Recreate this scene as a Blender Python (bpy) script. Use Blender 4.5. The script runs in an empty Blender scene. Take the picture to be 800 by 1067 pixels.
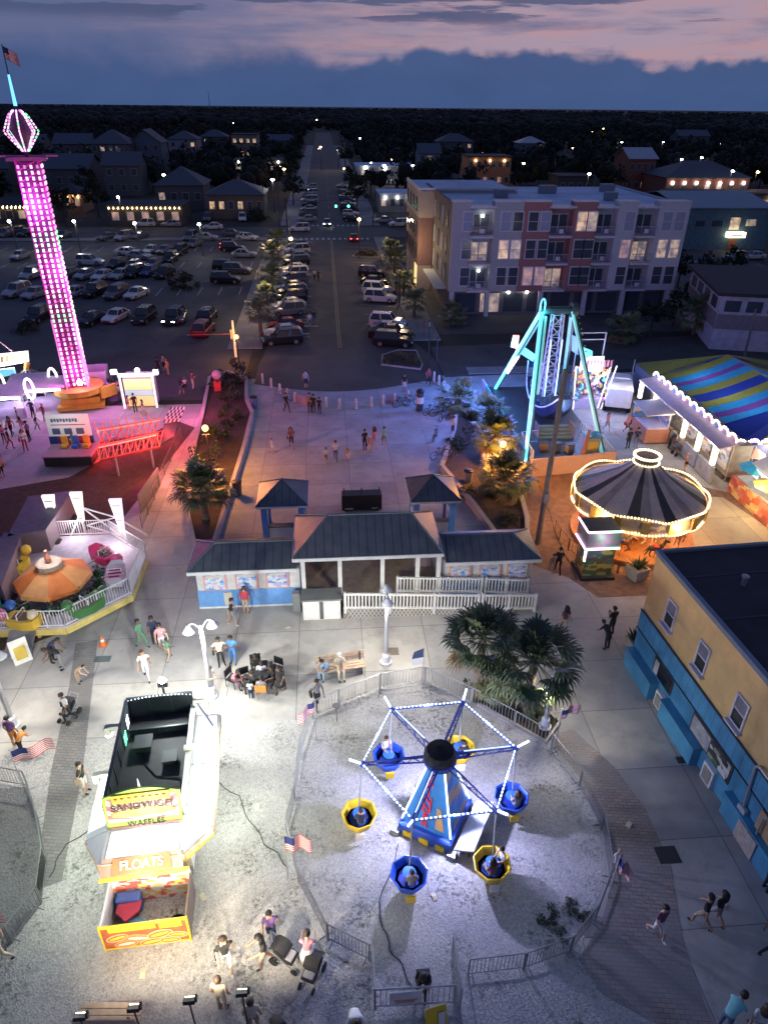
import bpy,math,random
from mathutils import Vector,Matrix,noise
random.seed(7)
C=bpy.context.scene.collection
PI=math.pi
R=math.radians
# camera frame
CH=22.0
FPX=720.0
PITCH=math.atan((533.5-109)/FPX)
ROLL=R(0.6)
YAW=R(4.8)
CX,CY=3.8*math.cos(YAW)-59*math.sin(YAW),-3.8*math.sin(YAW)-59*math.cos(YAW)
def G(x,y,z=0.0):
 """ground-plan point of a pixel of the photo for a point at height z"""
 u=(x-400)/FPX;v=-(y-533.5)/FPX
 u,v=u*math.cos(ROLL)-v*math.sin(ROLL),u*math.sin(ROLL)+v*math.cos(ROLL)
 d=(u,math.cos(PITCH)+v*math.sin(PITCH),-math.sin(PITCH)+v*math.cos(PITCH))
 t=(z-CH)/d[2]
 X,Y=d[0]*t,d[1]*t
 return(CX+X*math.cos(YAW)+Y*math.sin(YAW),CY-X*math.sin(YAW)+Y*math.cos(YAW))
# materials
MATS={}
def M(name,col=(.5,.5,.5),rough=.7,metal=0.0,emit=0.0,ecol=None,var=.18,scale=2.5,bump=0.0,spec=.5):
 if name in MATS:return MATS[name]
 m=bpy.data.materials.new(name);m.use_nodes=True
 nt=m.node_tree;b=nt.nodes['Principled BSDF']
 b.inputs['Roughness'].default_value=rough
 b.inputs['Metallic'].default_value=metal
 b.inputs['Specular IOR Level'].default_value=spec
 c4=(col[0],col[1],col[2],1)
 b.inputs['Base Color'].default_value=c4
 if var>0:
  tc=nt.nodes.new('ShaderNodeTexCoord')
  n=nt.nodes.new('ShaderNodeTexNoise');n.inputs['Scale'].default_value=scale
  n.inputs['Detail'].default_value=6;n.inputs['Roughness'].default_value=.65
  r=nt.nodes.new('ShaderNodeMapRange')
  r.inputs['From Min'].default_value=.3;r.inputs['From Max'].default_value=.7
  r.inputs['To Min'].default_value=1-var;r.inputs['To Max'].default_value=1+var*.6
  mx=nt.nodes.new('ShaderNodeMix');mx.data_type='RGBA';mx.blend_type='MULTIPLY'
  mx.inputs['Factor'].default_value=1
  mx.inputs['A'].default_value=c4
  nt.links.new(tc.outputs['Object'],n.inputs['Vector'])
  nt.links.new(n.outputs['Fac'],r.inputs['Value'])
  nt.links.new(r.outputs['Result'],mx.inputs['B'])
  nt.links.new(mx.outputs['Result'],b.inputs['Base Color'])
  if bump>0:
   bp=nt.nodes.new('ShaderNodeBump');bp.inputs['Strength'].default_value=bump
   bp.inputs['Distance'].default_value=.05
   nt.links.new(n.outputs['Fac'],bp.inputs['Height']);nt.links.new(bp.outputs['Normal'],b.inputs['Normal'])
 if emit>0:
  e=ecol or col
  b.inputs['Emission Color'].default_value=(e[0],e[1],e[2],1)
  b.inputs['Emission Strength'].default_value=emit
  m.cycles.emission_sampling='NONE' if emit<90 else 'AUTO'
 MATS[name]=m
 return m
def glow(name,col=(1,1,1),s=1):
 """a surface that gives off light: bulb, tube, lit pane"""
 return M(name,(.6,.6,.6),.5,emit=s,ecol=col,var=0)
# mesh builder
class MB:
 def __init__(s):s.v=[];s.f=[];s.m=[];s.cur=0
 def mat(s,i):s.cur=i;return s
 def add(s,vs,fs):
  o=len(s.v);s.v+=[Vector(p)for p in vs]
  for f in fs:s.f.append([i+o for i in f]);s.m.append(s.cur)
  return s
 def box(s,c,d,rz=0,rx=0,ry=0,bev=0):
  x,y,z=d[0]/2,d[1]/2,d[2]/2
  mat=Matrix.Translation(c)@Matrix.Rotation(rz,4,'Z')@Matrix.Rotation(rx,4,'X')@Matrix.Rotation(ry,4,'Y')
  if bev:
   b=min(bev,x*.49,y*.49,z*.49);vs=[];fs=[]
   for(zz,xx,yy)in((-z,x-b,y-b),(-z+b,x,y),(z-b,x,y),(z,x-b,y-b)):
    vs+=[(-xx,-yy+b,zz),(-xx+b,-yy,zz),(xx-b,-yy,zz),(xx,-yy+b,zz),(xx,yy-b,zz),(xx-b,yy,zz),(-xx+b,yy,zz),(-xx,yy-b,zz)]
   for k in range(3):
    for i in range(8):fs.append((k*8+i,k*8+(i+1)%8,k*8+8+(i+1)%8,k*8+8+i))
   fs.append(tuple(range(7,-1,-1)));fs.append(tuple(range(24,32)))
   return s.add([mat@Vector(p)for p in vs],fs)
  vs=[mat@Vector(p)for p in((-x,-y,-z),(x,-y,-z),(x,y,-z),(-x,y,-z),(-x,-y,z),(x,-y,z),(x,y,z),(-x,y,z))]
  return s.add(vs,[(3,2,1,0),(4,5,6,7),(0,1,5,4),(1,2,6,5),(2,3,7,6),(3,0,4,7)])
 def b2(s,x0,x1,y0,y1,z0,z1,bev=0):
  return s.box(((x0+x1)/2,(y0+y1)/2,(z0+z1)/2),(abs(x1-x0),abs(y1-y0),abs(z1-z0)),bev=bev)
 def tube(s,p0,p1,r0,r1=None,n=6,cap=True):
  p0,p1=Vector(p0),Vector(p1);r1=r0 if r1 is None else r1
  d=(p1-p0)
  if d.length<1e-6:return s
  q=d.to_track_quat('Z','Y').to_matrix()
  vs=[]
  for p,r in((p0,r0),(p1,r1)):
   for i in range(n):
    a=2*PI*i/n;vs.append(p+q@Vector((math.cos(a)*r,math.sin(a)*r,0)))
  fs=[(i,(i+1)%n,n+(i+1)%n,n+i)for i in range(n)]
  if cap:fs+=[tuple(range(n-1,-1,-1)),tuple(range(n,2*n))]
  return s.add(vs,fs)
 def path(s,pts,r,n=6):
  for a,b in zip(pts[:-1],pts[1:]):s.tube(a,b,r,r,n)
  return s
 def lathe(s,prof,c=(0,0,0),n=16,a0=0):
  """prof: (radius, z) pairs"""
  vs=[];fs=[]
  for r,z in prof:
   for i in range(n):
    a=a0+2*PI*i/n;vs.append((c[0]+math.cos(a)*r,c[1]+math.sin(a)*r,c[2]+z))
  for k in range(len(prof)-1):
   for i in range(n):fs.append((k*n+i,k*n+(i+1)%n,(k+1)*n+(i+1)%n,(k+1)*n+i))
  if prof[0][0]>1e-4:fs.append(tuple(range(n-1,-1,-1)))
  if prof[-1][0]>1e-4:fs.append(tuple((len(prof)-1)*n+i for i in range(n)))
  return s.add(vs,fs)
 def ball(s,c,r,n=8,sz=1.0):
  pr=[(max(1e-5,r*math.sin(PI*k/(n//2+1))),-r*sz*math.cos(PI*k/(n//2+1)))for k in range(n//2+2)]
  return s.lathe(pr,c,n)
 def prism(s,poly,z0,z1):
  n=len(poly)
  vs=[(p[0],p[1],z0)for p in poly]+[(p[0],p[1],z1)for p in poly]
  fs=[(i,(i+1)%n,n+(i+1)%n,n+i)for i in range(n)]+[tuple(range(n-1,-1,-1)),tuple(range(n,2*n))]
  return s.add(vs,fs)
 def loft(s,rings,cap=True):
  n=len(rings[0]);vs=[p for r in rings for p in r];fs=[]
  for k in range(len(rings)-1):
   for i in range(n):fs.append((k*n+i,k*n+(i+1)%n,(k+1)*n+(i+1)%n,(k+1)*n+i))
  if cap:fs+=[tuple(range(n-1,-1,-1)),tuple((len(rings)-1)*n+i for i in range(n))]
  return s.add(vs,fs)
 def quad(s,a,b,c,d,t=0.0):
  """a slab through four corners, t thick (downwards along its normal)"""
  a,b,c,d=map(Vector,(a,b,c,d))
  if t==0:return s.add((a,b,c,d),[(0,1,2,3)])
  nrm=(b-a).cross(d-a).normalized()*t
  return s.add((a,b,c,d,a-nrm,b-nrm,c-nrm,d-nrm),[(0,1,2,3),(7,6,5,4),(1,0,4,5),(2,1,5,6),(3,2,6,7),(0,3,7,4)])
 def tri(s,a,b,c,t=0.0):
  a,b,c=map(Vector,(a,b,c))
  if t==0:return s.add((a,b,c),[(0,1,2)])
  nrm=(b-a).cross(c-a).normalized()*t
  return s.add((a,b,c,a-nrm,b-nrm,c-nrm),[(0,1,2),(5,4,3),(1,0,3,4),(2,1,4,5),(0,2,5,3)])
 def build(s,name,mats,parent=None,world=False,smooth=False):
  me=bpy.data.meshes.new(name)
  vs=s.v
  if world and parent is not None:
   q,base=parent,Matrix.Identity(4)
   while q is not None:base=q.matrix_basis@base;q=q.parent
   inv=base.inverted()
   vs=[inv@p for p in vs]
  me.from_pydata([tuple(p)for p in vs],[],s.f)
  if not isinstance(mats,(list,tuple)):mats=[mats]
  for m in mats:me.materials.append(m)
  me.polygons.foreach_set('material_index',s.m)
  if smooth:me.polygons.foreach_set('use_smooth',[True]*len(s.f))
  me.update()
  o=bpy.data.objects.new(name,me);C.objects.link(o)
  if parent is not None:o.parent=parent
  return o
def tag(o,label=None,cat=None,group=None,kind=None):
 if label:o['label']=label
 if cat:o['category']=cat
 if group:o['group']=group
 if kind:o['kind']=kind
 return o
def thing(name,label,cat,loc=(0,0,0),rz=0,group=None):
 o=bpy.data.objects.new(name,None);o.empty_display_size=.3;C.objects.link(o)
 o.location=loc;o.rotation_euler=(0,0,rz)
 return tag(o,label,cat,group)
def kids(o):return[c for c in bpy.data.objects if c.parent is o]
KIDS={}
def copy_tree(o,parent=None):
 c=o.copy();C.objects.link(c)
 if parent is not None:c.parent=parent
 if o.name not in KIDS:KIDS[o.name]=[k.name for k in o.children]
 for k in KIDS[o.name]:copy_tree(bpy.data.objects[k],c)
 return c
def part_text(body,size,mat,parent,loc,rot,name='lettering',ext=.01,sl=.85):
 cu=bpy.data.curves.new(name,'FONT');cu.body=body;cu.size=size;cu.extrude=ext
 cu.align_x='CENTER';cu.align_y='CENTER';cu.offset=size*.015;cu.space_line=sl
 tmp=bpy.data.objects.new(name,cu);C.objects.link(tmp)
 me=bpy.data.meshes.new_from_object(tmp.evaluated_get(bpy.context.evaluated_depsgraph_get()))
 bpy.data.objects.remove(tmp)
 me.materials.clear();me.materials.append(mat)
 o=bpy.data.objects.new(name,me);C.objects.link(o);o.parent=parent
 o.location=loc;o.rotation_euler=rot;
 return o
def sheet(name,poly,z,mat,kind='structure'):
 mb=MB();mb.add([(p[0],p[1],z)for p in poly],[tuple(range(len(poly)))])
 o=mb.build(name,mat)
 if o.data.polygons[0].normal.z<0:o.data.flip_normals()
 return tag(o,kind=kind)
LIGHTS=[]
def lamp(kind,loc,col,watts,size=.15,aim=None,cone=None,blend=.6,name='light',spread=None):
 l=bpy.data.lights.new(name,kind);l.color=col;l.energy=watts
 if kind=='AREA':l.size=size
 else:l.shadow_soft_size=size
 if cone:l.spot_size=R(cone);l.spot_blend=blend
 o=bpy.data.objects.new(name,l);C.objects.link(o);o.location=loc
 if aim is not None:
  o.rotation_euler=(Vector(aim)-Vector(loc)).to_track_quat('-Z','Y').to_euler()
 return o
ORD=['first','second','third','fourth','fifth','sixth','seventh','eighth','ninth','tenth','eleventh','twelfth','thirteenth','fourteenth','fifteenth','sixteenth','seventeenth','eighteenth','nineteenth','twentieth']
# camera and sky
scene=bpy.context.scene
cam=bpy.data.cameras.new('camera');cam_o=bpy.data.objects.new('camera',cam);C.objects.link(cam_o)
cam.sensor_fit='VERTICAL';cam.sensor_height=36.0;cam.lens=36.0*FPX/1067.0
cam.clip_end=9000;cam.clip_start=.3
_r=Vector((math.cos(YAW),-math.sin(YAW),0));_f0=Vector((math.sin(YAW),math.cos(YAW),0));_z=Vector((0,0,1))
_f=_f0*math.cos(PITCH)-_z*math.sin(PITCH);_u=_f0*math.sin(PITCH)+_z*math.cos(PITCH)
_x=_r*math.cos(ROLL)+_u*math.sin(ROLL);_y=-_r*math.sin(ROLL)+_u*math.cos(ROLL)
cam_o.matrix_world=Matrix(((_x.x,_y.x,-_f.x,CX),(_x.y,_y.y,-_f.y,CY),(_x.z,_y.z,-_f.z,CH),(0,0,0,1)))
scene.camera=cam_o
scene.view_settings.view_transform='Standard';scene.view_settings.look='None'
scene.view_settings.exposure=0.3;scene.view_settings.gamma=1;scene.view_settings.use_curve_mapping=False
scene.cycles.use_denoising=True
scene.cycles.max_bounces=4;scene.cycles.diffuse_bounces=2;scene.cycles.glossy_bounces=2
scene.cycles.transmission_bounces=3;scene.cycles.transparent_max_bounces=4
scene.cycles.caustics_reflective=False;scene.cycles.caustics_refractive=False
scene.cycles.sample_clamp_indirect=4.0
scene.cycles.use_light_tree=True
scene.cycles.blur_glossy=1.0
w=bpy.data.worlds.new('World');scene.world=w;w.use_nodes=True
w.cycles.sampling_method='MANUAL';w.cycles.sample_map_resolution=512
nt=w.node_tree;bg=nt.nodes['Background']
def N(t,**k):
 n=nt.nodes.new(t)
 for a,b in k.items():setattr(n,a,b)
 return n
def val(sock,v):
 if hasattr(v,'is_output'):nt.links.new(v,sock)
 else:sock.default_value=v
def mth(op,a,b=0.0,c=0.0):
 n=N('ShaderNodeMath',operation=op);val(n.inputs[0],a);val(n.inputs[1],b)
 if len(n.inputs)>2:val(n.inputs[2],c)
 return n.outputs[0]
def step(v,a,b,lo=0.0,hi=1.0):
 n=N('ShaderNodeMapRange',interpolation_type='SMOOTHSTEP')
 val(n.inputs['Value'],v);val(n.inputs['From Min'],a);val(n.inputs['From Max'],b)
 n.inputs['To Min'].default_value=lo;n.inputs['To Max'].default_value=hi
 return n.outputs['Result']
def mix(f,a,b,mode='MIX'):
 n=N('ShaderNodeMix',data_type='RGBA',blend_type=mode)
 val(n.inputs['Factor'],f)
 for s_,q in((n.inputs['A'],a),(n.inputs['B'],b)):
  if isinstance(q,tuple):s_.default_value=(q[0],q[1],q[2],1)
  else:nt.links.new(q,s_)
 return n.outputs['Result']
def nse(x,y,z,sc,det=4,rough=.55):
 cb=N('ShaderNodeCombineXYZ');val(cb.inputs[0],x);val(cb.inputs[1],y);val(cb.inputs[2],z)
 n=N('ShaderNodeTexNoise');n.inputs['Scale'].default_value=sc;n.inputs['Detail'].default_value=det
 n.inputs['Roughness'].default_value=rough
 nt.links.new(cb.outputs[0],n.inputs['Vector']);return n.outputs['Fac']
tc=N('ShaderNodeTexCoord');sp=N('ShaderNodeSeparateXYZ');nt.links.new(tc.outputs['Generated'],sp.inputs[0])
sx,sy,sz=sp.outputs
az=mth('SUBTRACT',mth('ARCTAN2',sx,sy),0.0838)
el=mth('ARCTAN2',sz,mth('SQRT',mth('ADD',mth('MULTIPLY',sx,sx),mth('MULTIPLY',sy,sy))))
# glow of the set sun behind the cloud, to the right of the street
side=step(az,-.42,.20)
hi=mix(side,(.088,.116,.240),(.335,.255,.335))
patch=step(nse(mth('MULTIPLY',az,3.0),mth('MULTIPLY',el,26.0),3.1,2.1,6,.6),.42,.68)
hi=mix(mth('MULTIPLY',patch,mth('ADD',mth('MULTIPLY',side,.62),.14)),hi,(.42,.245,.27))
cool=step(nse(mth('MULTIPLY',az,2.2),mth('MULTIPLY',el,18.0),9.4,2.6,6,.6),.46,.66)
hi=mix(mth('MULTIPLY',cool,.7),hi,(.115,.130,.250))
# cloud bank over the horizon, billowing top
edge=mth('ADD',mth('ADD',mth('MULTIPLY',nse(az,mth('MULTIPLY',el,1.3),1.7,6.0,4,.6),.085),-.006),mth('MULTIPLY',nse(az,mth('MULTIPLY',el,1.5),5.2,24.0,6,.62),.026))
bump_=step(mth('ABSOLUTE',mth('SUBTRACT',az,.075)),.0,.075,.010,0.0)
edge=mth('ADD',edge,bump_)
soft=step(az,-.30,.05,.026,.0065)
bank=step(mth('SUBTRACT',el,edge),mth('MULTIPLY',soft,-1.0),soft,1.0,0.0)
bcol=mix(nse(mth('MULTIPLY',az,4.0),mth('MULTIPLY',el,10.0),.3,3.0,5,.6),(.040,.074,.185),(.054,.098,.232))
col=mix(bank,hi,bcol)
# dark streaks higher up
st=nse(mth('MULTIPLY',az,2.6),mth('MULTIPLY',el,34.0),12.7,1.9,5,.6)
stm=mth('MULTIPLY',step(st,.51,.57),step(el,.074,.09))
col=mix(mth('MULTIPLY',stm,.85),col,(.055,.075,.165))
# the rest of the dome: dim blue dusk
up=step(el,.13,.5)
col=mix(up,col,(.062,.098,.245))
col=mix(step(el,-.02,-.002,1.0,0.0),col,(.012,.014,.02))
sky=N('ShaderNodeTexSky',sky_type='NISHITA');sky.sun_disc=False
sky.sun_elevation=R(-3.5);sky.sun_rotation=R(12);sky.altitude=20;sky.dust_density=2.0
sc1=N('ShaderNodeVectorMath',operation='SCALE');nt.links.new(col,sc1.inputs[0]);sc1.inputs['Scale'].default_value=9.2
fin=mix(.35,sc1.outputs[0],sky.outputs['Color'],'ADD')
nt.links.new(fin,bg.inputs['Color']);bg.inputs['Strength'].default_value=.1
# last light of the set sun, very weak and soft
sun=bpy.data.lights.new('sun','SUN');sun.energy=.035;sun.angle=R(25);sun.color=(1,.72,.66)
so=bpy.data.objects.new('sun',sun);C.objects.link(so)
so.rotation_euler=Vector((-.2,-1,-.22)).to_track_quat('-Z','Y').to_euler()
# ground
def ground_mat(name,col,kind,rough=.85,var=.35,col2=None):
 m=bpy.data.materials.new(name);m.use_nodes=True
 t=m.node_tree;b=t.nodes['Principled BSDF'];b.inputs['Roughness'].default_value=rough
 g=t.nodes.new('ShaderNodeNewGeometry');P=g.outputs['Position']
 L=t.links.new
 def noi(sc,det=6,ro=.6,off=0):
  n=t.nodes.new('ShaderNodeTexNoise');n.inputs['Scale'].default_value=sc
  n.inputs['Detail'].default_value=det;n.inputs['Roughness'].default_value=ro
  if off:
   a=t.nodes.new('ShaderNodeVectorMath');a.operation='ADD';a.inputs[1].default_value=(off,off*.7,off*1.3)
   L(P,a.inputs[0]);L(a.outputs[0],n.inputs['Vector'])
  else:L(P,n.inputs['Vector'])
  return n.outputs['Fac']
 def rng(v,a,b_,lo,hi):
  n=t.nodes.new('ShaderNodeMapRange');L(v,n.inputs['Value'])
  for k,q in zip(('From Min','From Max','To Min','To Max'),(a,b_,lo,hi)):n.inputs[k].default_value=q
  return n.outputs['Result']
 def mx(f,a,b_,mode='MIX'):
  n=t.nodes.new('ShaderNodeMix');n.data_type='RGBA';n.blend_type=mode
  for s_,q in((n.inputs['Factor'],f),(n.inputs['A'],a),(n.inputs['B'],b_)):
   if isinstance(q,tuple):s_.default_value=(q[0],q[1],q[2],1)
   elif isinstance(q,(int,float)):s_.default_value=q
   else:L(q,s_)
  return n.outputs['Result']
 def bump(h,st,d=.03):
  n=t.nodes.new('ShaderNodeBump');n.inputs['Strength'].default_value=st;n.inputs['Distance'].default_value=d
  L(h,n.inputs['Height']);L(n.outputs['Normal'],b.inputs['Normal'])
 c=mx(1.0,col,rng(noi(.35,8,.65),.3,.7,1-var,1+var*.5),'MULTIPLY')
 if kind=='slabs':
  br=t.nodes.new('ShaderNodeTexBrick');br.offset=0.0;br.squash=1.0
  br.inputs['Scale'].default_value=1.0;br.inputs['Brick Width'].default_value=3.0;br.inputs['Row Height'].default_value=3.0
  br.inputs['Mortar Size'].default_value=.018;br.inputs['Mortar Smooth'].default_value=.3
  br.inputs['Color1'].default_value=(.86,.87,.9,1);br.inputs['Color2'].default_value=(1.1,1.08,1.04,1)
  br.inputs['Mortar'].default_value=(.42,.42,.43,1);L(P,br.inputs['Vector'])
  c=mx(1.0,c,br.outputs['Color'],'MULTIPLY')
  c=mx(rng(noi(1.3,8,.7,31),.52,.72,0,.55),c,tuple(q*.55 for q in col))
  c=mx(rng(noi(9,3,.5,11),.70,.76,0,.5),c,tuple(q*.4 for q in col))
  bump(noi(30,4),.06)
 elif kind=='gravel':
  v=t.nodes.new('ShaderNodeTexVoronoi');v.inputs['Scale'].default_value=15;L(P,v.inputs['Vector'])
  v2=t.nodes.new('ShaderNodeTexVoronoi');v2.inputs['Scale'].default_value=34;L(P,v2.inputs['Vector'])
  c=mx(.6,c,mx(1.0,col,rng(v.outputs['Color'],.1,.9,.62,1.3),'MULTIPLY'))
  c=mx(.5,c,mx(1.0,col,rng(v2.outputs['Color'],.1,.9,.5,1.4),'MULTIPLY'))
  f1=rng(noi(.6,6,.7,5),.475,.62,0,1);f2=rng(noi(6.5,6,.8,9),.48,.58,0,1)
  mm=t.nodes.new('ShaderNodeMath');mm.operation='MULTIPLY';L(f1,mm.inputs[0]);L(f2,mm.inputs[1])
  mq=t.nodes.new('ShaderNodeMath');mq.operation='MULTIPLY';L(mm.outputs[0],mq.inputs[0]);mq.inputs[1].default_value=.8
  c=mx(mq.outputs[0],c,(.035,.040,.030))
  c=mx(rng(noi(.5,5,.6,17),.52,.7,0,.4),c,tuple(q*.55 for q in col))
  c=mx(rng(noi(22,3,.6,27),.62,.72,0,.55),c,tuple(q*.4 for q in col))
  bump(v.outputs['Distance'],.4,.04)
 elif kind=='asphalt':
  c=mx(rng(noi(.12,6,.6,3),.45,.65,0,.6),c,tuple(q*1.7 for q in col))
  c=mx(rng(noi(2.2,8,.7,13),.6,.72,0,.6),c,tuple(q*.45 for q in col))
  bump(noi(40,4),.08)
 elif kind=='pavers':
  br=t.nodes.new('ShaderNodeTexBrick');br.offset=.5
  br.inputs['Scale'].default_value=1.0;br.inputs['Brick Width'].default_value=.30;br.inputs['Row Height'].default_value=.13
  br.inputs['Mortar Size'].default_value=.011
  q=col2 or tuple(x*.7 for x in col)
  br.inputs['Color1'].default_value=(1.1,1.05,1.0,1);br.inputs['Color2'].default_value=(.82,.83,.86,1)
  br.inputs['Mortar'].default_value=(.5,.5,.52,1)
  mp=t.nodes.new('ShaderNodeMapping');mp.inputs['Rotation'].default_value=(0,0,R(8));L(P,mp.inputs['Vector'])
  L(mp.outputs[0],br.inputs['Vector'])
  c=mx(1.0,c,br.outputs['Color'],'MULTIPLY')
  c=mx(rng(noi(.45,6,.6,21),.45,.62,0,.75),c,q)
  bump(br.outputs['Fac'],-.2,.02)
 elif kind=='dirt':
  c=mx(rng(noi(3,8,.75,3),.4,.65,0,.8),c,tuple(q*.4 for q in col))
  bump(noi(14,6,.7),.5,.08)
 L(c,b.inputs['Base Color'])
 return m
GM=dict(earth=ground_mat('dark_earth',(.030,.032,.024),'dirt'),conc=ground_mat('concrete',(.37,.36,.345),'slabs',.8,.3),asph=ground_mat('asphalt',(.070,.068,.070),'asphalt',.8,.35),road=ground_mat('road_asphalt',(.060,.058,.058),'asphalt',.75,.4),gravel=ground_mat('gravel',(.40,.39,.375),'gravel',.95,.35),gravel2=ground_mat('darker_gravel',(.20,.20,.195),'gravel',.95,.4),brick=ground_mat('brick_pavers',(.30,.255,.23),'pavers',.85,.3,(.23,.225,.225)),strip=ground_mat('grey_pavers',(.22,.215,.21),'pavers',.85,.3),mulch=ground_mat('mulch',(.075,.052,.036),'dirt',.95),redearth=ground_mat('reddish_paving',(.26,.15,.10),'dirt',.95,.3),walk=ground_mat('pavement_concrete',(.27,.25,.23),'slabs',.85,.3),)
Z1,Z2,Z3,Z4=.004,.008,.012,.016
sheet('ground',[(-4500,-300),(4500,-300),(4500,7000),(-4500,7000)],0,GM['earth'])
# left car park, the lane before it and all the tarmac between the fairground and the far street
sheet('car_park',[(-75,4),(-9,4),(-9,78),(-120,78),(-120,4)],Z1,GM['asph'])
sheet('lane',[(-130,-2),(-9,-2),(-9,12),(-130,12)],Z2,GM['road'])
sheet('concourse',[(-48,-66),(30,-66),(30,3.0),(-9,3.0),(-9,-3),(-48,-3)],Z3,GM['conc'])
arc=[(7.4+2.0,1.0)]+[(7.6-i*(15.6/14),1.6-2.3*math.sin(PI*i/14))for i in range(15)]
sheet('road',[(-8.0,arc[-1][1])]+[(-8.0,7),(-7.6,12),(-7.6,84),(-6.2,96),(-6.2,640),(6.2,640),(6.2,96),(8.0,84),(8.0,14),(9.4,8)]+arc,Z4,GM['road'])
sheet('cross_street',[(-160,82),(160,82),(160,95),(-160,95)],.020,GM['road'])
sheet('right_lane',[(9.6,2.5),(80,8),(80,18),(9.6,12)],.021,GM['road'])
sheet('right_yard',[(11,16.5),(70,16.5),(70,78),(60,78),(60,60),(11,60)],.006,GM['asph'])
# pavements: real kerb steps
def pave(name,x0,x1,y0,y1,h=.13,m='walk'):
 mb=MB();mb.b2(x0,x1,y0,y1,-.05,h,bev=.02);return tag(mb.build(name,GM[m]),kind='structure')
pave('pavement',-11.6,-8.05,12.2,81.5)
pave('pavement',8.05,11.0,14.2,81.5)
pave('pavement',-10.5,-6.3,96,420)
pave('pavement',6.3,10.5,96,420)
pave('pavement',-130,-12,79,81.6,.12)
# painted marks on the road
pm_w=M('road_paint_white',(.55,.55,.52),.7,var=.4,scale=1.5)
pm_y=M('road_paint_yellow',(.27,.22,.13),.7,var=.4,scale=1.5)
mk=MB()
for x in(-.13,.13):mk.quad((x-.06,12,.026),(x+.06,12,.026),(x+.06,80,.026),(x-.06,80,.026))
for k in range(30):mk.quad((-.1,100+k*12,.026),(.1,100+k*12,.026),(.1,105+k*12,.026),(-.1,105+k*12,.026))
tag(mk.build('centre_line_marking',pm_y),kind='structure')
mk=MB()
for y in(80.2,96.8):
 for k in range(14):mk.quad((-7+k*1.05,y-.9,.027),(-6.55+k*1.05,y-.9,.027),(-6.55+k*1.05,y+.9,.027),(-7+k*1.05,y+.9,.027))
for k in range(14):
 for s_ in(-1,1):
  y=15+k*4.6;mk.quad((s_*7.5,y,.026),(s_*7.5,y+.1,.026),(s_*3.2,y+1.3,.026),(s_*3.2,y+1.2,.026))
for k in range(30):
 for y in(36,54,68):mk.quad((-75+k*2.7,y,.012),(-74.9+k*2.7,y,.012),(-74.9+k*2.7,y+4.6,.012),(-75+k*2.7,y+4.6,.012))
for(x,y)in((-6.2,17),(-5.2,20)):mk.quad((x,y,.026),(x+3,y+.4,.026),(x+3,y+.55,.026),(x,y+.15,.026))
tag(mk.build('road_marking',pm_w),kind='structure')
# gravel grounds of the rides
ring=[(-2.6,-39.0),(-1.2,-38.0),(.6,-37.2),(2.6,-36.9),(4.4,-38.3),(5.9,-39.7),(7.1,-40.9),(7.7,-42.6),(7.9,-44.4),(7.5,-46.3),(6.6,-47.5),(5.5,-48.4),(3.6,-48.6),(2.4,-48.7)]
sheet('gravel_ground',[(-13.6,-39.6),(-10.8,-39.2),(-8.5,-39.3),(-5.9,-38.9),(-3.2,-38.6)]+[(p[0],p[1]+.25)for p in ring[:11]]+[(5.7,-48.6),(6.1,-49.6),(7.3,-50.4),(7.8,-53),(8,-64),(-40,-64),(-40,-41),(-20,-40)],.017,GM['gravel'])
sheet('gravel_ring',[(-12.8,-41.2),(-11.9,-42.7),(-11.1,-44.3),(-10.8,-45.7),(-11.3,-46.9),(-13,-48),(-30,-49),(-30,-41)],.022,GM['gravel2'])
sheet('path',[(7.2,-40.2),(8.3,-39.9),(9.35,-41.9),(9.8,-43.8),(9.75,-46),(9.1,-48.2),(8.9,-50),(9.2,-54),(9.4,-64),(8,-64),(7.8,-53),(7.3,-50.4),(6.1,-49.6),(5.7,-48.6),(6.75,-47.6),(7.7,-46.2),(8.1,-44.4),(7.9,-42.5)],.021,GM['brick'])
sheet('grey_paver_path',[(-13.45,-33.2),(-12.5,-33.0),(-11.9,-36),(-11.0,-40.6),(-10.4,-45),(-11.2,-45.3),(-12.2,-40.5),(-12.9,-36)],.022,GM['strip'])
sheet('reddish_ground',[(9.0,-27.6),(11.4,-29.6),(12.4,-31.4),(17,-31.4),(26,-29),(26,-21.5),(19,-17),(12.5,-16),(9.3,-22)],.018,GM['redearth'])
sheet('pale_forecourt',[(17.2,-31),(26,-29.5),(24.3,-21.5),(19.5,-20.6)],.023,ground_mat('pale_concrete',(.42,.35,.25),'slabs',.8,.2))
sheet('dark_ground',[(-17.5,-24.3),(-14.0,-21.5),(-11.8,-8),(-13.5,-6.5),(-19,-16),(-30,-20),(-30,-34),(-16,-33.4),(-13.6,-31.9),(-12.5,-29)],.019,GM['mulch'])
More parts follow.
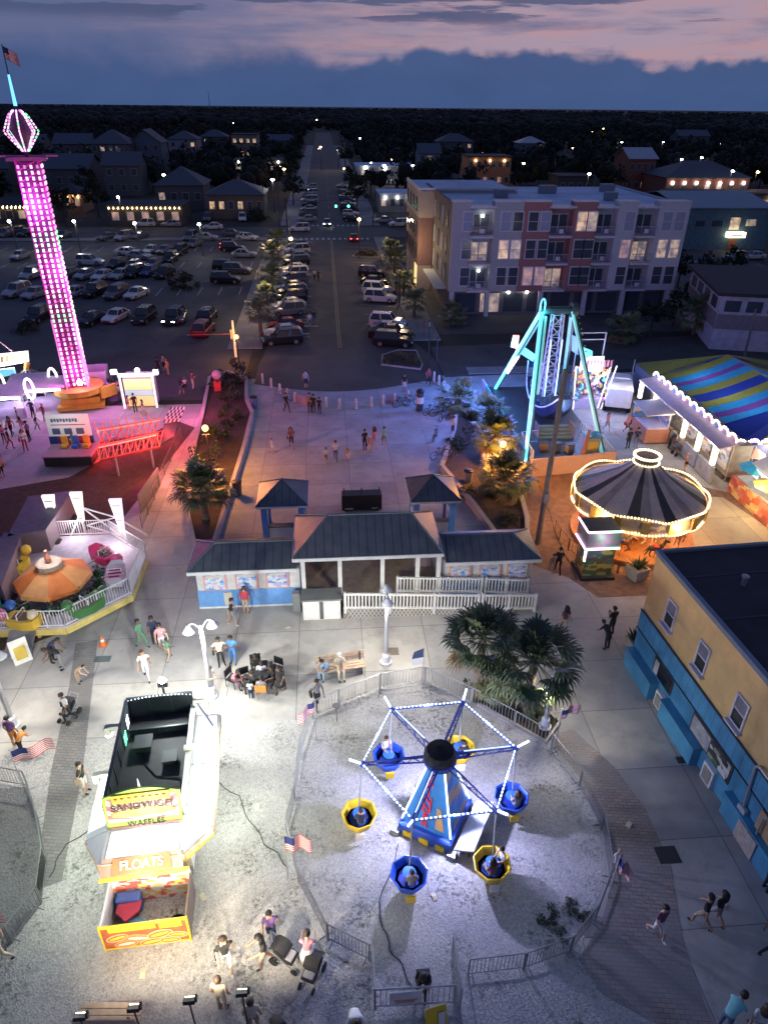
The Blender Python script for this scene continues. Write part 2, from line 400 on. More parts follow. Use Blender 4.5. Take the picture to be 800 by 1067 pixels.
# planted beds with a low kerb wall
def bed(name,poly,h=.5,wall=.28):
 n=len(poly);cx=sum(p[0]for p in poly)/n;cy=sum(p[1]for p in poly)/n
 mb=MB()
 inner=[]
 for i in range(n):
  a,b,c_=Vector(poly[i-1]),Vector(poly[i]),Vector(poly[(i+1)%n])
  d1=(b-a).normalized();d2=(c_-b).normalized();nn=Vector((-(d1+d2).y,(d1+d2).x)).normalized()
  if nn.dot(Vector((cx,cy))-b)<0:nn=-nn
  inner.append(b+nn*wall)
 for i in range(n):
  j=(i+1)%n
  o0,o1,i0,i1=poly[i],poly[j],inner[i],inner[j]
  mb.add([(o0[0],o0[1],0),(o1[0],o1[1],0),(o1[0],o1[1],h),(o0[0],o0[1],h),(i0[0],i0[1],0),(i1[0],i1[1],0),(i1[0],i1[1],h),(i0[0],i0[1],h)],[(0,1,2,3),(3,2,6,7),(5,4,7,6)])
 o=tag(mb.build(name,M('kerb_concrete',(.36,.33,.30),.85,bump=.1)),kind='structure')
 sheet('bed_soil',[(p.x,p.y)for p in inner],h*.55,GM['mulch'])
 return o
bed('bed_kerb',[(-9.0,-26.3),(-8.0,-26.5),(-7.4,-12.5),(-7.35,-6),(-8.1,-3),(-8.6,2.2),(-10.6,4.2),(-12.2,2.6),(-11.6,-6),(-11.2,-14),(-10.2,-22)])
bed('bed_kerb',[(6.3,-16.5),(7.5,-22),(8.4,-27),(9.0,-27.7),(9.9,-26.9),(10.7,-23.8),(11.4,-18),(11.2,-10),(10.6,-5.2),(9.4,-5),(8.3,-10)])
bed('bed_kerb',[(4.4,-38.1),(7.0,-40.6),(7.9,-39.6),(6.6,-37.0),(5.2,-36.7)],.16,.12)
bed('bed_kerb',[(3.9,6.2),(7.6,4.6),(8.0,6),(7.9,10.5),(6.0,10.8),(4.2,9.2)],.18,.15)
bed('bed_kerb',[(3.3,62),(7.8,61),(7.8,66),(4.2,66)],.18,.15)
bed('bed_kerb',[(-7.8,21.5),(-3.4,21.6),(-3.4,23.0),(-7.8,23.4)],.14,.12)
bed('bed_kerb',[(3.6,20.2),(7.9,19.6),(7.9,21.8),(3.8,21.6)],.14,.12)
pave('median',12,24,3.2,5.0,.13)
# rays on vertical planes (for windows on a wall)
def ray(px,py):
 a=G(px,py,0.0);return Vector((CX,CY,CH)),Vector((a[0]-CX,a[1]-CY,-CH))
def on_x(px,py,x):
 o,d=ray(px,py);t=(x-o.x)/d.x;return(o+d*t).y,(o+d*t).z
def on_y(px,py,y):
 o,d=ray(px,py);t=(y-o.y)/d.y;return(o+d*t).x,(o+d*t).z
white=M('white_paint',(.66,.66,.64),.55,var=.12)
white_m=M('white_metal',(.68,.69,.70),.4,var=.08)
grey_m=M('grey_metal',(.30,.31,.32),.45,.3,var=.15)
galv=M('galvanised_metal',(.42,.43,.44),.42,.5,var=.2)
dark_m=M('dark_metal',(.03,.03,.032),.5,var=.2)
black=M('black_plastic',(.012,.012,.014),.5,var=.2)
blue_p=M('blue_paint',(.10,.28,.62),.6,var=.15)
rub=M('black_rubber',(.015,.015,.015),.85,var=.2)
wood=M('weathered_wood',(.22,.15,.10),.8,var=.35,scale=6)
tan_w=M('tan_boards',(.48,.36,.26),.75,var=.25,scale=5)
def seam_mat(name,col,axis,pitch,rough=.5,metal=.25,dark=.55,wd=.12):
 """painted metal or board with raised seams every pitch metres along one object axis"""
 if name in MATS:return MATS[name]
 m=bpy.data.materials.new(name);m.use_nodes=True;t=m.node_tree;b=t.nodes['Principled BSDF'];L=t.links.new
 b.inputs['Roughness'].default_value=rough;b.inputs['Metallic'].default_value=metal
 tc_=t.nodes.new('ShaderNodeTexCoord');sx_=t.nodes.new('ShaderNodeSeparateXYZ');L(tc_.outputs['Object'],sx_.inputs[0])
 dv=t.nodes.new('ShaderNodeMath');dv.operation='DIVIDE';L(sx_.outputs[axis],dv.inputs[0]);dv.inputs[1].default_value=pitch
 fr=t.nodes.new('ShaderNodeMath');fr.operation='FRACT';L(dv.outputs[0],fr.inputs[0])
 lt=t.nodes.new('ShaderNodeMath');lt.operation='LESS_THAN';L(fr.outputs[0],lt.inputs[0]);lt.inputs[1].default_value=wd
 n=t.nodes.new('ShaderNodeTexNoise');n.inputs['Scale'].default_value=1.6;n.inputs['Detail'].default_value=7;L(tc_.outputs['Object'],n.inputs['Vector'])
 mr=t.nodes.new('ShaderNodeMapRange');L(n.outputs['Fac'],mr.inputs['Value'])
 for k,q in zip(('From Min','From Max','To Min','To Max'),(.3,.7,.78,1.15)):mr.inputs[k].default_value=q
 a=t.nodes.new('ShaderNodeMix');a.data_type='RGBA';L(lt.outputs[0],a.inputs['Factor'])
 a.inputs['A'].default_value=(*col,1);a.inputs['B'].default_value=(col[0]*dark,col[1]*dark,col[2]*dark,1)
 c=t.nodes.new('ShaderNodeMix');c.data_type='RGBA';c.blend_type='MULTIPLY';c.inputs['Factor'].default_value=1
 L(a.outputs['Result'],c.inputs['A']);L(mr.outputs['Result'],c.inputs['B']);L(c.outputs['Result'],b.inputs['Base Color'])
 bp=t.nodes.new('ShaderNodeBump');bp.inputs['Strength'].default_value=.5;bp.inputs['Distance'].default_value=.04
 L(lt.outputs[0],bp.inputs['Height']);L(bp.outputs['Normal'],b.inputs['Normal'])
 MATS[name]=m;return m
roof_x=seam_mat('standing_seam_roof',(.098,.105,.122),0,.42)
roof_y=seam_mat('standing_seam_roof_side',(.098,.105,.122),1,.42)
def hip_roof(parent,x0,x1,y0,y1,z,zr,hip0,hip1,name='roof'):
 """front/back slopes and ends; hip0/hip1 = inset of the ridge at each end"""
 ym=(y0+y1)/2;a,b=x0+hip0,x1-hip1
 mb=MB()
 t=.09
 mb.mat(0).quad((x0,y0,z),(x1,y0,z),(b,ym,zr),(a,ym,zr),t);mb.quad((x1,y1,z),(x0,y1,z),(a,ym,zr),(b,ym,zr),t)
 mb.mat(1)
 mb.tri((x0,y1,z),(x0,y0,z),(a,ym,zr),t);mb.tri((x1,y0,z),(x1,y1,z),(b,ym,zr),t)
 o=mb.build(name,[roof_x,roof_y],parent,True)
 f=MB()
 for(p,q)in(((x0,y0),(x1,y0)),((x1,y0),(x1,y1)),((x1,y1),(x0,y1)),((x0,y1),(x0,y0))):
  cx_,cy_=(p[0]+q[0])/2,(p[1]+q[1])/2
  if p[1]==q[1]:f.b2(p[0]-.03,q[0]+.03,cy_-.04+(.0 if cy_==y1 else 0),cy_+.04,z-.2,z-.02)
  else:f.b2(cx_-.04,cx_+.04,min(p[1],q[1])+.05,max(p[1],q[1])-.05,z-.2,z-.02)
 f.build('fascia',white,o,True)
 c=MB();
 for e in(((x0,y0,z),(a,ym,zr)),((x0,y1,z),(a,ym,zr)),((x1,y0,z),(b,ym,zr)),((x1,y1,z),(b,ym,zr)),((a,ym,zr),(b,ym,zr))):
  c.tube(Vector(e[0])+Vector((0,0,.02)),Vector(e[1])+Vector((0,0,.02)),.05,n=5)
 c.build('ridge_cap',M('ridge_metal',(.13,.165,.18),.45,.3),o,True)
 return o
pink_fr=M('pink_frame',(.62,.30,.30),.6);orange_fr=M('orange_frame',(.62,.34,.22),.6)
def poster_mat(name,pal,sc=9):
 """a printed panel: bands and blocks of colour, nothing legible at this size"""
 if name in MATS:return MATS[name]
 m=bpy.data.materials.new(name);m.use_nodes=True;t=m.node_tree;b=t.nodes['Principled BSDF'];L=t.links.new
 b.inputs['Roughness'].default_value=.4
 tc_=t.nodes.new('ShaderNodeTexCoord');mp=t.nodes.new('ShaderNodeMapping');L(tc_.outputs['Object'],mp.inputs['Vector'])
 mp.inputs['Scale'].default_value=(sc*.55,sc*.55,sc)
 v=t.nodes.new('ShaderNodeTexVoronoi');v.distance='CHEBYCHEV';v.inputs['Scale'].default_value=1;L(mp.outputs[0],v.inputs['Vector'])
 s_=t.nodes.new('ShaderNodeSeparateColor');L(v.outputs['Color'],s_.inputs[0])
 cr=t.nodes.new('ShaderNodeValToRGB');cr.color_ramp.interpolation='CONSTANT';L(s_.outputs[0],cr.inputs[0])
 while len(cr.color_ramp.elements)<len(pal):cr.color_ramp.elements.new(.5)
 for i,p in enumerate(pal):cr.color_ramp.elements[i].position=i/len(pal);cr.color_ramp.elements[i].color=(*p,1)
 L(cr.outputs[0],b.inputs['Base Color']);MATS[name]=m;return m
post_b=poster_mat('ticket_poster_print',[(.55,.6,.66),(.10,.25,.6),(.6,.62,.64),(.25,.4,.7),(.62,.6,.62),(.55,.35,.45)],8)
glass_d=M('dark_glass',(.012,.014,.018),.08,var=0,spec=.7)
def ticket_wing(x0,x1,label,fr,hipl,hipr,wins):
 t=thing('ticket_booth',label,'ticket booth',((x0+x1)/2,-29.9,0),0,'ticket wings of the entrance pavilion')
 y0,y1=-30.9,-28.8
 mb=MB();mb.b2(x0,x1,y0,y1,1.1,2.42);mb.build('wall',M('booth_white_wall',(.56,.55,.55),.7,var=.2),t,True)
 mb=MB();mb.b2(x0-.03,x1+.03,y0-.03,y1+.03,.10,1.1);mb.build('lower_wall',M('booth_blue_wall',(.13,.30,.62),.65,var=.2),t,True)
 mb=MB();mb.b2(x0-.05,x1+.05,y0-.05,y1+.05,0,.10);mb.build('plinth',white,t,True)
 for xc in wins:
  f=MB();f.b2(xc-.56,xc+.56,y0-.10,y0-.002,1.16,2.22)
  fo=f.build('window_frame',fr,t,True)
  p=MB();p.b2(xc-.47,xc+.47,y0-.13,y0-.09,1.24,2.14);p.build('poster',post_b,fo,True)
  hd=MB();hd.b2(xc-.42,xc+.42,y0-.14,y0-.128,1.95,2.08);hd.build('header_strip',M('poster_header',(.55,.50,.42),.5),fo,True)
 hip_roof(t,x0-(.3 if hipl else-.1),x1+(.3 if hipr else-.1),-31.25,-28.4,2.5,3.2,1.2 if hipl else 0,1.2 if hipr else 0)
 return t
wl=ticket_wing(-8.0,-2.95,'low blue and white ticket booth left of the pavilion porch, with pink framed windows',pink_fr,True,False,(-7.1,-5.55,-4.05))
d=MB();d.b2(-6.75,-6.35,-31.0,-30.935,.2,1.0);d.build('hatch',M('cream_panel',(.5,.47,.40),.6),wl,True)
wr=ticket_wing(4.2,8.8,'low ticket booth right of the pavilion porch, behind the white ramp railings',orange_fr,False,True,(5.1,6.65,8.05))
pv=thing('entrance_pavilion','open white pavilion porch with a grey metal hip roof between the two ticket booths','pavilion',(.4,-29.4,0))
hip_roof(pv,-3.2,4.1,-31.45,-27.4,3.2,4.35,1.75,1.4)
mb=MB();mb.b2(-2.85,4.1,-31.15,-27.7,.0,.72);mb.build('deck',M('deck_boards',(.26,.21,.17),.8,var=.3),pv,True)
mb=MB();mb.b2(-2.9,4.12,-31.2,-31.05,2.86,3.06);mb.b2(-2.9,4.12,-27.8,-27.65,2.86,3.06);mb.build('beam',white,pv,True)
for x in(-2.75,-.95,1.15,2.9,3.95):
 for y in(-31.12,-27.72):
  mb=MB();mb.b2(x-.1,x+.1,y-.1,y+.1,.70,2.9);mb.b2(x-.14,x+.14,y-.14,y+.14,.70,.86);mb.build('post',white,pv,True)
mb=MB();mb.b2(-2.6,-1.0,-27.85,-27.8,.72,1.9);mb.build('rear_panel',M('brown_panel',(.17,.14,.13),.7),pv,True)
mb=MB();mb.b2(1.2,2.9,-27.85,-27.8,.72,1.9);mb.build('rear_panel',M('brown_panel'),pv,True)
mb=MB();mb.b2(3.0,3.9,-29.0,-28.9,.72,2.86);mb.build('side_screen',M('plum_panel',(.30,.22,.24),.7),pv,True)
# white lockers in front of the porch
lk=thing('storage_cabinet','plain white storage cabinet with grey lid standing against the front of the porch','cabinet',(-1.85,-31.75,0))
mb=MB();mb.b2(-2.82,-.98,-32.2,-31.35,0,1.18);mb.build('body',white,lk,True)
mb=MB();mb.b2(-2.9,-.9,-32.26,-31.3,1.18,1.27);mb.build('lid',M('grey_lid',(.15,.16,.155),.7),lk,True)
mb=MB();mb.b2(-2.0,-1.82,-32.215,-32.15,.05,1.12);mb.build('gap_panel',M('dark_grey_panel',(.10,.10,.10),.7),lk,True)
mb=MB();mb.b2(-2.74,-2.08,-32.222,-32.196,.12,1.06);mb.b2(-1.74,-1.06,-32.222,-32.196,.12,1.06);mb.build('door',M('white_door_paint',(.70,.70,.69),.5),lk,True)
sb=MB();sb.b2(-3.35,-2.95,-31.55,-31.2,0,1.15,.02);sb.b2(-3.3,-3.0,-31.57,-31.54,.5,.9)
so_=tag(sb.build('utility_box',M('grey_utility_paint',(.22,.23,.23),.6)),'grey utility box beside the blue booth and the white storage cabinet','utility box')
# access ramp with two white railings
rp=thing('access_ramp','white wooden access ramp with two long slatted railings in front of the pavilion','ramp',(4,-31.7,0))
mb=MB();mb.loft([[(-.85,-32.2,0),(-.85,-31.25,0),(-.85,-31.25,.72),(-.85,-32.2,.72)],[(8.7,-32.2,0),(8.7,-31.25,0),(8.7,-31.25,.12),(8.7,-32.2,.12)]])
mb.build('ramp_deck',M('ramp_boards',(.26,.23,.20),.8),rp,True)
def railing(xa,za,xb,zb,y,gate=None):
 n=int((xb-xa)/.165);f=lambda x:za+(zb-za)*(x-xa)/(xb-xa)
 mb=MB()
 for k in range(n+1):
  x=xa+(xb-xa)*k/n;z=f(x);mb.b2(x-.035,x+.035,y-.02,y+.02,z+.12,z+.90)
 for dz in(.10,.90):
  mb.loft([[(xa,y-.05,za+dz-.05),(xa,y+.05,za+dz-.05),(xa,y+.05,za+dz+.05),(xa,y-.05,za+dz+.05)],[(xb,y-.05,zb+dz-.05),(xb,y+.05,zb+dz-.05),(xb,y+.05,zb+dz+.05),(xb,y-.05,zb+dz+.05)]])
 o=mb.build('railing',white,rp,True)
 m_=max(2,int((xb-xa)/1.9))
 for k in range(m_+1):
  ps=MB();x=xa+(xb-xa)*k/m_;ps.b2(x-.06,x+.06,y-.062,y+.062,max(0,f(x)-.25),f(x)+1.0);ps.build('railing_post',white,o,True)
railing(-.75,.66,5.85,.25,-32.25);railing(6.05,.25,8.75,.10,-32.25)
railing(1.9,.78,6.2,.52,-31.25);railing(6.4,.52,8.6,.30,-31.25)
lt_=MB()
for k in range(34):
 x=-.7+k*.2;hgt=.66-.061*(x+.7)
 if hgt<.12:break
 lt_.quad((x,-32.24,.02),(x+.03,-32.24,.02),(x+hgt*.6+.03,-32.24,hgt),(x+hgt*.6,-32.24,hgt),.012)
 lt_.quad((x+hgt*.6,-32.262,.02),(x+hgt*.6+.03,-32.262,.02),(x+.03,-32.262,hgt),(x,-32.262,hgt),.012)
lt_.build('lattice_skirt',white,rp,True)
# two square kiosks behind
def kiosk(x0,label):
 x1=x0+2.9;y0,y1=-25.3,-22.4;xm=(x0+x1)/2;ym=(y0+y1)/2
 t=thing('kiosk',label,'kiosk',(xm,ym,0),0,'square plaza kiosks with pyramid roofs')
 mb=MB();z,zr=2.6,3.55
 mb.mat(0).tri((x0,y0,z),(x1,y0,z),(xm,ym,zr),.06);mb.tri((x1,y1,z),(x0,y1,z),(xm,ym,zr),.06)
 mb.mat(1).tri((x1,y0,z),(x1,y1,z),(xm,ym,zr),.06);mb.tri((x0,y1,z),(x0,y0,z),(xm,ym,zr),.06)
 ro=mb.build('roof',[roof_x,roof_y],t,True)
 f=MB();f.b2(x0,x1,y0,y0+.08,z-.17,z-.05);f.b2(x0,x1,y1-.08,y1,z-.17,z-.05);f.b2(x0,x0+.08,y0+.09,y1-.09,z-.17,z-.05);f.b2(x1-.08,x1,y0+.09,y1-.09,z-.17,z-.05)
 f.build('fascia',white,ro,True)
 rc=MB()
 for q in((x0,y0),(x1,y0),(x0,y1),(x1,y1)):rc.tube((q[0],q[1],z+.02),(xm,ym,zr+.02),.04,n=5)
 rc.build('ridge_cap',M('ridge_metal'),ro,True)
 for q in((x0+.4,y0+.4),(x1-.4,y0+.4),(x0+.4,y1-.4),(x1-.4,y1-.4)):
  p=MB();p.b2(q[0]-.16,q[0]+.16,q[1]-.16,q[1]+.16,0,2.5);p.build('post',blue_p,t,True)
 c=MB();c.b2(x0+.62,x1-.62,y0+.32,y0+.5,.0,1.05);c.b2(x0+.3,x0+.42,y0+.6,y1-.6,0,1.05);c.b2(x1-.42,x1-.3,y0+.6,y1-.6,0,1.05);c.build('half_wall',white,t,True)
 c=MB();c.b2(x0+.55,x1-.55,y0+.2,y0+.62,1.05,1.12);c.build('counter',M('grey_lid'),t,True)
kiosk(-5.5,'square kiosk with blue posts behind the left ticket booth')
kiosk(3.2,'square kiosk behind the right end of the porch roof, next to the bed wall')
bx=thing('equipment_case','long low black equipment case on the plaza just behind the porch roof','equipment case',(.6,-21.4,0))
mb=MB();mb.b2(-.65,1.85,-21.8,-21.0,.1,1.15,.04);mb.build('body',black,bx,True)
for x in(-.5,.6,1.7):mb=MB();mb.tube((x,-21.4,1.14),(x,-21.4,1.5),.03);mb.build('aerial',dark_m,bx,True)
mb=MB();mb.b2(-.45,.05,-21.83,-21.795,.2,.28);mb.b2(1.2,1.6,-21.83,-21.795,.2,.28);mb.build('label_strip',M('cream_panel'),bx,True)
for x in(-.4,1.6):
 mb=MB();mb.tube((x,-21.75,.08),(x,-21.05,.08),.08,n=8);mb.build('caster',rub,bx,True)
# benches, lamps, small things
def bench(loc,rz,label,L=2.0):
 t=thing('bench',label,'bench',loc,rz,'slatted benches')
 mb=MB()
 for k in range(3):mb.box((0,-.2+k*.17,.45),(L,.14,.04))
 mb.build('seat',tan_w,t)
 mb=MB()
 for k in range(3):mb.box((0,.28+k*.03,.58+k*.14),(L,.035,.12),rx=R(-12))
 mb.build('backrest',tan_w,t)
 for s_ in(-1,1):
  mb=MB();mb.box((s_*(L/2-.2),-.2,.21),(.06,.06,.42));mb.box((s_*(L/2-.2),.24,.44),(.06,.06,.88),rx=R(-8));mb.box((s_*(L/2-.2),0,.40),(.06,.5,.05));mb.build('leg',dark_m,t)
 return t
b1=G(352,702);bench((b1[0]+.15,b1[1],0),R(8),'tan slatted bench with two people sitting on it in front of the porch',2.2)
b2_=G(120,1056);bench((b2_[0],b2_[1]-.2,0),R(176),'pale slatted bench on the gravel below the food trailer',1.7)
def street_lamp(loc,rz,label,h=3.9,arms=2):
 t=thing('lamp_post',label,'lamp post',loc,rz,'white lamp posts with bell shades')
 mb=MB();mb.lathe([(.27,0),(.27,.12),(.20,.16),(.17,.5),(.12,.56),(.10,.62)],n=12);mb.build('base',white_m,t,smooth=False)
 mb=MB();mb.lathe([(.10,.6),(.075,h-.15),(.05,h+.06)],n=10);mb.build('pole',white_m,t,smooth=True)
 for s_ in((-1,1)if arms==2 else(1,)):
  mb=MB();pts=[(s_*.05,0,h-.1)]+[(s_*(.05+.42*k/6),0,h-.1+.34*math.sin(PI*k/6*.72))for k in range(1,7)]
  mb.path(pts,.03);mb.build('arm',white_m,t)
  sh=MB();x=s_*.47;sh.lathe([(.05,.14),(.10,.10),(.15,-.02),(.27,-.16),(.25,-.16),(.13,-.02),(.03,.08)],(x,0,h+.05),14)
  so2=sh.build('lamp_shade',white_m,t,smooth=True)
  bl=MB();bl.ball((x,0,h-.04),.09,8);bl.build('bulb',glow('frosted_bulb',(1,.95,.85),2.5),so2)
 LAMPS.append((loc,rz,h));return t
LAMPS=[]
p=G(221,726);street_lamp((p[0],p[1],0),R(20),'white twin lamp post standing left of the seated group')
p=G(402,691);street_lamp((p[0],p[1],0),R(88),'white lamp post standing in front of the ramp railings')
p=G(15,757);street_lamp((p[0],p[1],0),R(-10),'white lamp post at the left edge near the grey paver path')
p=G(567,758);street_lamp((p[0],p[1],0),R(60),'white lamp post rising into the front palm crown',2.7)
def grate(px,py,w_,d_,label,m=None):
 p=G(px,py);mb=MB();mb.b2(p[0]-w_/2,p[0]+w_/2,p[1]-d_/2,p[1]+d_/2,.010,.026)
 for k in range(6):
  x=p[0]-w_/2+w_*(k+.5)/6;mb.b2(x-.015,x+.015,p[1]-d_/2+.04,p[1]+d_/2-.04,.0262,.034)
 tag(mb.build('drain_grate',m or dark_m),label,'drain grate')
grate(695,891,.75,.62,'black square drain grate in the walkway beside the brick path')
grate(107,687,.75,.4,'dull green metal cover in the concrete left of the food trailer',M('green_cover',(.10,.14,.13),.6))
grate(409,679,.55,.5,'small brown drain grate beside the lamp post by the ramp',M('brown_grate',(.13,.11,.09),.7))
grate(711,792,.5,.32,'dark mat lying on the walkway at the foot of the blue wall')
# yellow and blue building on the right
BX,BY,BR_=12.25,-36.1,R(3.4)
yb=thing('yellow_building','tall yellow and blue building with black flat roof on the right','building',(BX,BY,0),BR_)
ym_=M('yellow_stucco',(.74,.49,.19),.85,var=.2,scale=.8,bump=.1)
bb=seam_mat('blue_board_and_batten',(.07,.29,.46),1,.46,.65,0,.62,.07)
bl_=M('blue_stucco',(.065,.27,.44),.8,var=.35,scale=.9)
LY=-22.0
mb=MB();mb.b2(0,22,LY,0,3.0,6.0);mb.build('upper_wall',ym_,yb)
mb=MB();mb.b2(-.06,21.9,LY,.05,2.0,3.0);mb.build('batten_wall',bb,yb)
mb=MB();mb.b2(-.02,21.9,LY,.02,0,2.0);mb.build('lower_wall',bl_,yb)
mb=MB();mb.b2(-.09,-.055,LY,.06,1.97,2.03);mb.b2(-.09,-.055,LY,.06,2.97,3.03);mb.build('trim_line',dark_m,yb)
mb=MB();mb.b2(.15,21.8,LY,-.12,5.995,6.02);rf=mb.build('roof',M('black_roof_felt',(.018,.021,.030),.75,var=.9,scale=.35),yb)
mb=MB();mb.b2(-.06,.14,LY,.08,5.9,6.1);mb.b2(.141,22,-.08,.08,5.9,6.1);mb.build('parapet_cap',M('blue_grey_flashing',(.20,.25,.30),.5,.3),rf)
mb=MB();mb.b2(6.0,8.5,-8.5,-5.0,6.02,6.7);mb.build('roof_unit',M('black_roof_unit',(.014,.015,.019),.8),rf)
for(x,y)in((2.2,-2.6),(3.4,-6.2),(1.8,-10.5),(4.2,-12)):mb=MB();mb.lathe([(.10,0),(.10,.35),(.15,.38),(.15,.44),(1e-5,.46)],(x,y,6.02),8);mb.build('roof_vent',galv,rf)
for k in range(6):mb=MB();mb.b2(.16,21.7,-1.9-k*2.6,-1.8-k*2.6,6.021,6.034);mb.build('felt_seam',M('felt_seam',(.03,.034,.045),.7),rf)
def to_b(px,py):
 y,z=on_x(px,py,BX)
 for _ in range(6):
  xw=BX+math.tan(BR_)*(BY-y);y,z=on_x(px,py,xw)
 return(y-BY)/math.cos(BR_),z
for(px,py)in((699,640),(732,685),(771,742)):
 y,z=to_b(px,py)
 f=MB();f.b2(-.07,-.002,y-.36,y+.36,z-.62,z-.55);f.b2(-.07,-.002,y-.36,y+.36,z+.55,z+.62);f.b2(-.07,-.002,y-.36,y-.29,z-.55,z+.55);f.b2(-.07,-.002,y+.29,y+.36,z-.55,z+.55);f.b2(-.06,-.002,y-.29,y+.29,z-.03,z+.03)
 wn=f.build('window',M('lilac_white_frame',(.62,.60,.62),.5),yb)
 f=MB();f.b2(-.03,-.003,y-.29,y+.29,z-.55,z-.03);f.build('pane',glass_d,wn)
 f=MB();f.b2(-.03,-.003,y-.29,y+.29,z+.03,z+.55);f.build('blind',M('grey_blind',(.20,.19,.20),.7),wn)
 f=MB();f.b2(-.2,-.002,y-.42,y+.42,z-.74,z-.66);f.build('sill',M('lilac_white_frame'),wn)
def wall_box(px0,py0,px1,py1,z0,z1,out,name,m):
 ya,_=to_b(px0,py0);yb_,_=to_b(px1,py1);mb=MB();mb.b2(-out,-.022,min(ya,yb_),max(ya,yb_),z0,z1)
 return mb.build(name,m,yb)
mb=MB();mb.b2(-.42,-.022,-2.4,-.15,0,.9);mb.b2(-.46,-.02,-2.45,-.1,.9,.97);mb.build('counter_base',bl_,yb)
mb=MB();mb.b2(-.40,-.022,-5.9,-3.35,0,.9);mb.b2(-.44,-.02,-5.95,-3.3,.9,.97);mb.build('counter_base',bl_,yb)
f=MB();f.b2(-.20,-.022,-3.15,-2.6,.0,.80);f.mat(1);f.b2(-.23,-.201,-3.05,-2.7,.10,.68);f.build('hatch',[white,M('dull_grille',(.25,.24,.22),.7)],yb)
f=MB();f.b2(-.055,-.021,-3.3,-1.75,1.08,1.86);sw=f.build('serving_window',M('dark_frame',(.04,.045,.05),.5),yb)
f=MB();f.b2(-.075,-.056,-2.15,-1.85,1.14,1.8);f.build('notice',white,sw)
f=MB();f.b2(-.075,-.056,-3.2,-2.2,1.14,1.8);f.build('pane',glass_d,sw)
f=MB();f.b2(-.06,-.021,-7.6,-4.9,.98,1.9);sw=f.build('display_window',M('dark_frame'),yb)
f=MB();f.b2(-.08,-.061,-6.2,-5.0,1.05,1.82);f.build('pane',M('pale_display',(.42,.43,.42),.4,var=.5,scale=4),sw)
f=MB();f.b2(-.08,-.061,-7.5,-6.25,1.05,1.82);f.build('display_goods',poster_mat('display_print',[(.03,.04,.04),(.10,.20,.08),(.5,.5,.42),(.05,.06,.05),(.3,.28,.2),(.6,.6,.58)],5),sw)
f=MB();f.b2(-.18,-.022,-7.0,-6.35,0,.85);f.mat(1);f.b2(-.21,-.181,-6.9,-6.45,.10,.72);f.build('hatch',[white,M('dull_grille')],yb)
f=MB();f.b2(-.30,-.022,-13.5,-7.9,0,.95);f.b2(-.34,-.02,-13.5,-7.85,.95,1.02);f.build('counter_base',bl_,yb)
# service pipe and its box
y1_,z1_=to_b(793,804);y2_,z2_=to_b(776,846)
f=MB();f.path([(-.14,y1_-4,3.3),(-.14,y1_,3.2),(-.14,y1_+.15,3.05),(-.14,y2_,z2_)],.05,8);f.build('conduit',galv,yb)
f=MB();f.b2(-.24,-.062,y2_-.2,y2_+.2,z2_-.35,z2_+.3,.02);f.build('meter_box',M('pale_box_paint',(.42,.45,.45),.5),yb)
f=MB();f.path([(-.2,y2_-.9,1.0),(-.2,y2_-.9,1.9),(-.2,y2_-1.1,2.05),(-.2,y2_-1.5,2.05)],.04,8);f.build('conduit',galv,yb)
f=MB();f.b2(-.08,-.022,y2_-2.6,y2_-.6,1.0,1.9);f.build('shutter',seam_mat('yellow_shutter',(.52,.33,.16),2,.16,.6,.1,.8,.3),yb)
f=MB();f.b2(-.37,-.302,y2_-1.2,y2_-.2,.05,.93);f.build('panel',M('pinkish_panel',(.40,.34,.32),.8,var=.35,scale=5),yb)
# planters
def planter(px,py,s_,label,rz=0):
 p=G(px,py);t=thing('planter',label,'planter',(p[0],p[1],0),rz,'square stone planters')
 mb=MB();mb.lathe([(s_*.62,0),(s_*.75,s_*.85),(s_*.6,s_*.85),(s_*.55,s_*.7)],n=4,a0=PI/4);mb.build('pot',M('stone_planter',(.38,.33,.28),.9,bump=.3),t)
 lf=MB();rr=random.Random(int(px))
 for k in range(46):
  a=rr.uniform(0,2*PI);e=rr.uniform(.5,1.45);L_=rr.uniform(.5,.95)*s_*1.1
  q0=Vector((math.cos(a)*.08,math.sin(a)*.08,s_*.7));q1=q0+Vector((math.cos(a)*math.cos(e),math.sin(a)*math.cos(e),math.sin(e)))*L_
  sd=Vector((-math.sin(a),math.cos(a),0))*.05
  lf.add([q0-sd*.4,q0+sd*.4,(q0+q1)/2+sd,q1,(q0+q1)/2-sd],[(0,1,2,3,4)])
 lf.build('plant',M('shrub_leaf',(.045,.075,.03),.6,var=.4,scale=5),t)
planter(662,602,.85,'square stone planter with a spiky plant beside the carousel ticket kiosk',R(20))
planter(660,676,.7,'stone planter against the far corner of the blue wall',R(5))
# tub ride on the gravel
SX,SY,SZ=2.1,-43.65,3.35
sr=thing('spinner_ride','small blue tub ride with six hanging yellow and blue tubs on the fenced gravel ring','ride',(SX,SY,0))
rblue=M('ride_blue',(.03,.10,.55),.4,var=.12);rdeep=M('ride_deep_blue',(.015,.04,.30),.4,var=.1)
ryel=M('ride_yellow',(.75,.50,.02),.4,var=.1);rred=M('ride_red',(.60,.02,.05),.5,var=.1)
led=glow('white_led',(.66,.80,1.0),2.2);led2=glow('bluish_led',(.38,.52,1.0),1.5)
BR=R(-31)
def loc_rot(mb_pts):pass
base=thing('base',None,None);base.parent=sr;base.rotation_euler=(0,0,BR)
def bmesh_(name,mat,fn,par=None):
 mb=MB();fn(mb);o=mb.build(name,mat);o.parent=par or sr;return o
o=bmesh_('base',rblue,lambda mb:mb.box((0,0,.32),(1.95,2.1,.5),bev=.05));o.rotation_euler=(0,0,BR)
bpy.data.objects.remove(base);base=o
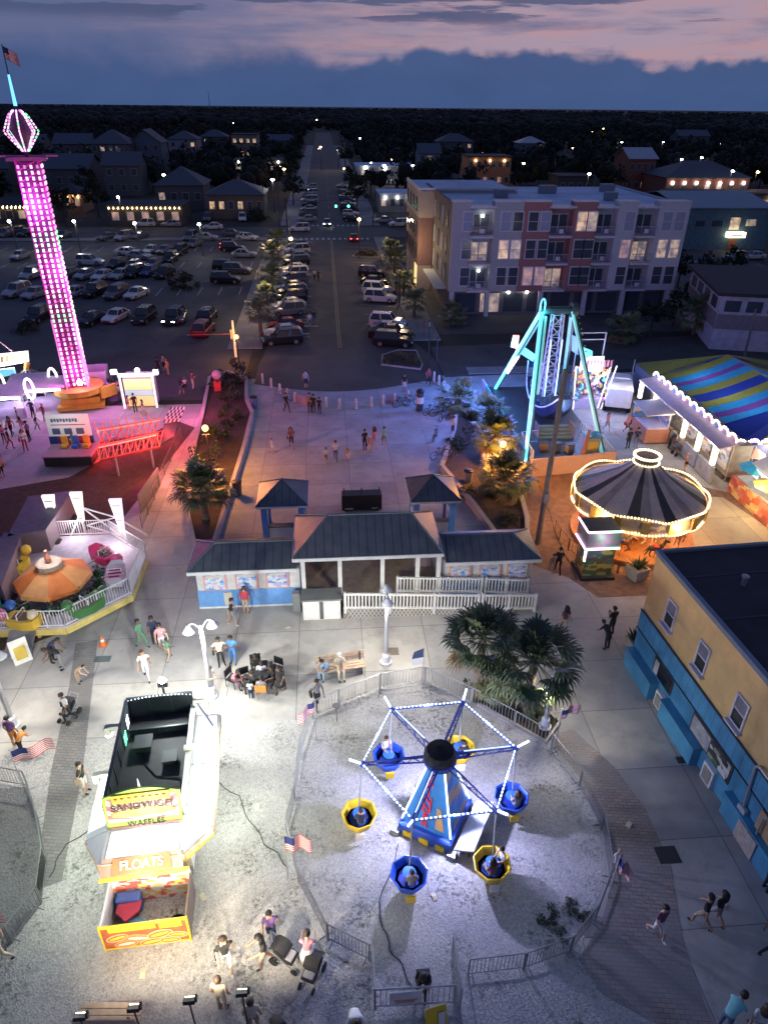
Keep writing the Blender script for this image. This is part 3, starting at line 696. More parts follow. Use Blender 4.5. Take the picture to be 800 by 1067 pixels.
for k in range(3):bmesh_('skirt_plate',ryel,lambda mb:mb.box((-.6+.6*k,-1.075,.2),(.34,.04,.26),rz=0),base)
for sx_ in(-1,1):
 for sy_ in(-1,1):bmesh_('outrigger',grey_m,lambda mb:mb.box((sx_*1.05,sy_*1.05,.12),(.3,.3,.2)),base)
def pyr(mb):
 a,b_=.86,.30
 for k,mi in((0,0),(1,1),(2,0),(3,1)):
  q=Matrix.Rotation(k*PI/2,4,'Z');mb.mat(mi)
  mb.add([q@Vector((-a,-a,.57)),q@Vector((a,-a,.57)),q@Vector((b_,-b_,3.05)),q@Vector((-b_,-b_,3.05))],[(0,1,2,3)])
art=poster_mat('ride_art',[(.04,.18,.62),(.05,.28,.62),(.03,.10,.5),(.45,.30,.16),(.06,.30,.66),(.03,.16,.60)],2.2)
tw=bmesh_('centre_tower',[M('ride_sky_blue',(.04,.24,.66),.4,var=.15),art],pyr,base)
def face_text(body,size,par,x0,z0,nx,ny,nz,mat,sl=.85):
 n=Vector((nx,ny,nz)).normalized();xa=Vector((-n.y,n.x,0)).normalized();ya=n.cross(xa)
 mtx=Matrix((xa,ya,n)).transposed().to_4x4();mtx.translation=x0
 o=part_text(body,size,mat,par,(0,0,0),(0,0,0),sl=sl)
 o.matrix_local=mtx;return o
slope=(.86-.30)/(3.05-.57)
face_text('S\nP\nI\nN\nN\nE\nR',.44,tw,Vector((-.10,-.86+slope*(1.72-.57)-.035,1.74)),0,0,-1,slope,M('letter_red',(.80,.02,.06),.5,var=0),.70)
bmesh_('ride_stripe',M('ride_tan',(.62,.36,.16),.5),lambda mb:mb.quad((.30,-.83,.75),(.62,-.83,.75),(.40,-.83+slope*.9-.02,1.6),(.26,-.83+slope*.9-.02,1.6),.01),tw)
bmesh_('side_platform',M('pale_ride_panel',(.50,.53,.66),.5,.2),lambda mb:mb.box((1.45,.0,.62),(.75,2.1,.06),ry=R(-28)),base)
bmesh_('light_tube',led,lambda mb:[mb.tube((sx_*.9,sy_*.9,.7),(sx_*.33,sy_*.33,3.0),.035)for sx_ in(-1,1)for sy_ in(-1,)],tw)
bmesh_('light_tube',led,lambda mb:[mb.tube((sx_*.9,.9,.7),(sx_*.33,.33,3.0),.035)for sx_ in(-1,1)],tw)
hub=bmesh_('hub',M('hub_black',(.012,.012,.014),.85),lambda mb:mb.lathe([(.32,3.0),(.53,3.1),(.55,3.5),(.46,3.66),(.15,3.72),(1e-5,3.72)],n=14))
bmesh_('hub_band',rdeep,lambda mb:mb.lathe([(.55,3.18),(.57,3.2),(.57,3.3),(.55,3.32)],n=14),hub)
cpx=[(410,738),(480,733),(536,775),(517,842),(428,852),(378,793)]
ang=sorted(math.atan2(G(*p,SZ)[1]-SY,G(*p,SZ)[0]-SX)for p in cpx)
a0=sum(((a-k*PI/3+PI/6)%(PI/3))for k,a in enumerate(ang))/6-PI/6+0
RR=2.6
corner=[Vector((math.cos(a0+k*PI/3)*RR,math.sin(a0+k*PI/3)*RR,SZ))for k in range(6)]
tcols=[]
for k,c in enumerate(corner):
 d_=Vector((c.x,c.y,0)).normalized();s_=Vector((-d_.y,d_.x,0))
 def spoke(mb):
  A=d_*.42
  for(o1,z1,o2,z2)in((.10,-.10,.05,0),(-.10,-.10,-.05,0),(0,.12,0,.06)):
   mb.tube(A+s_*o1+Vector((0,0,SZ+z1)),c+s_*o2+Vector((0,0,z2)),.028)
  for q in range(9):
   f0,f1=q/9,(q+1)/9;w0=.10*(1-f0)+.05*f0;w1=.10*(1-f1)+.05*f1
   p0=A.lerp(Vector((c.x,c.y,0)),f0);p1=A.lerp(Vector((c.x,c.y,0)),f1)
   mb.tube(p0+s_*w0*(1 if q%2 else-1)+Vector((0,0,SZ-.08)),p1+s_*w1*(-1 if q%2 else 1)+Vector((0,0,SZ-.08)),.014,n=4)
   mb.tube(p0+s_*w0*(1 if q%2 else-1)+Vector((0,0,SZ-.08)),p1+Vector((0,0,SZ+.10)),.014,n=4)
 bmesh_('spoke',rdeep,spoke)
 nx_=corner[(k+1)%6]
 rm=bmesh_('rim_bar',rblue,lambda mb:mb.tube(c,nx_,.04))
 def dots(mb):
  for q in range(17):
   p0=c.lerp(nx_,(q+.6)/18.2);p1=c.lerp(nx_,(q+1.15)/18.2);mb.tube(p0+Vector((0,0,.04)),p1+Vector((0,0,.04)),.03,n=5)
 bmesh_('light_strip',led,dots,rm)['kind']='stuff'
 if k%2==0:bmesh_('light_strip',led2,lambda mb:mb.tube(d_*.8+Vector((0,0,SZ+.14)),c*.92+Vector((0,0,SZ*.08+.14)),.022,n=5),rm)
 bmesh_('light_stick',led,lambda mb:mb.tube(c+Vector((0,0,.03)),c+d_*.42+Vector((0,0,.30)),.04))
 bmesh_('corner_joint',rblue,lambda mb:mb.ball((c.x,c.y,c.z),.10,8))
 bot=Vector((d_.x*2.72,d_.y*2.72,1.0))
 bmesh_('hanger_rod',grey_m,lambda mb:mb.tube(c,bot+Vector((0,0,.25)),.03))
# colours follow the photo: match each tub to the nearest pixel
tubpx=[((375,845),'y'),((424,908),'b'),((505,900),'y'),((534,835),'b'),((480,777),'y'),((405,782),'b')]
TUBS=[]
for k,c in enumerate(corner):
 d_=Vector((c.x,c.y,0)).normalized();tx,ty=SX+d_.x*2.72,SY+d_.y*2.72
 col_=min(tubpx,key=lambda q:(G(*q[0],.9)[0]-tx)**2+(G(*q[0],.9)[1]-ty)**2)[1]
 mt=ryel if col_=='y' else rblue
 L0=(d_.x*2.72,d_.y*2.72,.32)
 tub=bmesh_('tub',mt,lambda mb:mb.lathe([(.30,0),(.46,.10),(.62,.52),(.64,.56),(.60,.57),(.56,.52),(.40,.16),(1e-5,.14)],L0,8,a0+k))
 bmesh_('tub_wheel',M('wheel_blue',(.05,.20,.70),.4),lambda mb:mb.lathe([(.05,.14),(.05,.55),(.22,.56),(.22,.60),(1e-5,.62)],L0,12),tub)
 bmesh_('tub_trim',ryel if col_=='b' else white,lambda mb:mb.box((L0[0]-d_.y*0+math.cos(a0+k)*.0,L0[1]-.60,L0[2]+.12),(.30,.07,.3)),tub)
 bmesh_('tub_bench',rdeep,lambda mb:mb.lathe([(.52,.30),(.36,.30),(.36,.26)],L0,8,a0+k),tub)
 TUBS.append((tx,ty,col_))
# ring fence of linked barrier panels
def fence_line(name,label,pts,cat='fence',h=1.0,mat=galv,step_=2.0,bars=.14,gap=None,group=None,z0=0.0,foot=True):
 t=thing(name,label,cat,(pts[0][0],pts[0][1],z0),0,group)
 segs=[]
 for a,b_ in zip(pts[:-1],pts[1:]):
  a,b_=Vector((a[0],a[1],0)),Vector((b_[0],b_[1],0));n=max(1,round((b_-a).length/step_))
  for k in range(n):segs.append((a.lerp(b_,k/n),a.lerp(b_,(k+1)/n)))
 for(a,b_)in segs:
  mb=MB();d_=(b_-a).normalized();a2,b2=a+d_*.03,b_-d_*.03;Zv=lambda q:Vector((0,0,z0+q))
  mb.tube(a2+Zv(h),b2+Zv(h),.022,n=5);mb.tube(a2+Zv(.14),b2+Zv(.14),.02,n=5)
  mb.tube(a2+Zv(0),a2+Zv(h),.024,n=5);mb.tube(b2+Zv(0),b2+Zv(h),.024,n=5)
  n=max(2,int((b2-a2).length/bars))
  for k in range(1,n):p=a2.lerp(b2,k/n);mb.tube(p+Zv(.14),p+Zv(h),.010,n=4,cap=False)
  if foot:
   s_=Vector((-d_.y,d_.x,0))*.22
   for e in(a2+d_*.12,b2-d_*.12):mb.tube(e-s_+Zv(.02),e+s_+Zv(.02),.02,n=4)
  mb.build('panel',mat,t,True)
 return t
fence_line('barrier_fence','grey steel barrier fence running round the far side of the tub ride',[(-2.9,-42.5),(-2.75,-40.5),(-2.3,-38.6)]+ring[1:7])
mid=M('dull_steel_mesh',(.22,.23,.24),.5,.4)
fence_line('mesh_fence','low dull mesh fence along the brick path side of the tub ride',ring[6:12]+[(4.0,-48.75),(2.3,-48.8)],h=.9,mat=mid,bars=.11)
fence_line('mesh_fence','low dull mesh fence curving on the food trailer side of the tub ride',[(-2.9,-42.5),(-3.15,-43.8),(-2.7,-45.6),(-1.75,-47.5),(-.5,-48.2)],h=.9,mat=mid,bars=.11)
fence_line('mesh_fence','mesh fence round the dark gravel ring at the left edge',[(-15.5,-40.5),(-12.8,-41.2),(-11.9,-42.7),(-11.1,-44.3),(-10.8,-45.7),(-11.3,-46.9),(-13,-48)],h=.9,mat=mid,bars=.12)
gt=thing('entrance_gate','grey entrance gate enclosure with a white notice board below the tub ride','gate',(.9,-49.1,0))
def gate(mb):
 for(a,b_)in(((-.45,-48.3),(-.45,-49.45)),((-.45,-49.45),(1.8,-49.5)),((1.95,-48.2),(1.95,-49.6))):
  A,B=Vector((*a,0)),Vector((*b_,0))
  for z in(.15,1.05):mb.tube(A+Vector((0,0,z)),B+Vector((0,0,z)),.03,n=5)
  n=int((B-A).length/.16)
  for k in range(n+1):p_=A.lerp(B,k/n);mb.tube(p_+Vector((0,0,0 if k in(0,n)else.15)),p_+Vector((0,0,1.05)),.014 if k not in(0,n)else.03,n=4)
mb=MB();gate(mb);mb.build('frame',galv,gt,True)
mb=MB();mb.b2(-.05,.85,-49.53,-49.49,.30,.95);nb=mb.build('notice_board',M('notice_white',(.62,.60,.58),.5),gt,True)
mb=MB();mb.b2(.08,.72,-49.545,-49.531,.50,.56);mb.b2(.12,.66,-49.545,-49.531,.40,.44);mb.build('notice_print',M('notice_orange',(.55,.25,.15),.5),nb,True)
sg=thing('folding_sign','yellow and white folding sign standing in front of the gate enclosure','sign',(1.15,-50.0,0),R(12))
mb=MB();mb.quad((-.3,-.28,0),(.3,-.28,0),(.3,0,1.1),(-.3,0,1.1),.03);mb.build('panel',ryel,sg)
mb=MB();mb.quad((.3,.28,0),(-.3,.28,0),(-.3,.02,1.1),(.3,.02,1.1),.03);mb.build('panel',white,sg)
mb=MB()
mb.quad((.02,-.27,.1),(.20,-.27,.1),(.24,-.08,.9),(.06,-.08,.9),.012);pp=mb.build('sign_stripe',white,sg)
pp.location=(0,-.02,0)
# flags on slim poles
f_red=M('flag_red',(.50,.03,.06),.8,var=.08);f_wht=M('flag_white',(.66,.66,.66),.8,var=.06);f_blu=M('flag_blue',(.02,.03,.16),.8,var=.1)
def flag_mesh(L_,H_,droop,ph,z):
 mb=MB();nx,ny=13,13
 P=lambda i,j:Vector((L_*i/nx*(1-.25*droop),.09*math.sin(i*.75+ph)*min(1,i/4),z-H_*j/ny-droop*L_*.8*(i/nx)**1.25))
 for i in range(nx):
  for j in range(ny):
   mb.mat(2 if(i<5 and j<7)else(0 if j%2==0 else 1))
   mb.add([P(i,j),P(i,j+1),P(i+1,j+1),P(i+1,j)],[(0,1,2,3)])
 return mb
def flag(px,py,rz,label,h=2.6,L_=1.05,H_=.62,droop=.55,lean=0,ph=0,pole_h=None):
 p=G(px,py);t=thing('flag',label,'flag',(p[0],p[1],0),rz,'flags on the ride fences')
 mb=MB();mb.tube((0,0,0),(0,0,h+.05),.022,.016);mb.ball((0,0,h+.08),.035,6);mb.build('pole',galv,t)
 flag_mesh(L_,H_,droop,ph,h).build('banner',[f_red,f_wht,f_blu],t);t.rotation_euler=(lean,0,rz);return t
flag(330,772,R(190),'flag drooping over the barrier left of the concrete, by the walking person in black',2.2,.9,.55,.9,ph=1)
flag(300,915,R(10),'flag hanging on the trailer side fence of the tub ride',2.2,.95,.7,.45,ph=2)
flag(28,828,R(12),'flag streaming out at the far corner of the left gravel ring',2.3,1.35,.55,-.25,ph=0)
flag(578,778,R(15),'flag on the barrier corner near the white lamp base under the palms',2.0,.8,.45,-.3,ph=3)
flag(633,935,R(-20),'small limp flag on the brick path side fence of the tub ride',2.1,.6,.6,.9,ph=2)
flag(-4,1000,R(60),'flag at the bottom left fence beside the person in cream',1.9,.7,.5,.6,ph=1)
p=G(440,712);pf=thing('pennant','pale blue pennant on a thin pole at the top of the tub ride barrier','pennant',(p[0],p[1],0))
mb=MB();mb.tube((0,0,0),(0,0,2.1),.02);mb.build('pole',galv,pf)
mb=MB();mb.mat(0).quad((0,0,2.05),(0,.03,1.5),(-.5,.1,1.35),(-.42,.05,1.8));mb.mat(1).quad((0,0,1.5),(0,.03,1.1),(-.45,.12,1.0),(-.5,.1,1.35));mb.build('banner',[M('navy_cloth',(.05,.07,.14),.8),f_wht],pf)
# marker disc on a short stake by the fence
for(px,py,lab)in((351,752,'round dark marker disc on a short stake by the barrier'),):
 p=G(px,py);t=thing('marker_disc',lab,'marker',(p[0],p[1],0));mb=MB();mb.tube((0,0,0),(0,0,.9),.015);mb.build('stake',dark_m,t)
 mb=MB();mb.lathe([(1e-5,0),(.16,.01),(.16,.04),(1e-5,.05)],(0,0,.9),10);mb.build('disc',M('brown_disc',(.14,.12,.12),.7),t)
# food trailer
TX,TY,TR=-7.42,-43.0,R(4.5)
ft=thing('food_trailer','white food trailer with lit awnings, black roof screens and a sandwich sign board','food trailer',(TX,TY,0),TR)
aw=M('white_awning_cloth',(.78,.80,.78),.6,var=.06);yel_t=M('trailer_yellow',(.80,.52,.03),.5,var=.12)
tbody=M('trailer_white',(.70,.70,.66),.45,var=.08)
bk=M('black_screen',(.018,.024,.032),.55,var=.3,scale=3);bkf=M('screen_frame',(.05,.06,.07),.4,.5)
mb=MB();mb.b2(-1.17,1.17,-2.25,2.55,.35,2.68,.03);mb.build('body',tbody,ft)
mb=MB()
for y in(-.6,.4):
 for s_ in(-1,1):mb.tube((s_*1.0,y,.34),(s_*1.19,y,.34),.33,n=14)
mb.build('wheel',rub,ft)
mb=MB();mb.b2(-1.10,1.10,-1.9,2.48,2.69,2.74);mb.build('roof',M('dark_roof_deck',(.022,.024,.027),.6,var=.5,scale=1.2),ft)
for(x,y,w_,h_)in((-.45,1.0,.5,.28),(.5,.3,.4,.2),(.2,-1.0,.34,.16)):mb=MB();mb.b2(x-w_/2,x+w_/2,y-w_/2,y+w_/2,2.745,2.745+h_,.03);mb.b2(x-w_/2-.05,x+w_/2+.05,y-w_/2-.05,y+w_/2+.05,2.745+h_,2.775+h_);mb.build('roof_vent',M('vent_dark',(.05,.055,.06),.5,.3),ft)
mb=MB();mb.path([(-.45,.75,2.77),(-.3,.2,2.77),(.1,-.3,2.77),(.9,-.5,2.77),(1.0,-1.6,2.77)],.02);mb.build('roof_cable',rub,ft)
def parapet(name,x0,x1,y0,y1,z0=2.7,z1=3.62):
 mb=MB();mb.b2(x0,x1,y0,y1,z0,z1);o=mb.build(name,bk,ft)
 f=MB();L_=max(x1-x0,y1-y0);n=int(L_/.62)
 for k in range(n+1):
  if x1-x0>y1-y0:xx=x0+(x1-x0)*k/n;f.b2(xx-.02,xx+.02,y0-.03,y1+.03,z0+.03,z1+.03)
  else:yy=y0+(y1-y0)*k/n;f.b2(x0-.03,x1+.03,yy-.02,yy+.02,z0+.03,z1+.03)
 f.b2(x0-.025,x1+.025,y0-.025,y1+.025,z1,z1+.04);f.build('screen_frame',bkf,o)
parapet('roof_screen',-1.12,1.12,2.46,2.52)
parapet('roof_screen',-1.16,-1.10,-1.85,2.40)
mb=MB();mb.b2(1.10,1.16,-1.85,2.52,2.7,3.05);mb.b2(1.04,1.22,-1.9,2.55,3.05,3.09);mb.build('roof_side',tbody,ft)
mb=MB()
mb.b2(-1.0,1.0,1.55,1.6,2.76,3.05)
for k in range(9):x=-1+.25*k;mb.b2(x-.012,x+.012,1.54,1.61,2.76,3.05)
mb.build('roof_rail',bkf,ft)
mb=MB()
for k in range(18):mb.ball((-1.08+2.16*k/17,2.44,3.60+.10*math.sin(PI*k/17)),.022,6)
mb.build('bulb',glow('cool_bulb',(.85,.95,1),4),ft)['kind']='stuff'
for(y,z,m_)in((1.85,3.2,glow('white_pixel',(.8,.9,1),3)),(1.25,3.05,glow('green_pixel',(.05,.9,.35),2.2))):
 mb=MB()
 for i in range(4):
  for j in range(6):mb.b2(-1.075,-1.06,y-.16+.09*i,y-.12+.09*i,z-.24+.08*j,z-.20+.08*j)
 mb.build('led_panel',m_,ft)['kind']='stuff'
# front sign with an arched head
def arch_panel(y,z0,w_,h,arch,t=.06,lean=.18):
 vs=[(-w_/2,z0),(w_/2,z0),(w_/2+.04,z0+h)];n=10
 for k in range(1,n):a=k/n;vs.append((w_/2+.04-(w_+.08)*a,z0+h+arch*math.sin(PI*a)))
 vs.append((-w_/2-.04,z0+h))
 f=[(x,y-t/2+lean*(z-z0),z)for x,z in vs];b_=[(x,y+t/2+lean*(z-z0),z)for x,z in vs];n=len(vs)
 return f+b_,[tuple(range(n)),tuple(range(2*n-1,n-1,-1))]+[(i,n+i,n+(i+1)%n,(i+1)%n)for i in range(n)]
mb=MB();mb.add(*arch_panel(-2.05,2.72,2.22,1.16,.24));sgn=mb.build('sign_board',M('sign_green_edge',(.42,.66,.10),.5,var=.1),ft)
def sgp(name,mat,x0,x1,z0,z1,d=.045,cut=None):
 lean=.18;mb=MB();y=lambda z:-2.05-.03-d+lean*(z-2.72)
 mb.quad((x0,y(z0),z0),(x1,y(z0),z0),(x1,y(z1),z1),(x0,y(z1),z1),d-.004)
 return mb.build(name,mat,sgn)
cream=M('sign_cream',(.72,.66,.52),.5,var=.1)
def fan(mb):
 y=lambda z:-2.05-.034+.18*(z-2.72)
 cx_,cz_=0,2.95
 n=22
 for k in range(n):
  a0_,a1_=PI*k/n-.0,PI*(k+1)/n;mb.mat(k%2)
  def pt(a):
   r_=1e3
   c_,s2=math.cos(a),math.sin(a)
   r_=min(1.06/max(1e-4,abs(c_)),.88/max(1e-4,s2));return(cx_+c_*r_,y(cz_+s2*r_)-.006,cz_+s2*r_)
  mb.tri((cx_,y(cz_)-.006,cz_),pt(a0_),pt(a1_),.004)
mb=MB();fan(mb);mb.build('sign_rays',[M('sign_pink_ray',(.62,.20,.22),.5),cream],sgn)
sgp('sign_band',M('sign_yellow',(.80,.55,.05),.5,var=.15),-.85,.85,3.68,3.98,.05)
def roll(mb):
 lean=.18
 for k in range(16):
  x0,x1=-.95+1.9*k/16,-.95+1.9*(k+1)/16;zc=lambda x:3.24+.05*math.cos(x*1.6);hh=lambda x:.17*math.sqrt(max(0,1-(x/.97)**2))+.005
  y=lambda z:-2.05-.062+lean*(z-2.72)
  mb.mat(0).quad((x0,y(zc(x0)-hh(x0)),zc(x0)-hh(x0)),(x1,y(zc(x1)-hh(x1)),zc(x1)-hh(x1)),(x1,y(zc(x1)+hh(x1)),zc(x1)+hh(x1)),(x0,y(zc(x0)+hh(x0)),zc(x0)+hh(x0)),.012)
mb=MB();roll(mb);mb.build('sign_roll',poster_mat('bread_print',[(.62,.36,.10),(.70,.44,.14),(.55,.28,.08),(.66,.40,.16)],14),sgn)
lett_d=M('letter_black',(.02,.02,.025),.5,var=0);lett_w=M('letter_white',(.8,.8,.78),.5,var=0);lett_r=M('letter_orange',(.72,.28,.10),.5,var=0)
def strip_text(body,size,x,z,mat,par=sgn,y=None,d=.085):
 n=Vector((0,-1,.18));return face_text(body,size,par,Vector((x,(-2.05-.03-d+.18*(z-2.72))if y is None else y,z)),0,n.x,n.y,n.z,mat)
strip_text('SANDWICH',.34,0,3.55,lett_d)
strip_text('WAFFLES',.27,.05,2.90,lett_d)
sgp('sign_foot',M('sign_pink_band',(.66,.34,.34),.5),-1.06,1.06,2.74,2.79,.05)
mb=MB()
for k in range(8):mb.b2(-.78+.2*k,-.68+.2*k,-2.05-.10+.18*1.05,-2.05-.088+.18*1.05,3.78,3.88)
mb.build('sign_blocks',lett_r,sgn)['kind']='stuff'
mb=MB();mb.lathe([(.10,0),(.05,.30),(.015,.75),(1e-5,.78)],(-.02,-1.75,3.7),8);mb.build('spike',white_m,ft)
# awnings
fas=poster_mat('awning_fascia_print',[(.70,.62,.50),(.66,.30,.22),(.74,.70,.62),(.62,.45,.25),(.70,.52,.45)],12)
def awning(p0,p1,q0,q1,label_part='awning'):
 """p0 p1 along the trailer, q0 q1 outer edge"""
 up=(Vector(p1)-Vector(p0)).cross(Vector(q0)-Vector(p0)).z>0
 mb=MB();mb.quad(*((p0,p1,q1,q0)if up else(p1,p0,q0,q1)),.03);o=mb.build(label_part,aw,ft)
 f=MB();f.quad((*q0[:2],q0[2]),(*q1[:2],q1[2]),(q1[0],q1[1],q1[2]-.26),(q0[0],q0[1],q0[2]-.26),.04);f.build('fascia',fas,o)
 f=MB();f.quad((q0[0],q0[1],q0[2]-.262),(q1[0],q1[1],q1[2]-.262),(q1[0],q1[1],q1[2]-.36),(q0[0],q0[1],q0[2]-.36),.04);f.build('trim',yel_t,o)
 return o
fa=awning((-1.12,-2.12,2.70),(1.12,-2.12,2.70),(-1.22,-3.15,2.62),(1.22,-3.15,2.62))
awning((1.19,-2.1,2.70),(1.19,2.3,2.70),(2.02,-2.35,2.60),(2.02,2.3,2.60))
awning((-1.19,-2.1,2.70),(-1.19,.3,2.70),(-1.78,-2.25,2.58),(-1.78,.3,2.58))
awning((1.13,-2.13,2.695),(1.19,-2.11,2.695),(1.23,-3.14,2.615),(2.01,-2.37,2.60))
awning((-1.19,-2.11,2.695),(-1.13,-2.13,2.695),(-1.77,-2.27,2.58),(-1.23,-3.14,2.615))
mb=MB();mb.quad((-1.2,-3.42,2.36),(1.2,-3.42,2.36),(1.14,-3.06,2.70),(-1.14,-3.06,2.70),.03);fb=mb.build('letter_board',M('float_board',(.60,.40,.30),.5,var=.2),fa)
mb=MB();mb.quad((-.86,-3.415,2.385),(.86,-3.415,2.385),(.82,-3.09,2.69),(-.82,-3.09,2.69),.006);o=mb.build('letter_ground',M('float_ground',(.66,.26,.12),.5),fb);o.location=(0,-.012,.012)
face_text('FLOATS',.36,fb,Vector((0,-3.27,2.565)),0,0,-.687,.727,lett_w)
mb=MB();mb.quad((-1.26,-3.50,2.24),(1.26,-3.50,2.24),(1.2,-3.43,2.35),(-1.2,-3.43,2.35),.03);mb.build('trim',yel_t,fb)
mb=MB();mb.quad((-1.05,-3.02,2.675),(1.05,-3.02,2.675),(1.0,-2.2,2.74),(-1.0,-2.2,2.74),.01);mb.build('light_panel',glow('awning_panel_light',(1,1,.97),.9),fa)  # glowing sheet laid on the cloth, standing in for lamplight on it
mb=MB();mb.quad((1.28,-2.0,2.72),(1.94,-2.2,2.64),(1.94,2.2,2.64),(1.28,2.2,2.72),.01);mb.build('light_panel',glow('awning_panel_light'),ft)
mb=MB();mb.quad((-1.25,-1.9,2.715),(-1.7,-2.0,2.63),(-1.7,.2,2.63),(-1.25,.2,2.715),.01);mb.build('light_panel',glow('awning_panel_light'),ft)
mb=MB();mb.b2(1.6,1.64,-1.9,2.2,2.71,2.74);mb.b2(1.2,2.0,.0,.05,2.71,2.74);mb.build('awning_rib',M('pale_grey_rib',(.45,.47,.48),.5),ft)
# brackets with flood lamps
flood=glow('flood_lens',(.92,1,.96),30)
def arm(x0,x1,y,z,lens=True):
 mb=MB();mb.b2(min(x0,x1),max(x0,x1),y-.07,y+.07,z-.07,z+.07);mb.b2(x1-.09,x1+.09,y-.10,y+.10,z-.30,z+.06);o=mb.build('lamp_arm',M('cream_metal',(.62,.60,.50),.5),ft)
 if lens:mb=MB();mb.lathe([(.10,0),(.13,-.05),(.08,-.09),(1e-5,-.1)],(x1,y,z-.30),10);mb.build('lamp_lens',flood,o)
arm(-1.15,-1.75,1.75,3.1);arm(-1.15,-1.85,-.05,2.85,False);arm(1.16,1.6,2.3,3.3,False);arm(1.0,1.75,.35,3.2,False)
mb=MB();mb.quad((1.2,2.5,3.35),(1.24,2.25,3.38),(1.9,1.35,2.9),(1.86,1.6,2.86),.05);mb.build('awning_wing',aw,ft)
mb=MB();mb.tube((.15,2.62,2.7),(.15,2.62,3.95),.04);mb.box((.15,2.7,4.0),(.34,.12,.24));fl=mb.build('flood_mast',dark_m,ft)
mb=MB();mb.box((.15,2.78,4.0),(.28,.04,.2));mb.ball((.15,2.70,4.16),.12,10);mb.build('lamp_lens',glow('strong_lens',(.95,1,.97),60),fl)
# open counter pen in front of the trailer
pn=thing('counter_pen','open front pen of the food trailer with a food picture banner across its front','counter',(-7.18,-46.5,0),R(3))
food=M('banner_orange_ground',(.40,.10,.04),.5,var=.35,scale=4);poster_mat('food_banner_print',[(.70,.45,.06),(.55,.18,.08),(.62,.36,.22),(.66,.48,.36),(.30,.08,.05),(.66,.50,.38),(.58,.24,.12),(.42,.16,.08),(.68,.40,.30)],10)
mb=MB();mb.b2(-1.22,1.22,-.76,-.72,.12,1.16);bo=mb.build('banner',food,pn)
mb=MB();mb.b2(-1.24,1.24,-.775,-.705,1.16,1.22);mb.b2(-1.24,1.24,-.775,-.705,.06,.12);mb.b2(-1.27,-1.22,-.78,-.7,0,1.25);mb.b2(1.22,1.27,-.78,-.7,0,1.25);mb.build('banner_frame',yel_t,bo)
mb=MB();mb.b2(-1.0,.35,-.80,-.777,.98,1.32);mb.build('banner_head',yel_t,bo);mb=MB();mb.b2(.45,1.1,-.80,-.777,.92,1.24);mb.build('banner_head',yel_t,bo)
rr=random.Random(8)
for k,(x,z,w_,a)in enumerate(((-.82,.62,.34,.3),(-.25,.50,.40,-.15),(.40,.58,.40,.25),(.92,.46,.30,-.2),(-.60,.30,.36,.1),(.12,.26,.36,.15),(.66,.24,.32,-.1))):
 y_=-.764-.004*k
 for(nm,sc2,c_,dy)in(('bun_picture',1,[(.66,.42,.20),(.58,.30,.12)][k%2],0),('filling_picture',.62,[(.42,.09,.04),(.55,.16,.05),(.30,.08,.04)][k%3],-.0015),('sauce_picture',.35,[(.78,.55,.06),(.70,.62,.5)][k%2],-.003)):
  ps_=[(x+w_*sc2**.3*math.cos(2*PI*i/14)*math.cos(a)-w_*.55*sc2*math.sin(2*PI*i/14)*math.sin(a),y_+dy,z+w_*sc2**.3*math.cos(2*PI*i/14)*math.sin(a)+w_*.55*sc2*math.sin(2*PI*i/14)*math.cos(a))for i in range(14)]
  mb=MB();mb.add(ps_,[tuple(range(14))]);mb.build(nm,M('%s_%s'%(nm,ORD[k%3]),c_,.5,var=.3,scale=12),bo)
mb=MB();mb.b2(-1.24,-1.19,-.70,.72,.05,1.2);mb.build('side_wall',M('pen_pale_wall',(.58,.64,.68),.5),pn)
mb=MB();mb.b2(1.19,1.24,-.70,.72,.05,1.2);mb.build('side_wall',M('pen_brown_wall',(.20,.15,.13),.6),pn)
mb=MB();mb.b2(-1.22,1.22,.68,.72,.05,1.5);mb.build('back_panel',poster_mat('pen_print',[(.62,.12,.10),(.7,.66,.6),(.62,.12,.10),(.66,.6,.55),(.70,.50,.12),(.68,.66,.62)],8),pn)
def loose(name,label,cat,fn,mat):
 mb=MB();fn(mb);o=mb.build(name,mat);o.location=pn.location;o.rotation_euler=pn.rotation_euler;return tag(o,label,cat)
loose('hose_coil','coiled pale blue hose lying in the trailer pen','hose',lambda mb:[mb.path([(-.45+(.20+.05*k)*math.cos(a*PI/8),-.35+(.18+.05*k)*math.sin(a*PI/8),.06+.03*k)for a in range(17)],.03)for k in range(5)],M('hose_blue',(.22,.48,.74),.4))
loose('red_board','red pointed panel leaning inside the trailer pen','panel',lambda mb:mb.prism([(-1.0,.28),(-.3,.34),(-.32,.0),(-.68,-.28),(-1.02,.02)],.55,.62),M('red_board',(.50,.05,.10),.5))
loose('blue_bin','blue plastic bin in the far corner of the trailer pen','bin',lambda mb:mb.b2(-1.1,-.35,.3,.64,.02,.7,.04),M('bin_blue',(.08,.18,.55),.5))
loose('black_bucket','round black bucket in the right corner of the trailer pen','bucket',lambda mb:mb.lathe([(.22,0),(.28,.42),(.26,.42),(.2,.05),(1e-5,.05)],(.85,-.42,.02),14),black)
loose('white_tank','small clear tank beside the hose in the trailer pen','tank',lambda mb:mb.b2(-1.12,-.85,-.62,-.3,.02,.4,.04),M('tank_plastic',(.55,.62,.66),.3))
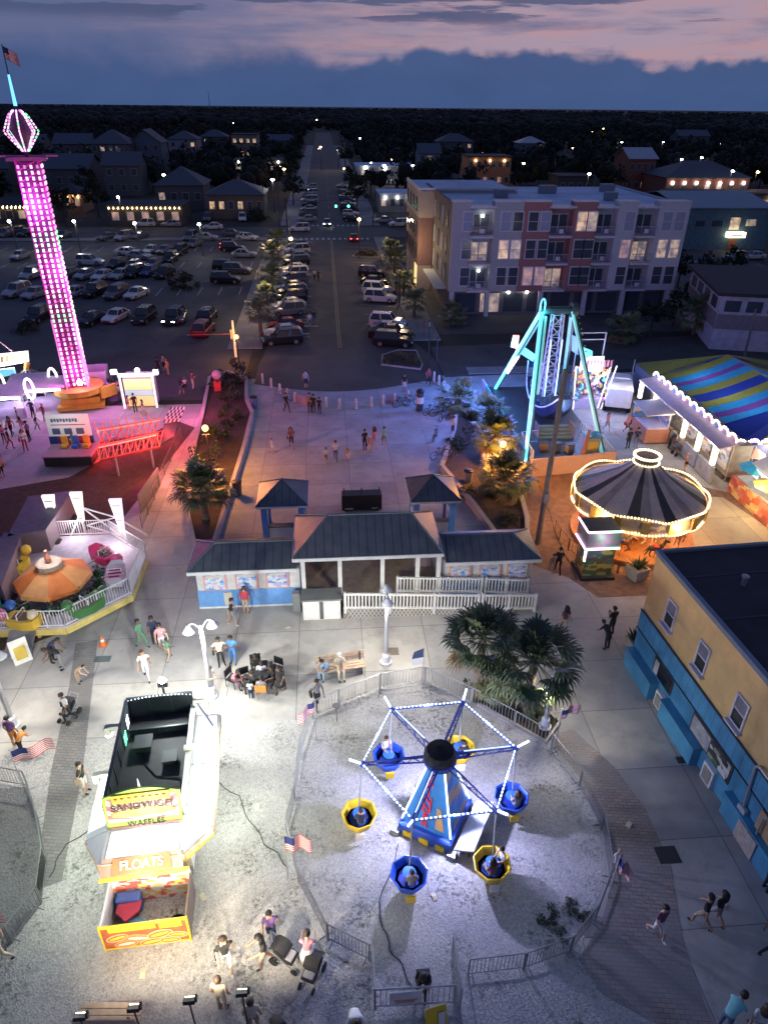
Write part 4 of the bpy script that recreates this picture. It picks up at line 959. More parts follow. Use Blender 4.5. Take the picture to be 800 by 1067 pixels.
# floodlight stands along the bottom edge
for(px,py,lab)in((83,1060,'slim floodlight stand at the bottom, leftmost of the four beside the bench'),(139,1051,'slim floodlight stand behind the pale bench at the bottom'),(197,1043,'slim floodlight stand between the bench and the bare shouldered person'),(252,1035,'slim floodlight stand beside the person bending in black')):
 p=G(px,py,2.4);t=thing('floodlight_stand',lab,'floodlight',(p[0],p[1],0),0,'floodlight stands at the bottom edge')
 mb=MB();mb.tube((0,0,0),(0,0,2.3),.03,.025);mb.build('pole',dark_m,t)
 mb=MB();mb.box((0,.02,2.36),(.30,.16,.10),rx=R(-25));mb.box((.17,.05,2.40),(.06,.12,.16));hd=mb.build('lamp_head',dark_m,t)
 mb=MB();mb.box((0,.098,2.345),(.24,.02,.07),rx=R(-25));mb.build('lamp_lens',glow('warm_lens',(1,.85,.6),8),hd)
# drop tower
DX,DY=-21.9,-2.6
dt=thing('drop_tower','tall magenta drop tower covered in light strips with a lit lantern and flag on top','ride',(DX,DY,0),R(14))
mag=M('tower_magenta',(.62,.04,.45),.45,.2,var=.1);magl=glow('magenta_side_light',(.80,.015,.55),.62)
tl_p=glow('pink_white_tube',(1.0,.58,.96),1.35);tl_m=glow('magenta_tube',(1.0,.22,.78),1.1);tl_g=glow('green_tube',(.12,1.0,.34),1.3);tl_y=glow('cream_tube',(1.0,.86,.80),1.3);tl_b=glow('blue_tube',(.06,.35,1.0),2.6)
tl_d=glow('dull_bulb',(.6,.12,.45),.5);HW=.72
bmesh_('column_frame',mag,lambda mb:[[mb.b2(sx_*HW-.09,sx_*HW+.09,sy_*HW-.09,sy_*HW+.09,.9,18.4)for sx_ in(-1,1)for sy_ in(-1,1)],[[mb.tube((-HW,sy_*HW,1.2+k*.72),(HW,sy_*HW,1.92+k*.72),.03,n=4)for k in range(24)]for sy_ in(-1,1)],[[mb.tube((sx_*HW,-HW,1.2+k*.72),(sx_*HW,HW,1.92+k*.72),.03,n=4)for k in range(24)]for sx_ in(-1,1)]],dt)
bmesh_('core',M('dark_magenta_core',(.16,.01,.13),.6),lambda mb:mb.b2(-.5,.5,-.5,.5,1.0,18.3),dt)
def strip(x,y,face):
 mb=MB();k=0;z=2.0;rq=random.Random(int(x*100)+int(y*10))
 while z<18.1:
  mb.mat(2 if(6.9<z<7.9 or 12.2<z<13.7)else 3 if(7.9<=z<=12.2 and k%3)else 0 if(z<7 or 7.9<=z<=12.2)else(1 if k%3==1 else 0))
  if rq.random()<.10 and mb.cur!=2:mb.mat(4)
  if rq.random()<.2 and mb.cur<2:mb.mat(1-mb.cur)
  if face=='f':mb.b2(x-.075,x+.075,y-.05,y+.05,z,z+.22)
  else:mb.b2(x-.05,x+.05,y-.075,y+.075,z,z+.22)
  z+=.37;k+=1
 return mb
for x in(-.64,-.22,.2,.60):strip(x,-HW-.12,'f').build('light_strip',[tl_p,tl_m,tl_g,tl_y,tl_d],dt)['kind']='stuff'
for y in(-.38,.42):strip(HW+.12,y,'s').build('light_strip',[tl_m,tl_p,tl_g,tl_y,tl_d],dt)['kind']='stuff'
bmesh_('side_light_panel',magl,lambda mb:[mb.b2(HW+.10,HW+.13,-HW+.1,HW-.1,1.6,7.6),mb.b2(-HW-.13,-HW-.10,-HW+.1,HW-.1,1.6,7.6)],dt)
bmesh_('corner_light',magl,lambda mb:[mb.b2(-HW-.14,-HW-.04,-HW-.14,-HW-.10,1.5,7.4),mb.b2(HW+.0,HW+.12,-HW-.14,-HW-.10,1.5,7.4)],dt)
hd=bmesh_('head_plate',M('head_plate_pink',(.45,.08,.32),.5),lambda mb:[mb.b2(-1.25,1.25,-1.25,1.25,18.4,18.58),mb.b2(-2.0,2.0,-.1,.1,18.6,18.7)],dt)
la=bmesh_('lantern_core',M('lantern_dark',(.10,.02,.10),.5),lambda mb:mb.lathe([(.16,18.6),(.16,19.1),(.72,20.25),(.42,21.2),(.12,21.6)],n=8),dt)
def ribs(mb):
 for k in range(8):
  a=2*PI*k/8;pts=[(.22,18.95),(1.12,20.15),(.62,21.15),(.18,21.5)]
  for(r0,z0),(r1,z1)in zip(pts[:-1],pts[1:]):
   n=max(2,int(math.hypot(r1-r0,z1-z0)/.22))
   for q in range(n):
    f0,f1=q/n,(q+.7)/n;mb.mat(0 if(q+k)%4 else(1 if k%3 else 2))
    mb.tube((math.cos(a)*(r0+(r1-r0)*f0),math.sin(a)*(r0+(r1-r0)*f0),z0+(z1-z0)*f0),(math.cos(a)*(r0+(r1-r0)*f1),math.sin(a)*(r0+(r1-r0)*f1),z0+(z1-z0)*f1),.055,n=5)
mb=MB();ribs(mb);mb.build('lantern_light_rib',[tl_p,tl_m,tl_g],dt)['kind']='stuff'
bmesh_('mast',tl_b,lambda mb:mb.tube((0,0,21.7),(0,0,23.5),.12,.07,n=7),dt)
bmesh_('mast_tip',dark_m,lambda mb:mb.tube((0,0,23.5),(0,0,25.2),.04,.03,n=6),dt)
fm=flag_mesh(1.0,.7,.6,1,25.1).build('flag',[f_red,f_wht,f_blu],dt)
bmesh_('base',M('tower_base_yellow',(.60,.38,.06),.5),lambda mb:[mb.box((0,0,.75),(3.0,2.6,.5)),mb.box((2.2,-.6,1.2),(1.5,.3,.9),rz=R(35)),mb.box((0,0,.3),(3.6,3.0,.4))],dt)
bmesh_('star_light',glow('star_white',(1,1,1),6),lambda mb:[mb.box((.25,-1.12,2.3),(.5,.06,.12),ry=R(a))for a in(0,60,120)],dt)['kind']='stuff'
bmesh_('gondola_ring',M('gondola_yellow',(.55,.36,.05),.5),lambda mb:mb.lathe([(1.45,1.3),(2.0,1.3),(2.0,1.75),(1.45,1.75)],n=16),dt)
# sign wall with the dark operator deck under it
SGY=-12.0
def vp(px,y):x,z=on_y(px[0],px[1],y);return Vector((x,y,z))
def vpanel(name,pxs,y,mat,parent,t=.08):
 q=[vp(p,y)for p in pxs];mb=MB();mb.quad(*q,t);return mb.build(name,mat,parent,True)
x0_,zt=on_y(47,434,SGY);x1_,zb=on_y(96,452,SGY)
sw_=thing('ride_sign','pale lit sign wall with a red and blue band at the drop tower foot','sign',((x0_+x1_)/2,SGY,0))
o=MB();o.b2(x0_,x1_,SGY-.06,SGY+.06,zb-.1,zt+.15);bd=o.build('board',glow('sign_pale_lit',(.40,.50,.52),.30),sw_,True)
mb=MB()
wd_=x1_-x0_
for k in range(9):mb.b2(x0_+wd_*(.12+.07*k),x0_+wd_*(.17+.07*k),SGY-.09,SGY-.062,zt-.42+.05*(k%2),zt-.16)
for k in range(3):mb.b2(x0_+wd_*(.10+.28*k),x0_+wd_*(.28+.28*k),SGY-.09,SGY-.062,zb+.05,zb+.5)
mb.build('sign_print',M('sign_slate_print',(.10,.16,.24),.5),bd,True)['kind']='stuff'
mb=MB();mb.b2(x0_+.1*wd_,x1_-.1*wd_,SGY-.09,SGY-.062,zt-.66,zt-.6);mb.build('sign_line',M('sign_rust_line',(.45,.12,.08),.5),bd,True)
mb=MB();n=5
for k in range(n):mb.mat(k%2);mb.b2(x0_-.05+(wd_+.1)*k/n,x0_-.05+(wd_+.1)*(k+1)/n,SGY-.12,SGY+.12,zb-.72,zb-.1)
mb.build('sign_band',[M('band_navy',(.03,.08,.24),.6),M('band_red',(.34,.05,.10),.6)],sw_,True)
mb=MB();mb.b2(x0_+.1,x0_+.25,SGY+.15,SGY+.3,0,zt-.2);mb.b2(x1_-.25,x1_-.1,SGY+.15,SGY+.3,0,zt-.2);mb.b2(x0_+.25,x1_-.25,SGY+.2,SGY+.3,zb-.6,zb-.4);mb.build('frame',mag,sw_,True)
dk=thing('operator_deck','dark boxy ride deck with yellow and blue seats below the pale sign wall','ride deck',((x0_+x1_)/2+.7,-13.6,0));YO=-4.4
mb=MB();mb.b2(x0_+.35,x1_+.6,-10.4+YO,-8.3+YO,.25,.95,.04);mb.build('body',M('deck_dark',(.02,.018,.018),.6),dk,True)
mb=MB();mb.b2(x0_+.3,x1_+.65,-10.45+YO,-8.25+YO,.955,1.02);mb.build('deck_top',M('deck_pinkish',(.35,.20,.26),.7),dk,True)
for k,(c_,nm)in enumerate((('gondola_yellow','seat'),('gondola_blue','seat'),('gondola_yellow','seat'))):
 x=x0_+1.4+k*.75;mb=MB();mb.b2(x-.22,x+.22,-9.2+YO,-8.8+YO,1.03,1.3,.05);mb.b2(x-.22,x+.22,-8.8+YO,-8.68+YO,1.04,1.85,.05);mb.build('seat',M(c_,(.03,.12,.45),.5),dk,True)
mb=MB();mb.tube((x0_+.8,-10.2,.4),(x0_+.8,-10.2,0),.12);mb.tube((x1_+.9,-10.2,.4),(x1_+.9,-10.2,0),.12);mb.tube((x0_+.8,-8.2,.4),(x0_+.8,-8.2,0),.12);mb.tube((x1_+.9,-8.2,.4),(x1_+.9,-8.2,0),.12);mb.build('jack',grey_m,dk,True)['kind']='stuff'
# red lit loading platform, ribbed railings and chequered gate
pl=thing('red_platform','long ride platform washed in red light with pink ribbed railings and chequered end','ride platform',(-15.5,-12,0))
PZ=1.5;P1=[G(104,479,PZ),G(166,465,PZ),G(170,449,PZ),G(104,461,PZ)]
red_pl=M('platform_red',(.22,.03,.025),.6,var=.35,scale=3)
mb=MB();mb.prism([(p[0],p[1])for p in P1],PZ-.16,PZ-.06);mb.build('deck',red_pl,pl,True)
mb=MB();A,B,Cc,D=[Vector((p[0],p[1],PZ))for p in P1]
for k in range(15):mb.tube(A.lerp(B,k/14),D.lerp(Cc,k/14),.05,n=4)
for k in range(4):mb.tube(A.lerp(D,k/3),B.lerp(Cc,k/3),.05,n=4)
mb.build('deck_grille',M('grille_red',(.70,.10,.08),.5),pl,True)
mb=MB();A,B,Cc,D=[Vector((p[0],p[1],PZ))for p in P1]
for k in range(8):
 p0=D.lerp(Cc,(k+.3)/8.4);mb.tube(p0,p0+Vector((-.30,.15,1.45)),.05,n=4);mb.tube(p0,D.lerp(Cc,(k+1.1)/8.4)+Vector((0,0,.95)),.045,n=4)
mb.tube(D+Vector((0,0,.95)),Cc+Vector((0,0,.95)),.045,n=4);mb.build('back_railing',M('pink_rail',(.80,.25,.22),.5),pl,True)['kind']='stuff'
mb=MB()
for k in range(9):
 p0=A.lerp(B,k/8);mb.tube(p0,p0+Vector((0,0,1)),.04,n=4)
 if k<8:mb.tube(p0,A.lerp(B,(k+1)/8)+Vector((0,0,1)),.03,n=4)
mb.tube(A+Vector((0,0,1)),B+Vector((0,0,1)),.045,n=4);mb.build('front_railing',M('pink_rail'),pl,True)['kind']='stuff'
mb=MB();mb.tube(A.lerp(B,.02)+Vector((0,0,.86)),A.lerp(B,.98)+Vector((0,0,.86)),.05,n=5);mb.tube(D.lerp(Cc,.02)+Vector((0,0,.86)),D.lerp(Cc,.98)+Vector((0,0,.86)),.05,n=5)
mb.build('red_light_tube',glow('red_tube',(1,.07,.05),1.3),pl,True)
mb=MB();mb.tube(A.lerp(B,.25)-Vector((0,0,.1)),(A.lerp(B,.25).x,A.lerp(B,.25).y,0),.08);mb.build('jack',grey_m,pl,True)
mb=MB();q_=A.lerp(B,.85);mb.tube(q_-Vector((0,0,.1)),(q_.x,q_.y,0),.08);mb.build('jack',grey_m,pl,True)
cg=[G(170,440,1.5),G(187,439,1.5),G(193,424,1.7),G(178,424,1.7)]
mb=MB();A2,B2,C2,D2=Vector((*cg[0],1.5)),Vector((*cg[1],1.5)),Vector((*cg[2],1.7)),Vector((*cg[3],1.7))
for i in range(8):
 for j in range(5):
  mb.mat((i+j)%2);f=lambda u,v:A2.lerp(B2,u).lerp(D2.lerp(C2,u),v)
  mb.quad(f(i/8,j/5),f((i+1)/8,j/5),f((i+1)/8,(j+1)/5),f(i/8,(j+1)/5),.04)
mb.build('chequered_panel',[M('chequer_black',(.02,.02,.02),.5),M('chequer_white',(.7,.68,.68),.5)],pl,True)
mb=MB();r1=[G(168,464,1.3),G(181,456,1.3),G(187,441,1.3),G(171,443,1.3)];mb.prism([(p[0],p[1])for p in r1],1.2,1.4);mb.build('ramp',M('dark_rib_ramp',(.06,.05,.06),.5),pl,True)
# white skip, ticket kiosk
p=G(97,412);cb=thing('white_container','open topped pale container behind the foot of the drop tower','container',(p[0]+.3,p[1]+1,0),R(10))
mb=MB();W_,D_,H_=1.9,2.2,2.1
for a in((-W_/2,W_/2,-D_/2,-D_/2+.08),(-W_/2,W_/2,D_/2-.08,D_/2),(-W_/2,-W_/2+.08,-D_/2+.08,D_/2-.08),(W_/2-.08,W_/2,-D_/2+.08,D_/2-.08)):mb.b2(*a,.0,H_)
mb.build('shell',M('container_paint',(.52,.48,.48),.6),cb)
mb=MB();mb.b2(-W_/2+.08,W_/2-.08,-D_/2+.08,D_/2-.08,.1,1.3);mb.build('load',M('dark_load',(.06,.05,.07),.9),cb)
KY=-3.4
kx0,kz0=on_y(130,424,KY);kx1,kz1=on_y(160,388,KY)
tk=thing('lit_ticket_kiosk','brightly lit ticket kiosk with yellow and teal panels and white lamps behind the red platform','kiosk',((kx0+kx1)/2,KY,0))
mb=MB();mb.b2(kx0+.25,kx1-.25,KY,KY+1.5,.05,kz1-.4);mb.build('body',M('kiosk_grey',(.4,.4,.42),.5),tk,True)
h_=kz1-.5
for nm,(za,zb_),c_ in(('upper_panel',(.62,.98),(.75,.62,.06)),('middle_panel',(.42,.60),(.04,.42,.55)),('lower_panel',(.05,.40),(.72,.50,.04))):
 mb=MB();mb.b2(kx0+.3,kx1-.3,KY-.06,KY-.005,h_*za,h_*zb_);mb.build(nm,glow('kiosk_'+nm,c_,.75),tk,True)
for x in(kx0+.1,kx1-.1):
 mb=MB();mb.b2(x-.08,x+.08,KY-.3,KY-.14,0,kz1);mb.build('post',glow('kiosk_white_post',(.9,.95,.9),.7),tk,True)
mb=MB();mb.b2(kx0,kx1,KY-.35,KY-.1,kz1-.25,kz1);mb.build('header',glow('kiosk_header',(1,1,.9),1.0),tk,True)
mb=MB();mb.b2(kx0-.5,kx0-.05,KY-.3,KY-.05,kz1-.02,kz1+.32);mb.b2(kx1+.05,kx1+.4,KY-.3,KY-.05,kz1-.1,kz1+.25);mb.ball(((kx0+kx1)/2+.2,KY-.2,kz1+.25),.22,8);mb.build('lamp',glow('kiosk_lamp',(1,1,.95),9),tk,True)['kind']='stuff'
# swing ride and booths at the left edge
ex=thing('lit_arch_ride','ride with a white lit sign arm and splayed white legs at the left edge','ride',(*G(25,402),0))
EY=2.5
mb=MB();mb.quad(vp((-8,384),EY),vp((30,377),EY),vp((29,366),EY),vp((-8,370),EY),.2);ab=mb.build('sign_arm',glow('sign_arm_white',(1,.95,.85),1.15),ex,True)
mb=MB()
for k in range(5):mb.quad(vp((1+k*5.5,378-k*.9),EY-.04),vp((4+k*5.5,377.6-k*.9),EY-.04),vp((4+k*5.5,371.5-k*.9),EY-.04),vp((1+k*5.5,372-k*.9),EY-.04),.03)
mb.build('sign_print',M('sign_tan_print',(.30,.20,.08),.5),ab,True)['kind']='stuff'
cx_,cz_=on_y(28,384,EY);
for(px,py)in((18,394),(44,390),(26,398),(40,397)):
 mb=MB();g_=G(px,py);mb.tube((cx_,EY,cz_),(g_[0],g_[1],.1),.09,n=5);mb.build('leg',white_m,ex,True)
mb=MB();mb.tube((cx_,EY,cz_),vp((29,378),EY),.25);mb.build('mast',M('orange_mast',(.55,.22,.06),.5),ex,True)
mb=MB();mb.path([vp((-5,352),EY),vp((13,366),EY)],.06);mb.build('stay',M('pale_pink_tube',(.6,.4,.5),.5),ex,True)
mb=MB();mb.quad(vp((-6,395),EY-1.5),vp((16,390),EY-1.5),vp((14,384),EY-1.5),vp((-6,386),EY-1.5),.3);mb.build('teal_panel',glow('teal_panel',(.08,.55,.75),.9),ex,True)
for(px,py,lab)in((10,437,'low white game booth at the left edge, nearest of the booths by the ring lights'),(32,424,'low white game booth with teal counter between the ring lights'),(52,428,'low lilac game booth just left of the drop tower foot')):
 g_=G(px,py);bt=thing('game_booth',lab,'booth',(g_[0],g_[1]+.8,0),R(8),'low booths left of the drop tower')
 mb=MB();mb.b2(-1.3,1.3,-.9,.9,0,.9);mb.build('counter',M('booth_lilac',(.42,.36,.52),.6),bt)
 mb=MB();mb.quad((-1.5,-1.1,2.05),(1.5,-1.1,2.05),(1.4,1.0,2.35),(-1.4,1.0,2.35),.06);mb.build('canopy',M('booth_white_canopy',(.62,.60,.66),.6),bt)
 for s_ in(-1,1):
  mb=MB();mb.tube((s_*1.3,-.95,.9),(s_*1.3,-.95,2.1),.04);mb.tube((s_*1.3,.85,.9),(s_*1.3,.85,2.3),.04);mb.build('post',white_m,bt)['kind']='stuff'
 mb=MB();mb.b2(-1.2,1.2,-1.12,-1.06,1.75,1.95);mb.build('light_bar',glow('booth_bar_light',(.75,.75,1.0),1.5),bt)
 mb=MB();mb.b2(-1.1,1.1,-.96,-.92,.3,.8);mb.build('counter_panel',glow('booth_teal',(.08,.38,.50),.5)if px==32 else M('booth_lilac'),bt)
for(px,py,lab)in((8,426,'white ring light panel at the far left edge of the booths'),(38,432,'white ring light panel between the two left booths'),(62,420,'white ring light panel nearest the drop tower')):
 g_=G(px,py);bt=thing('ring_light',lab,'light',(g_[0],g_[1],0),0,'oval ring lights by the booths')
 mb=MB();mb.tube((0,0,0),(0,0,1.5),.05);mb.build('pole',white_m,bt)
 mb=MB()
 for k in range(16):
  a,b_=2*PI*k/16,2*PI*(k+1)/16;mb.tube((.34*math.cos(a),0,2.2+.85*math.sin(a)),(.34*math.cos(b_),0,2.2+.85*math.sin(b_)),.10,n=6)
 mb.build('ring',glow('ring_white',(1,.9,1),1.6),bt)
# lilac trailers below the tower
for(pts,lab)in(([(8,560),(30,518),(76,512),(48,553)],'long flat topped lilac trailer behind the light pylons'),([(-20,600),(5,555),(22,560),(2,612)],'lilac trailer cut by the left edge of the picture')):
 g_=[G(a,b_,1.9)for a,b_ in pts];tr=thing('ride_trailer',lab,'trailer',(g_[0][0],g_[0][1],0),0,'flat topped ride trailers')
 mb=MB();mb.prism(g_,.5,1.9);mb.build('body',M('trailer_lilac',(.15,.11,.13),.6),tr,True)
 mb=MB();mb.prism(g_,1.905,1.96);mb.build('roof',M('trailer_lilac_roof',(.13,.10,.14),.6,var=.3),tr,True)
 for(i,j,f)in((0,1,.2),(0,1,.8),(3,2,.2),(3,2,.8)):
  a=Vector(g_[i]).lerp(Vector(g_[j]),f);mb=MB();mb.box((a.x,a.y,.35),(.5,.7,.7),bev=.1);mb.build('wheel',rub,tr,True)
# light pylons with cross braced frame
pyl=[]
for(px,py,ptx,pty,lab)in((57,545,50,516,'tapered white light pylon, leftmost of three behind the children ride'),(86,543,79,513,'tapered white light pylon in the middle of three behind the children ride'),(128,553,120,520,'tapered lilac white light pylon at the right of the braced frame')):
 y=G(px,py+14)[1];b_=vp((px,py),y);t_=vp((ptx,pty),y);pyl.append(b_)
 lp=thing('light_pylon',lab,'light pylon',(b_.x,y,0),0,'light pylons behind the children ride')
 w0,w1=.12,.34
 mb=MB();mb.loft([[(b_.x-w0,y-.1,b_.z),(b_.x+w0,y-.1,b_.z),(b_.x+w0,y+.1,b_.z),(b_.x-w0,y+.1,b_.z)],[(t_.x-w1,y-.1,t_.z),(t_.x+w1,y-.1,t_.z),(t_.x+w1,y+.1,t_.z),(t_.x-w1,y+.1,t_.z)]])
 mb.build('lit_panel',glow('pylon_white' if px<100 else 'pylon_lilac',(1,.95,.86)if px<100 else(.86,.72,1),.85),lp,True)
 mb=MB()
 for k in range(4):
  f=(k+.6)/4.4;q=b_.lerp(t_,f);ww=w0+(w1-w0)*f;mb.b2(q.x-ww*.7,q.x+ww*.7,y-.13,y-.105,q.z-.04,q.z+.03)
 mb.build('panel_print',M('pylon_print',(.42,.40,.36),.5),lp,True)['kind']='stuff'
 mb=MB();mb.tube((b_.x,y,0),(b_.x,y,b_.z),.05);mb.build('pole',white_m,lp,True)
bf=thing('braced_frame','white cross braced frame with splayed props between two light pylons','frame',((pyl[1].x+pyl[2].x)/2,pyl[1].y,0))
mb=MB();a,b_=pyl[1]+Vector((.2,0,.9)),pyl[2]+Vector((-.2,0,.9))
for q in((a,b_),(a-Vector((0,0,1.2)),b_-Vector((0,0,1.2))),(a,b_-Vector((0,0,1.2))),(a-Vector((0,0,1.2)),b_)):mb.tube(*q,.05,n=5)
mb.build('truss',white_m,bf,True)
for(f0,t0)in((a,G(72,565)),(b_,G(153,558))):
 mb=MB();mb.tube(f0,(t0[0],t0[1],.05),.06,n=5);mb.build('prop',white_m,bf,True)
# low wall and panels along the red walkway
pw=MB();A=G(148,535);B=G(168,505);pw.quad((*A,0),(*B,0),(*B,1.3),(*A,1.3),.08);tag(pw.build('hoarding',M('hoarding_grey',(.22,.18,.18),.7)),'low grey hoarding panel between the braced frame and the red walkway','hoarding')
fence_line('walkway_fence','thin fence along the red walkway beside the left planted bed',[(-12.6,-23),(-12.6,-16),(-12.5,-10)],h=.9,mat=M('thin_dark_rail',(.14,.10,.10),.6),foot=False,bars=.3)
# children ride with orange canopy
ck=(-15.7,-28.6);Rk=4.6;DZ=.62
kr=thing('kiddie_ride','octagonal children ride deck with white picket railing and a central orange canopy','ride',(ck[0],ck[1],0))
oc=[(ck[0]+Rk*math.cos(R(22.5+45*k)),ck[1]+Rk*.96*math.sin(R(22.5+45*k)))for k in range(8)]
mb=MB();mb.prism(oc,.3,DZ);mb.build('deck',M('deck_lilac_white',(.46,.43,.50),.6,var=.25),kr,True)
mb=MB()
for k in range(8):
 a,b_=Vector((*oc[k],0)),Vector((*oc[(k+1)%8],0));n_=((a+b_)/2-Vector((*ck,0))).normalized()*.05
 mb.quad(a+n_+Vector((0,0,.2)),b_+n_+Vector((0,0,.2)),b_+n_+Vector((0,0,.55)),a+n_+Vector((0,0,.55)),.045)
mb.build('deck_edge',M('deck_edge_yellow',(.62,.50,.16),.6,var=.25),kr,True)['kind']='stuff'
mb=MB();mb.prism([(ck[0]+Rk*.8*math.cos(R(45*k)),ck[1]+Rk*.8*math.sin(R(45*k)))for k in range(8)],0,.3);mb.build('underframe',dark_m,kr,True)
wf=M('white_picket_paint',(.62,.62,.66),.5)
for k in range(8):
 a,b_=Vector((*oc[k],DZ)),Vector((*oc[(k+1)%8],DZ));parts_=[(0,1)]
 if k==5:parts_=[(0,.30),(.58,1)]
 for f0,f1 in parts_:
  mb=MB();A,B=a.lerp(b_,f0),a.lerp(b_,f1);L_=(B-A).length
  for z in(.12,.98):mb.tube(A+Vector((0,0,z)),B+Vector((0,0,z)),.03,n=5)
  n=int(L_/.13)
  for q in range(n+1):
   p_=A.lerp(B,q/n);mb.tube(p_+Vector((0,0,0 if q in(0,n,n//2)else.12)),p_+Vector((0,0,1.0)),.014 if q not in(0,n,n//2)else.035,n=4)
  mb.build('railing',wf,kr,True)
g0=Vector((*oc[5],0)).lerp(Vector((*oc[6],0)),.44)
mb=MB();mb.loft([[(g0.x-.6,g0.y+.1,DZ-.1),(g0.x+.6,g0.y+.1,DZ-.1),(g0.x+.6,g0.y+.1,DZ),(g0.x-.6,g0.y+.1,DZ)],[(g0.x-.5,g0.y-1.3,0.03),(g0.x+.7,g0.y-1.3,.03),(g0.x+.7,g0.y-1.3,.08),(g0.x-.5,g0.y-1.3,.08)]])
mb.build('ramp',M('ramp_plate',(.30,.29,.30),.5,.3),kr,True)
# canopy
cn=(-15.35,-29.6);Rc=1.85;CL=-.35
mb=MB();nseg=8
for k in range(nseg):
 a,b_=2*PI*k/nseg+.2,2*PI*(k+1)/nseg+.2;rows=[(0.0,2.75+CL),(.55,2.42+CL),(Rc,1.72+CL),(Rc+.02,1.5+CL)]
 mb.mat(k%2)
 for(r0,z0),(r1,z1)in zip(rows[1:-1],rows[2:]):
  mb.add([(cn[0]+r0*math.cos(a),cn[1]+r0*math.sin(a),z0),(cn[0]+r0*math.cos(b_),cn[1]+r0*math.sin(b_),z0),(cn[0]+r1*math.cos(b_),cn[1]+r1*math.sin(b_),z1),(cn[0]+r1*math.cos(a),cn[1]+r1*math.sin(a),z1)],[(0,1,2,3)])
mb.build('canopy',[M('canopy_orange',(.70,.20,.04),.6,var=.2,scale=1.5),M('canopy_pale_orange',(.72,.34,.12),.6,var=.2,scale=1.5)],kr,True)
mb=MB();mb.lathe([(.60,2.36),(.62,2.62),(.5,2.66),(1e-5,2.62)],(cn[0],cn[1],CL),12);mb.build('canopy_top',M('canopy_top_grey',(.42,.36,.30),.6),kr,True)
mb=MB();mb.lathe([(.12,2.6),(.16,2.9),(.05,3.15),(.08,3.3),(1e-5,3.35)],(cn[0],cn[1],CL),8);mb.build('finial',M('finial_rust',(.40,.16,.10),.5),kr,True)
mb=MB();mb.tube((cn[0],cn[1],DZ),(cn[0],cn[1],2.1),.3,n=10);mb.build('centre_column',M('column_cream',(.6,.5,.3),.5),kr,True)
for k in range(8):
 a=2*PI*k/8+.2;mb=MB();mb.tube((cn[0]+.3*math.cos(a),cn[1]+.3*math.sin(a),DZ+.2),(cn[0]+2.6*math.cos(a),cn[1]+2.6*math.sin(a),DZ+.3),.05,n=5);mb.build('sweep_arm',M('arm_cream',(.52,.46,.34),.5),kr,True)
# ring of green artificial hedge under the canopy
mb=MB();rr=random.Random(4)
for k in range(900):
 a=rr.uniform(-2.4,.7);r_=rr.gauss(2.1,.14);z=DZ+abs(rr.gauss(.0,.22));c_=Vector((cn[0]+r_*math.cos(a),cn[1]+r_*math.sin(a),z));d1=Vector((rr.gauss(0,1),rr.gauss(0,1),rr.gauss(0,1))).normalized()*.08;d2=d1.cross(Vector((rr.gauss(0,1),rr.gauss(0,1),1))).normalized()*.06
 mb.add([c_-d1,c_+d2,c_+d1,c_-d2],[(0,1,2,3)])
mb.build('hedge_garland',M('garland_green',(.02,.10,.02),.7,var=.4),kr,True)['kind']='stuff'
def kid_car(ang_,col_,name,kind_):
 r_=2.95;x,y=cn[0]+r_*math.cos(ang_),cn[1]+r_*math.sin(ang_)
 t=bmesh_(name,M('kid_'+name,col_,.35,var=.1),lambda mb:mb.loft([[(-w_,sy,z0),(w_,sy,z0),(w_*1.1,sy,z1),(-w_*1.1,sy,z1)]for(sy,w_,z0,z1)in((-.95,.12,.35,.55),(-.7,.36,.15,.62),(0,.44,.10,.58),(.6,.40,.12,.66),(.85,.22,.3,.8))]),kr)
 t.location=(x-kr.location.x,y-kr.location.y,DZ);t.rotation_euler=(0,0,ang_)
 bmesh_('seat',M('kid_seat_dark',(.10,.07,.06),.7),lambda mb:[mb.box((0,.1,.60),(.62,.5,.03)),mb.box((0,-.35,.62),(.5,.25,.02))],t)
 bmesh_('handle_bar',white_m,lambda mb:[mb.tube((-.34,-.12,.62),(-.34,-.12,.9),.025),mb.tube((.34,-.12,.62),(.34,-.12,.9),.025),mb.tube((-.34,-.12,.9),(.34,-.12,.9),.025)],t)
 if kind_=='duck':
  bmesh_('head',M('kid_'+name),lambda mb:[mb.ball((0,-.95,.95),.28,10),mb.lathe([(.12,0),(.02,.3)],(0,-1.1,.85),8)],t)
  bmesh_('tail',M('kid_'+name),lambda mb:mb.ball((0,.85,.75),.26,8),t)
 elif kind_=='ball':
  bmesh_('nose_ball',M('kid_pink_ball',(.62,.10,.24),.3),lambda mb:mb.ball((0,-1.15,.62),.32,12),t)
  bmesh_('headlight',white,lambda mb:mb.ball((.3,-.72,.5),.10,8),t)
 elif kind_=='stripe':
  bmesh_('stripe',M('kid_stripe_pink',(.62,.30,.42),.4),lambda mb:[mb.box((0,y_,.64),(.9,.1,.06))for y_ in(-.6,-.3,0,.3,.6)],t)
 return t
kid_car(R(150),(.72,.52,.05),'yellow_carriage','duck')
kid_car(R(52),(.50,.03,.12),'red_carriage','ball')
kid_car(R(8),(.50,.50,.52),'white_carriage','stripe')
kid_car(R(-42),(.05,.16,.05),'green_carriage','duck')
kid_car(R(-98),(.55,.36,.05),'ochre_carriage','ball')
kid_car(R(-150),(.04,.20,.48),'blue_carriage','duck')
kid_car(R(188),(.05,.32,.08),'leaf_green_carriage','duck')
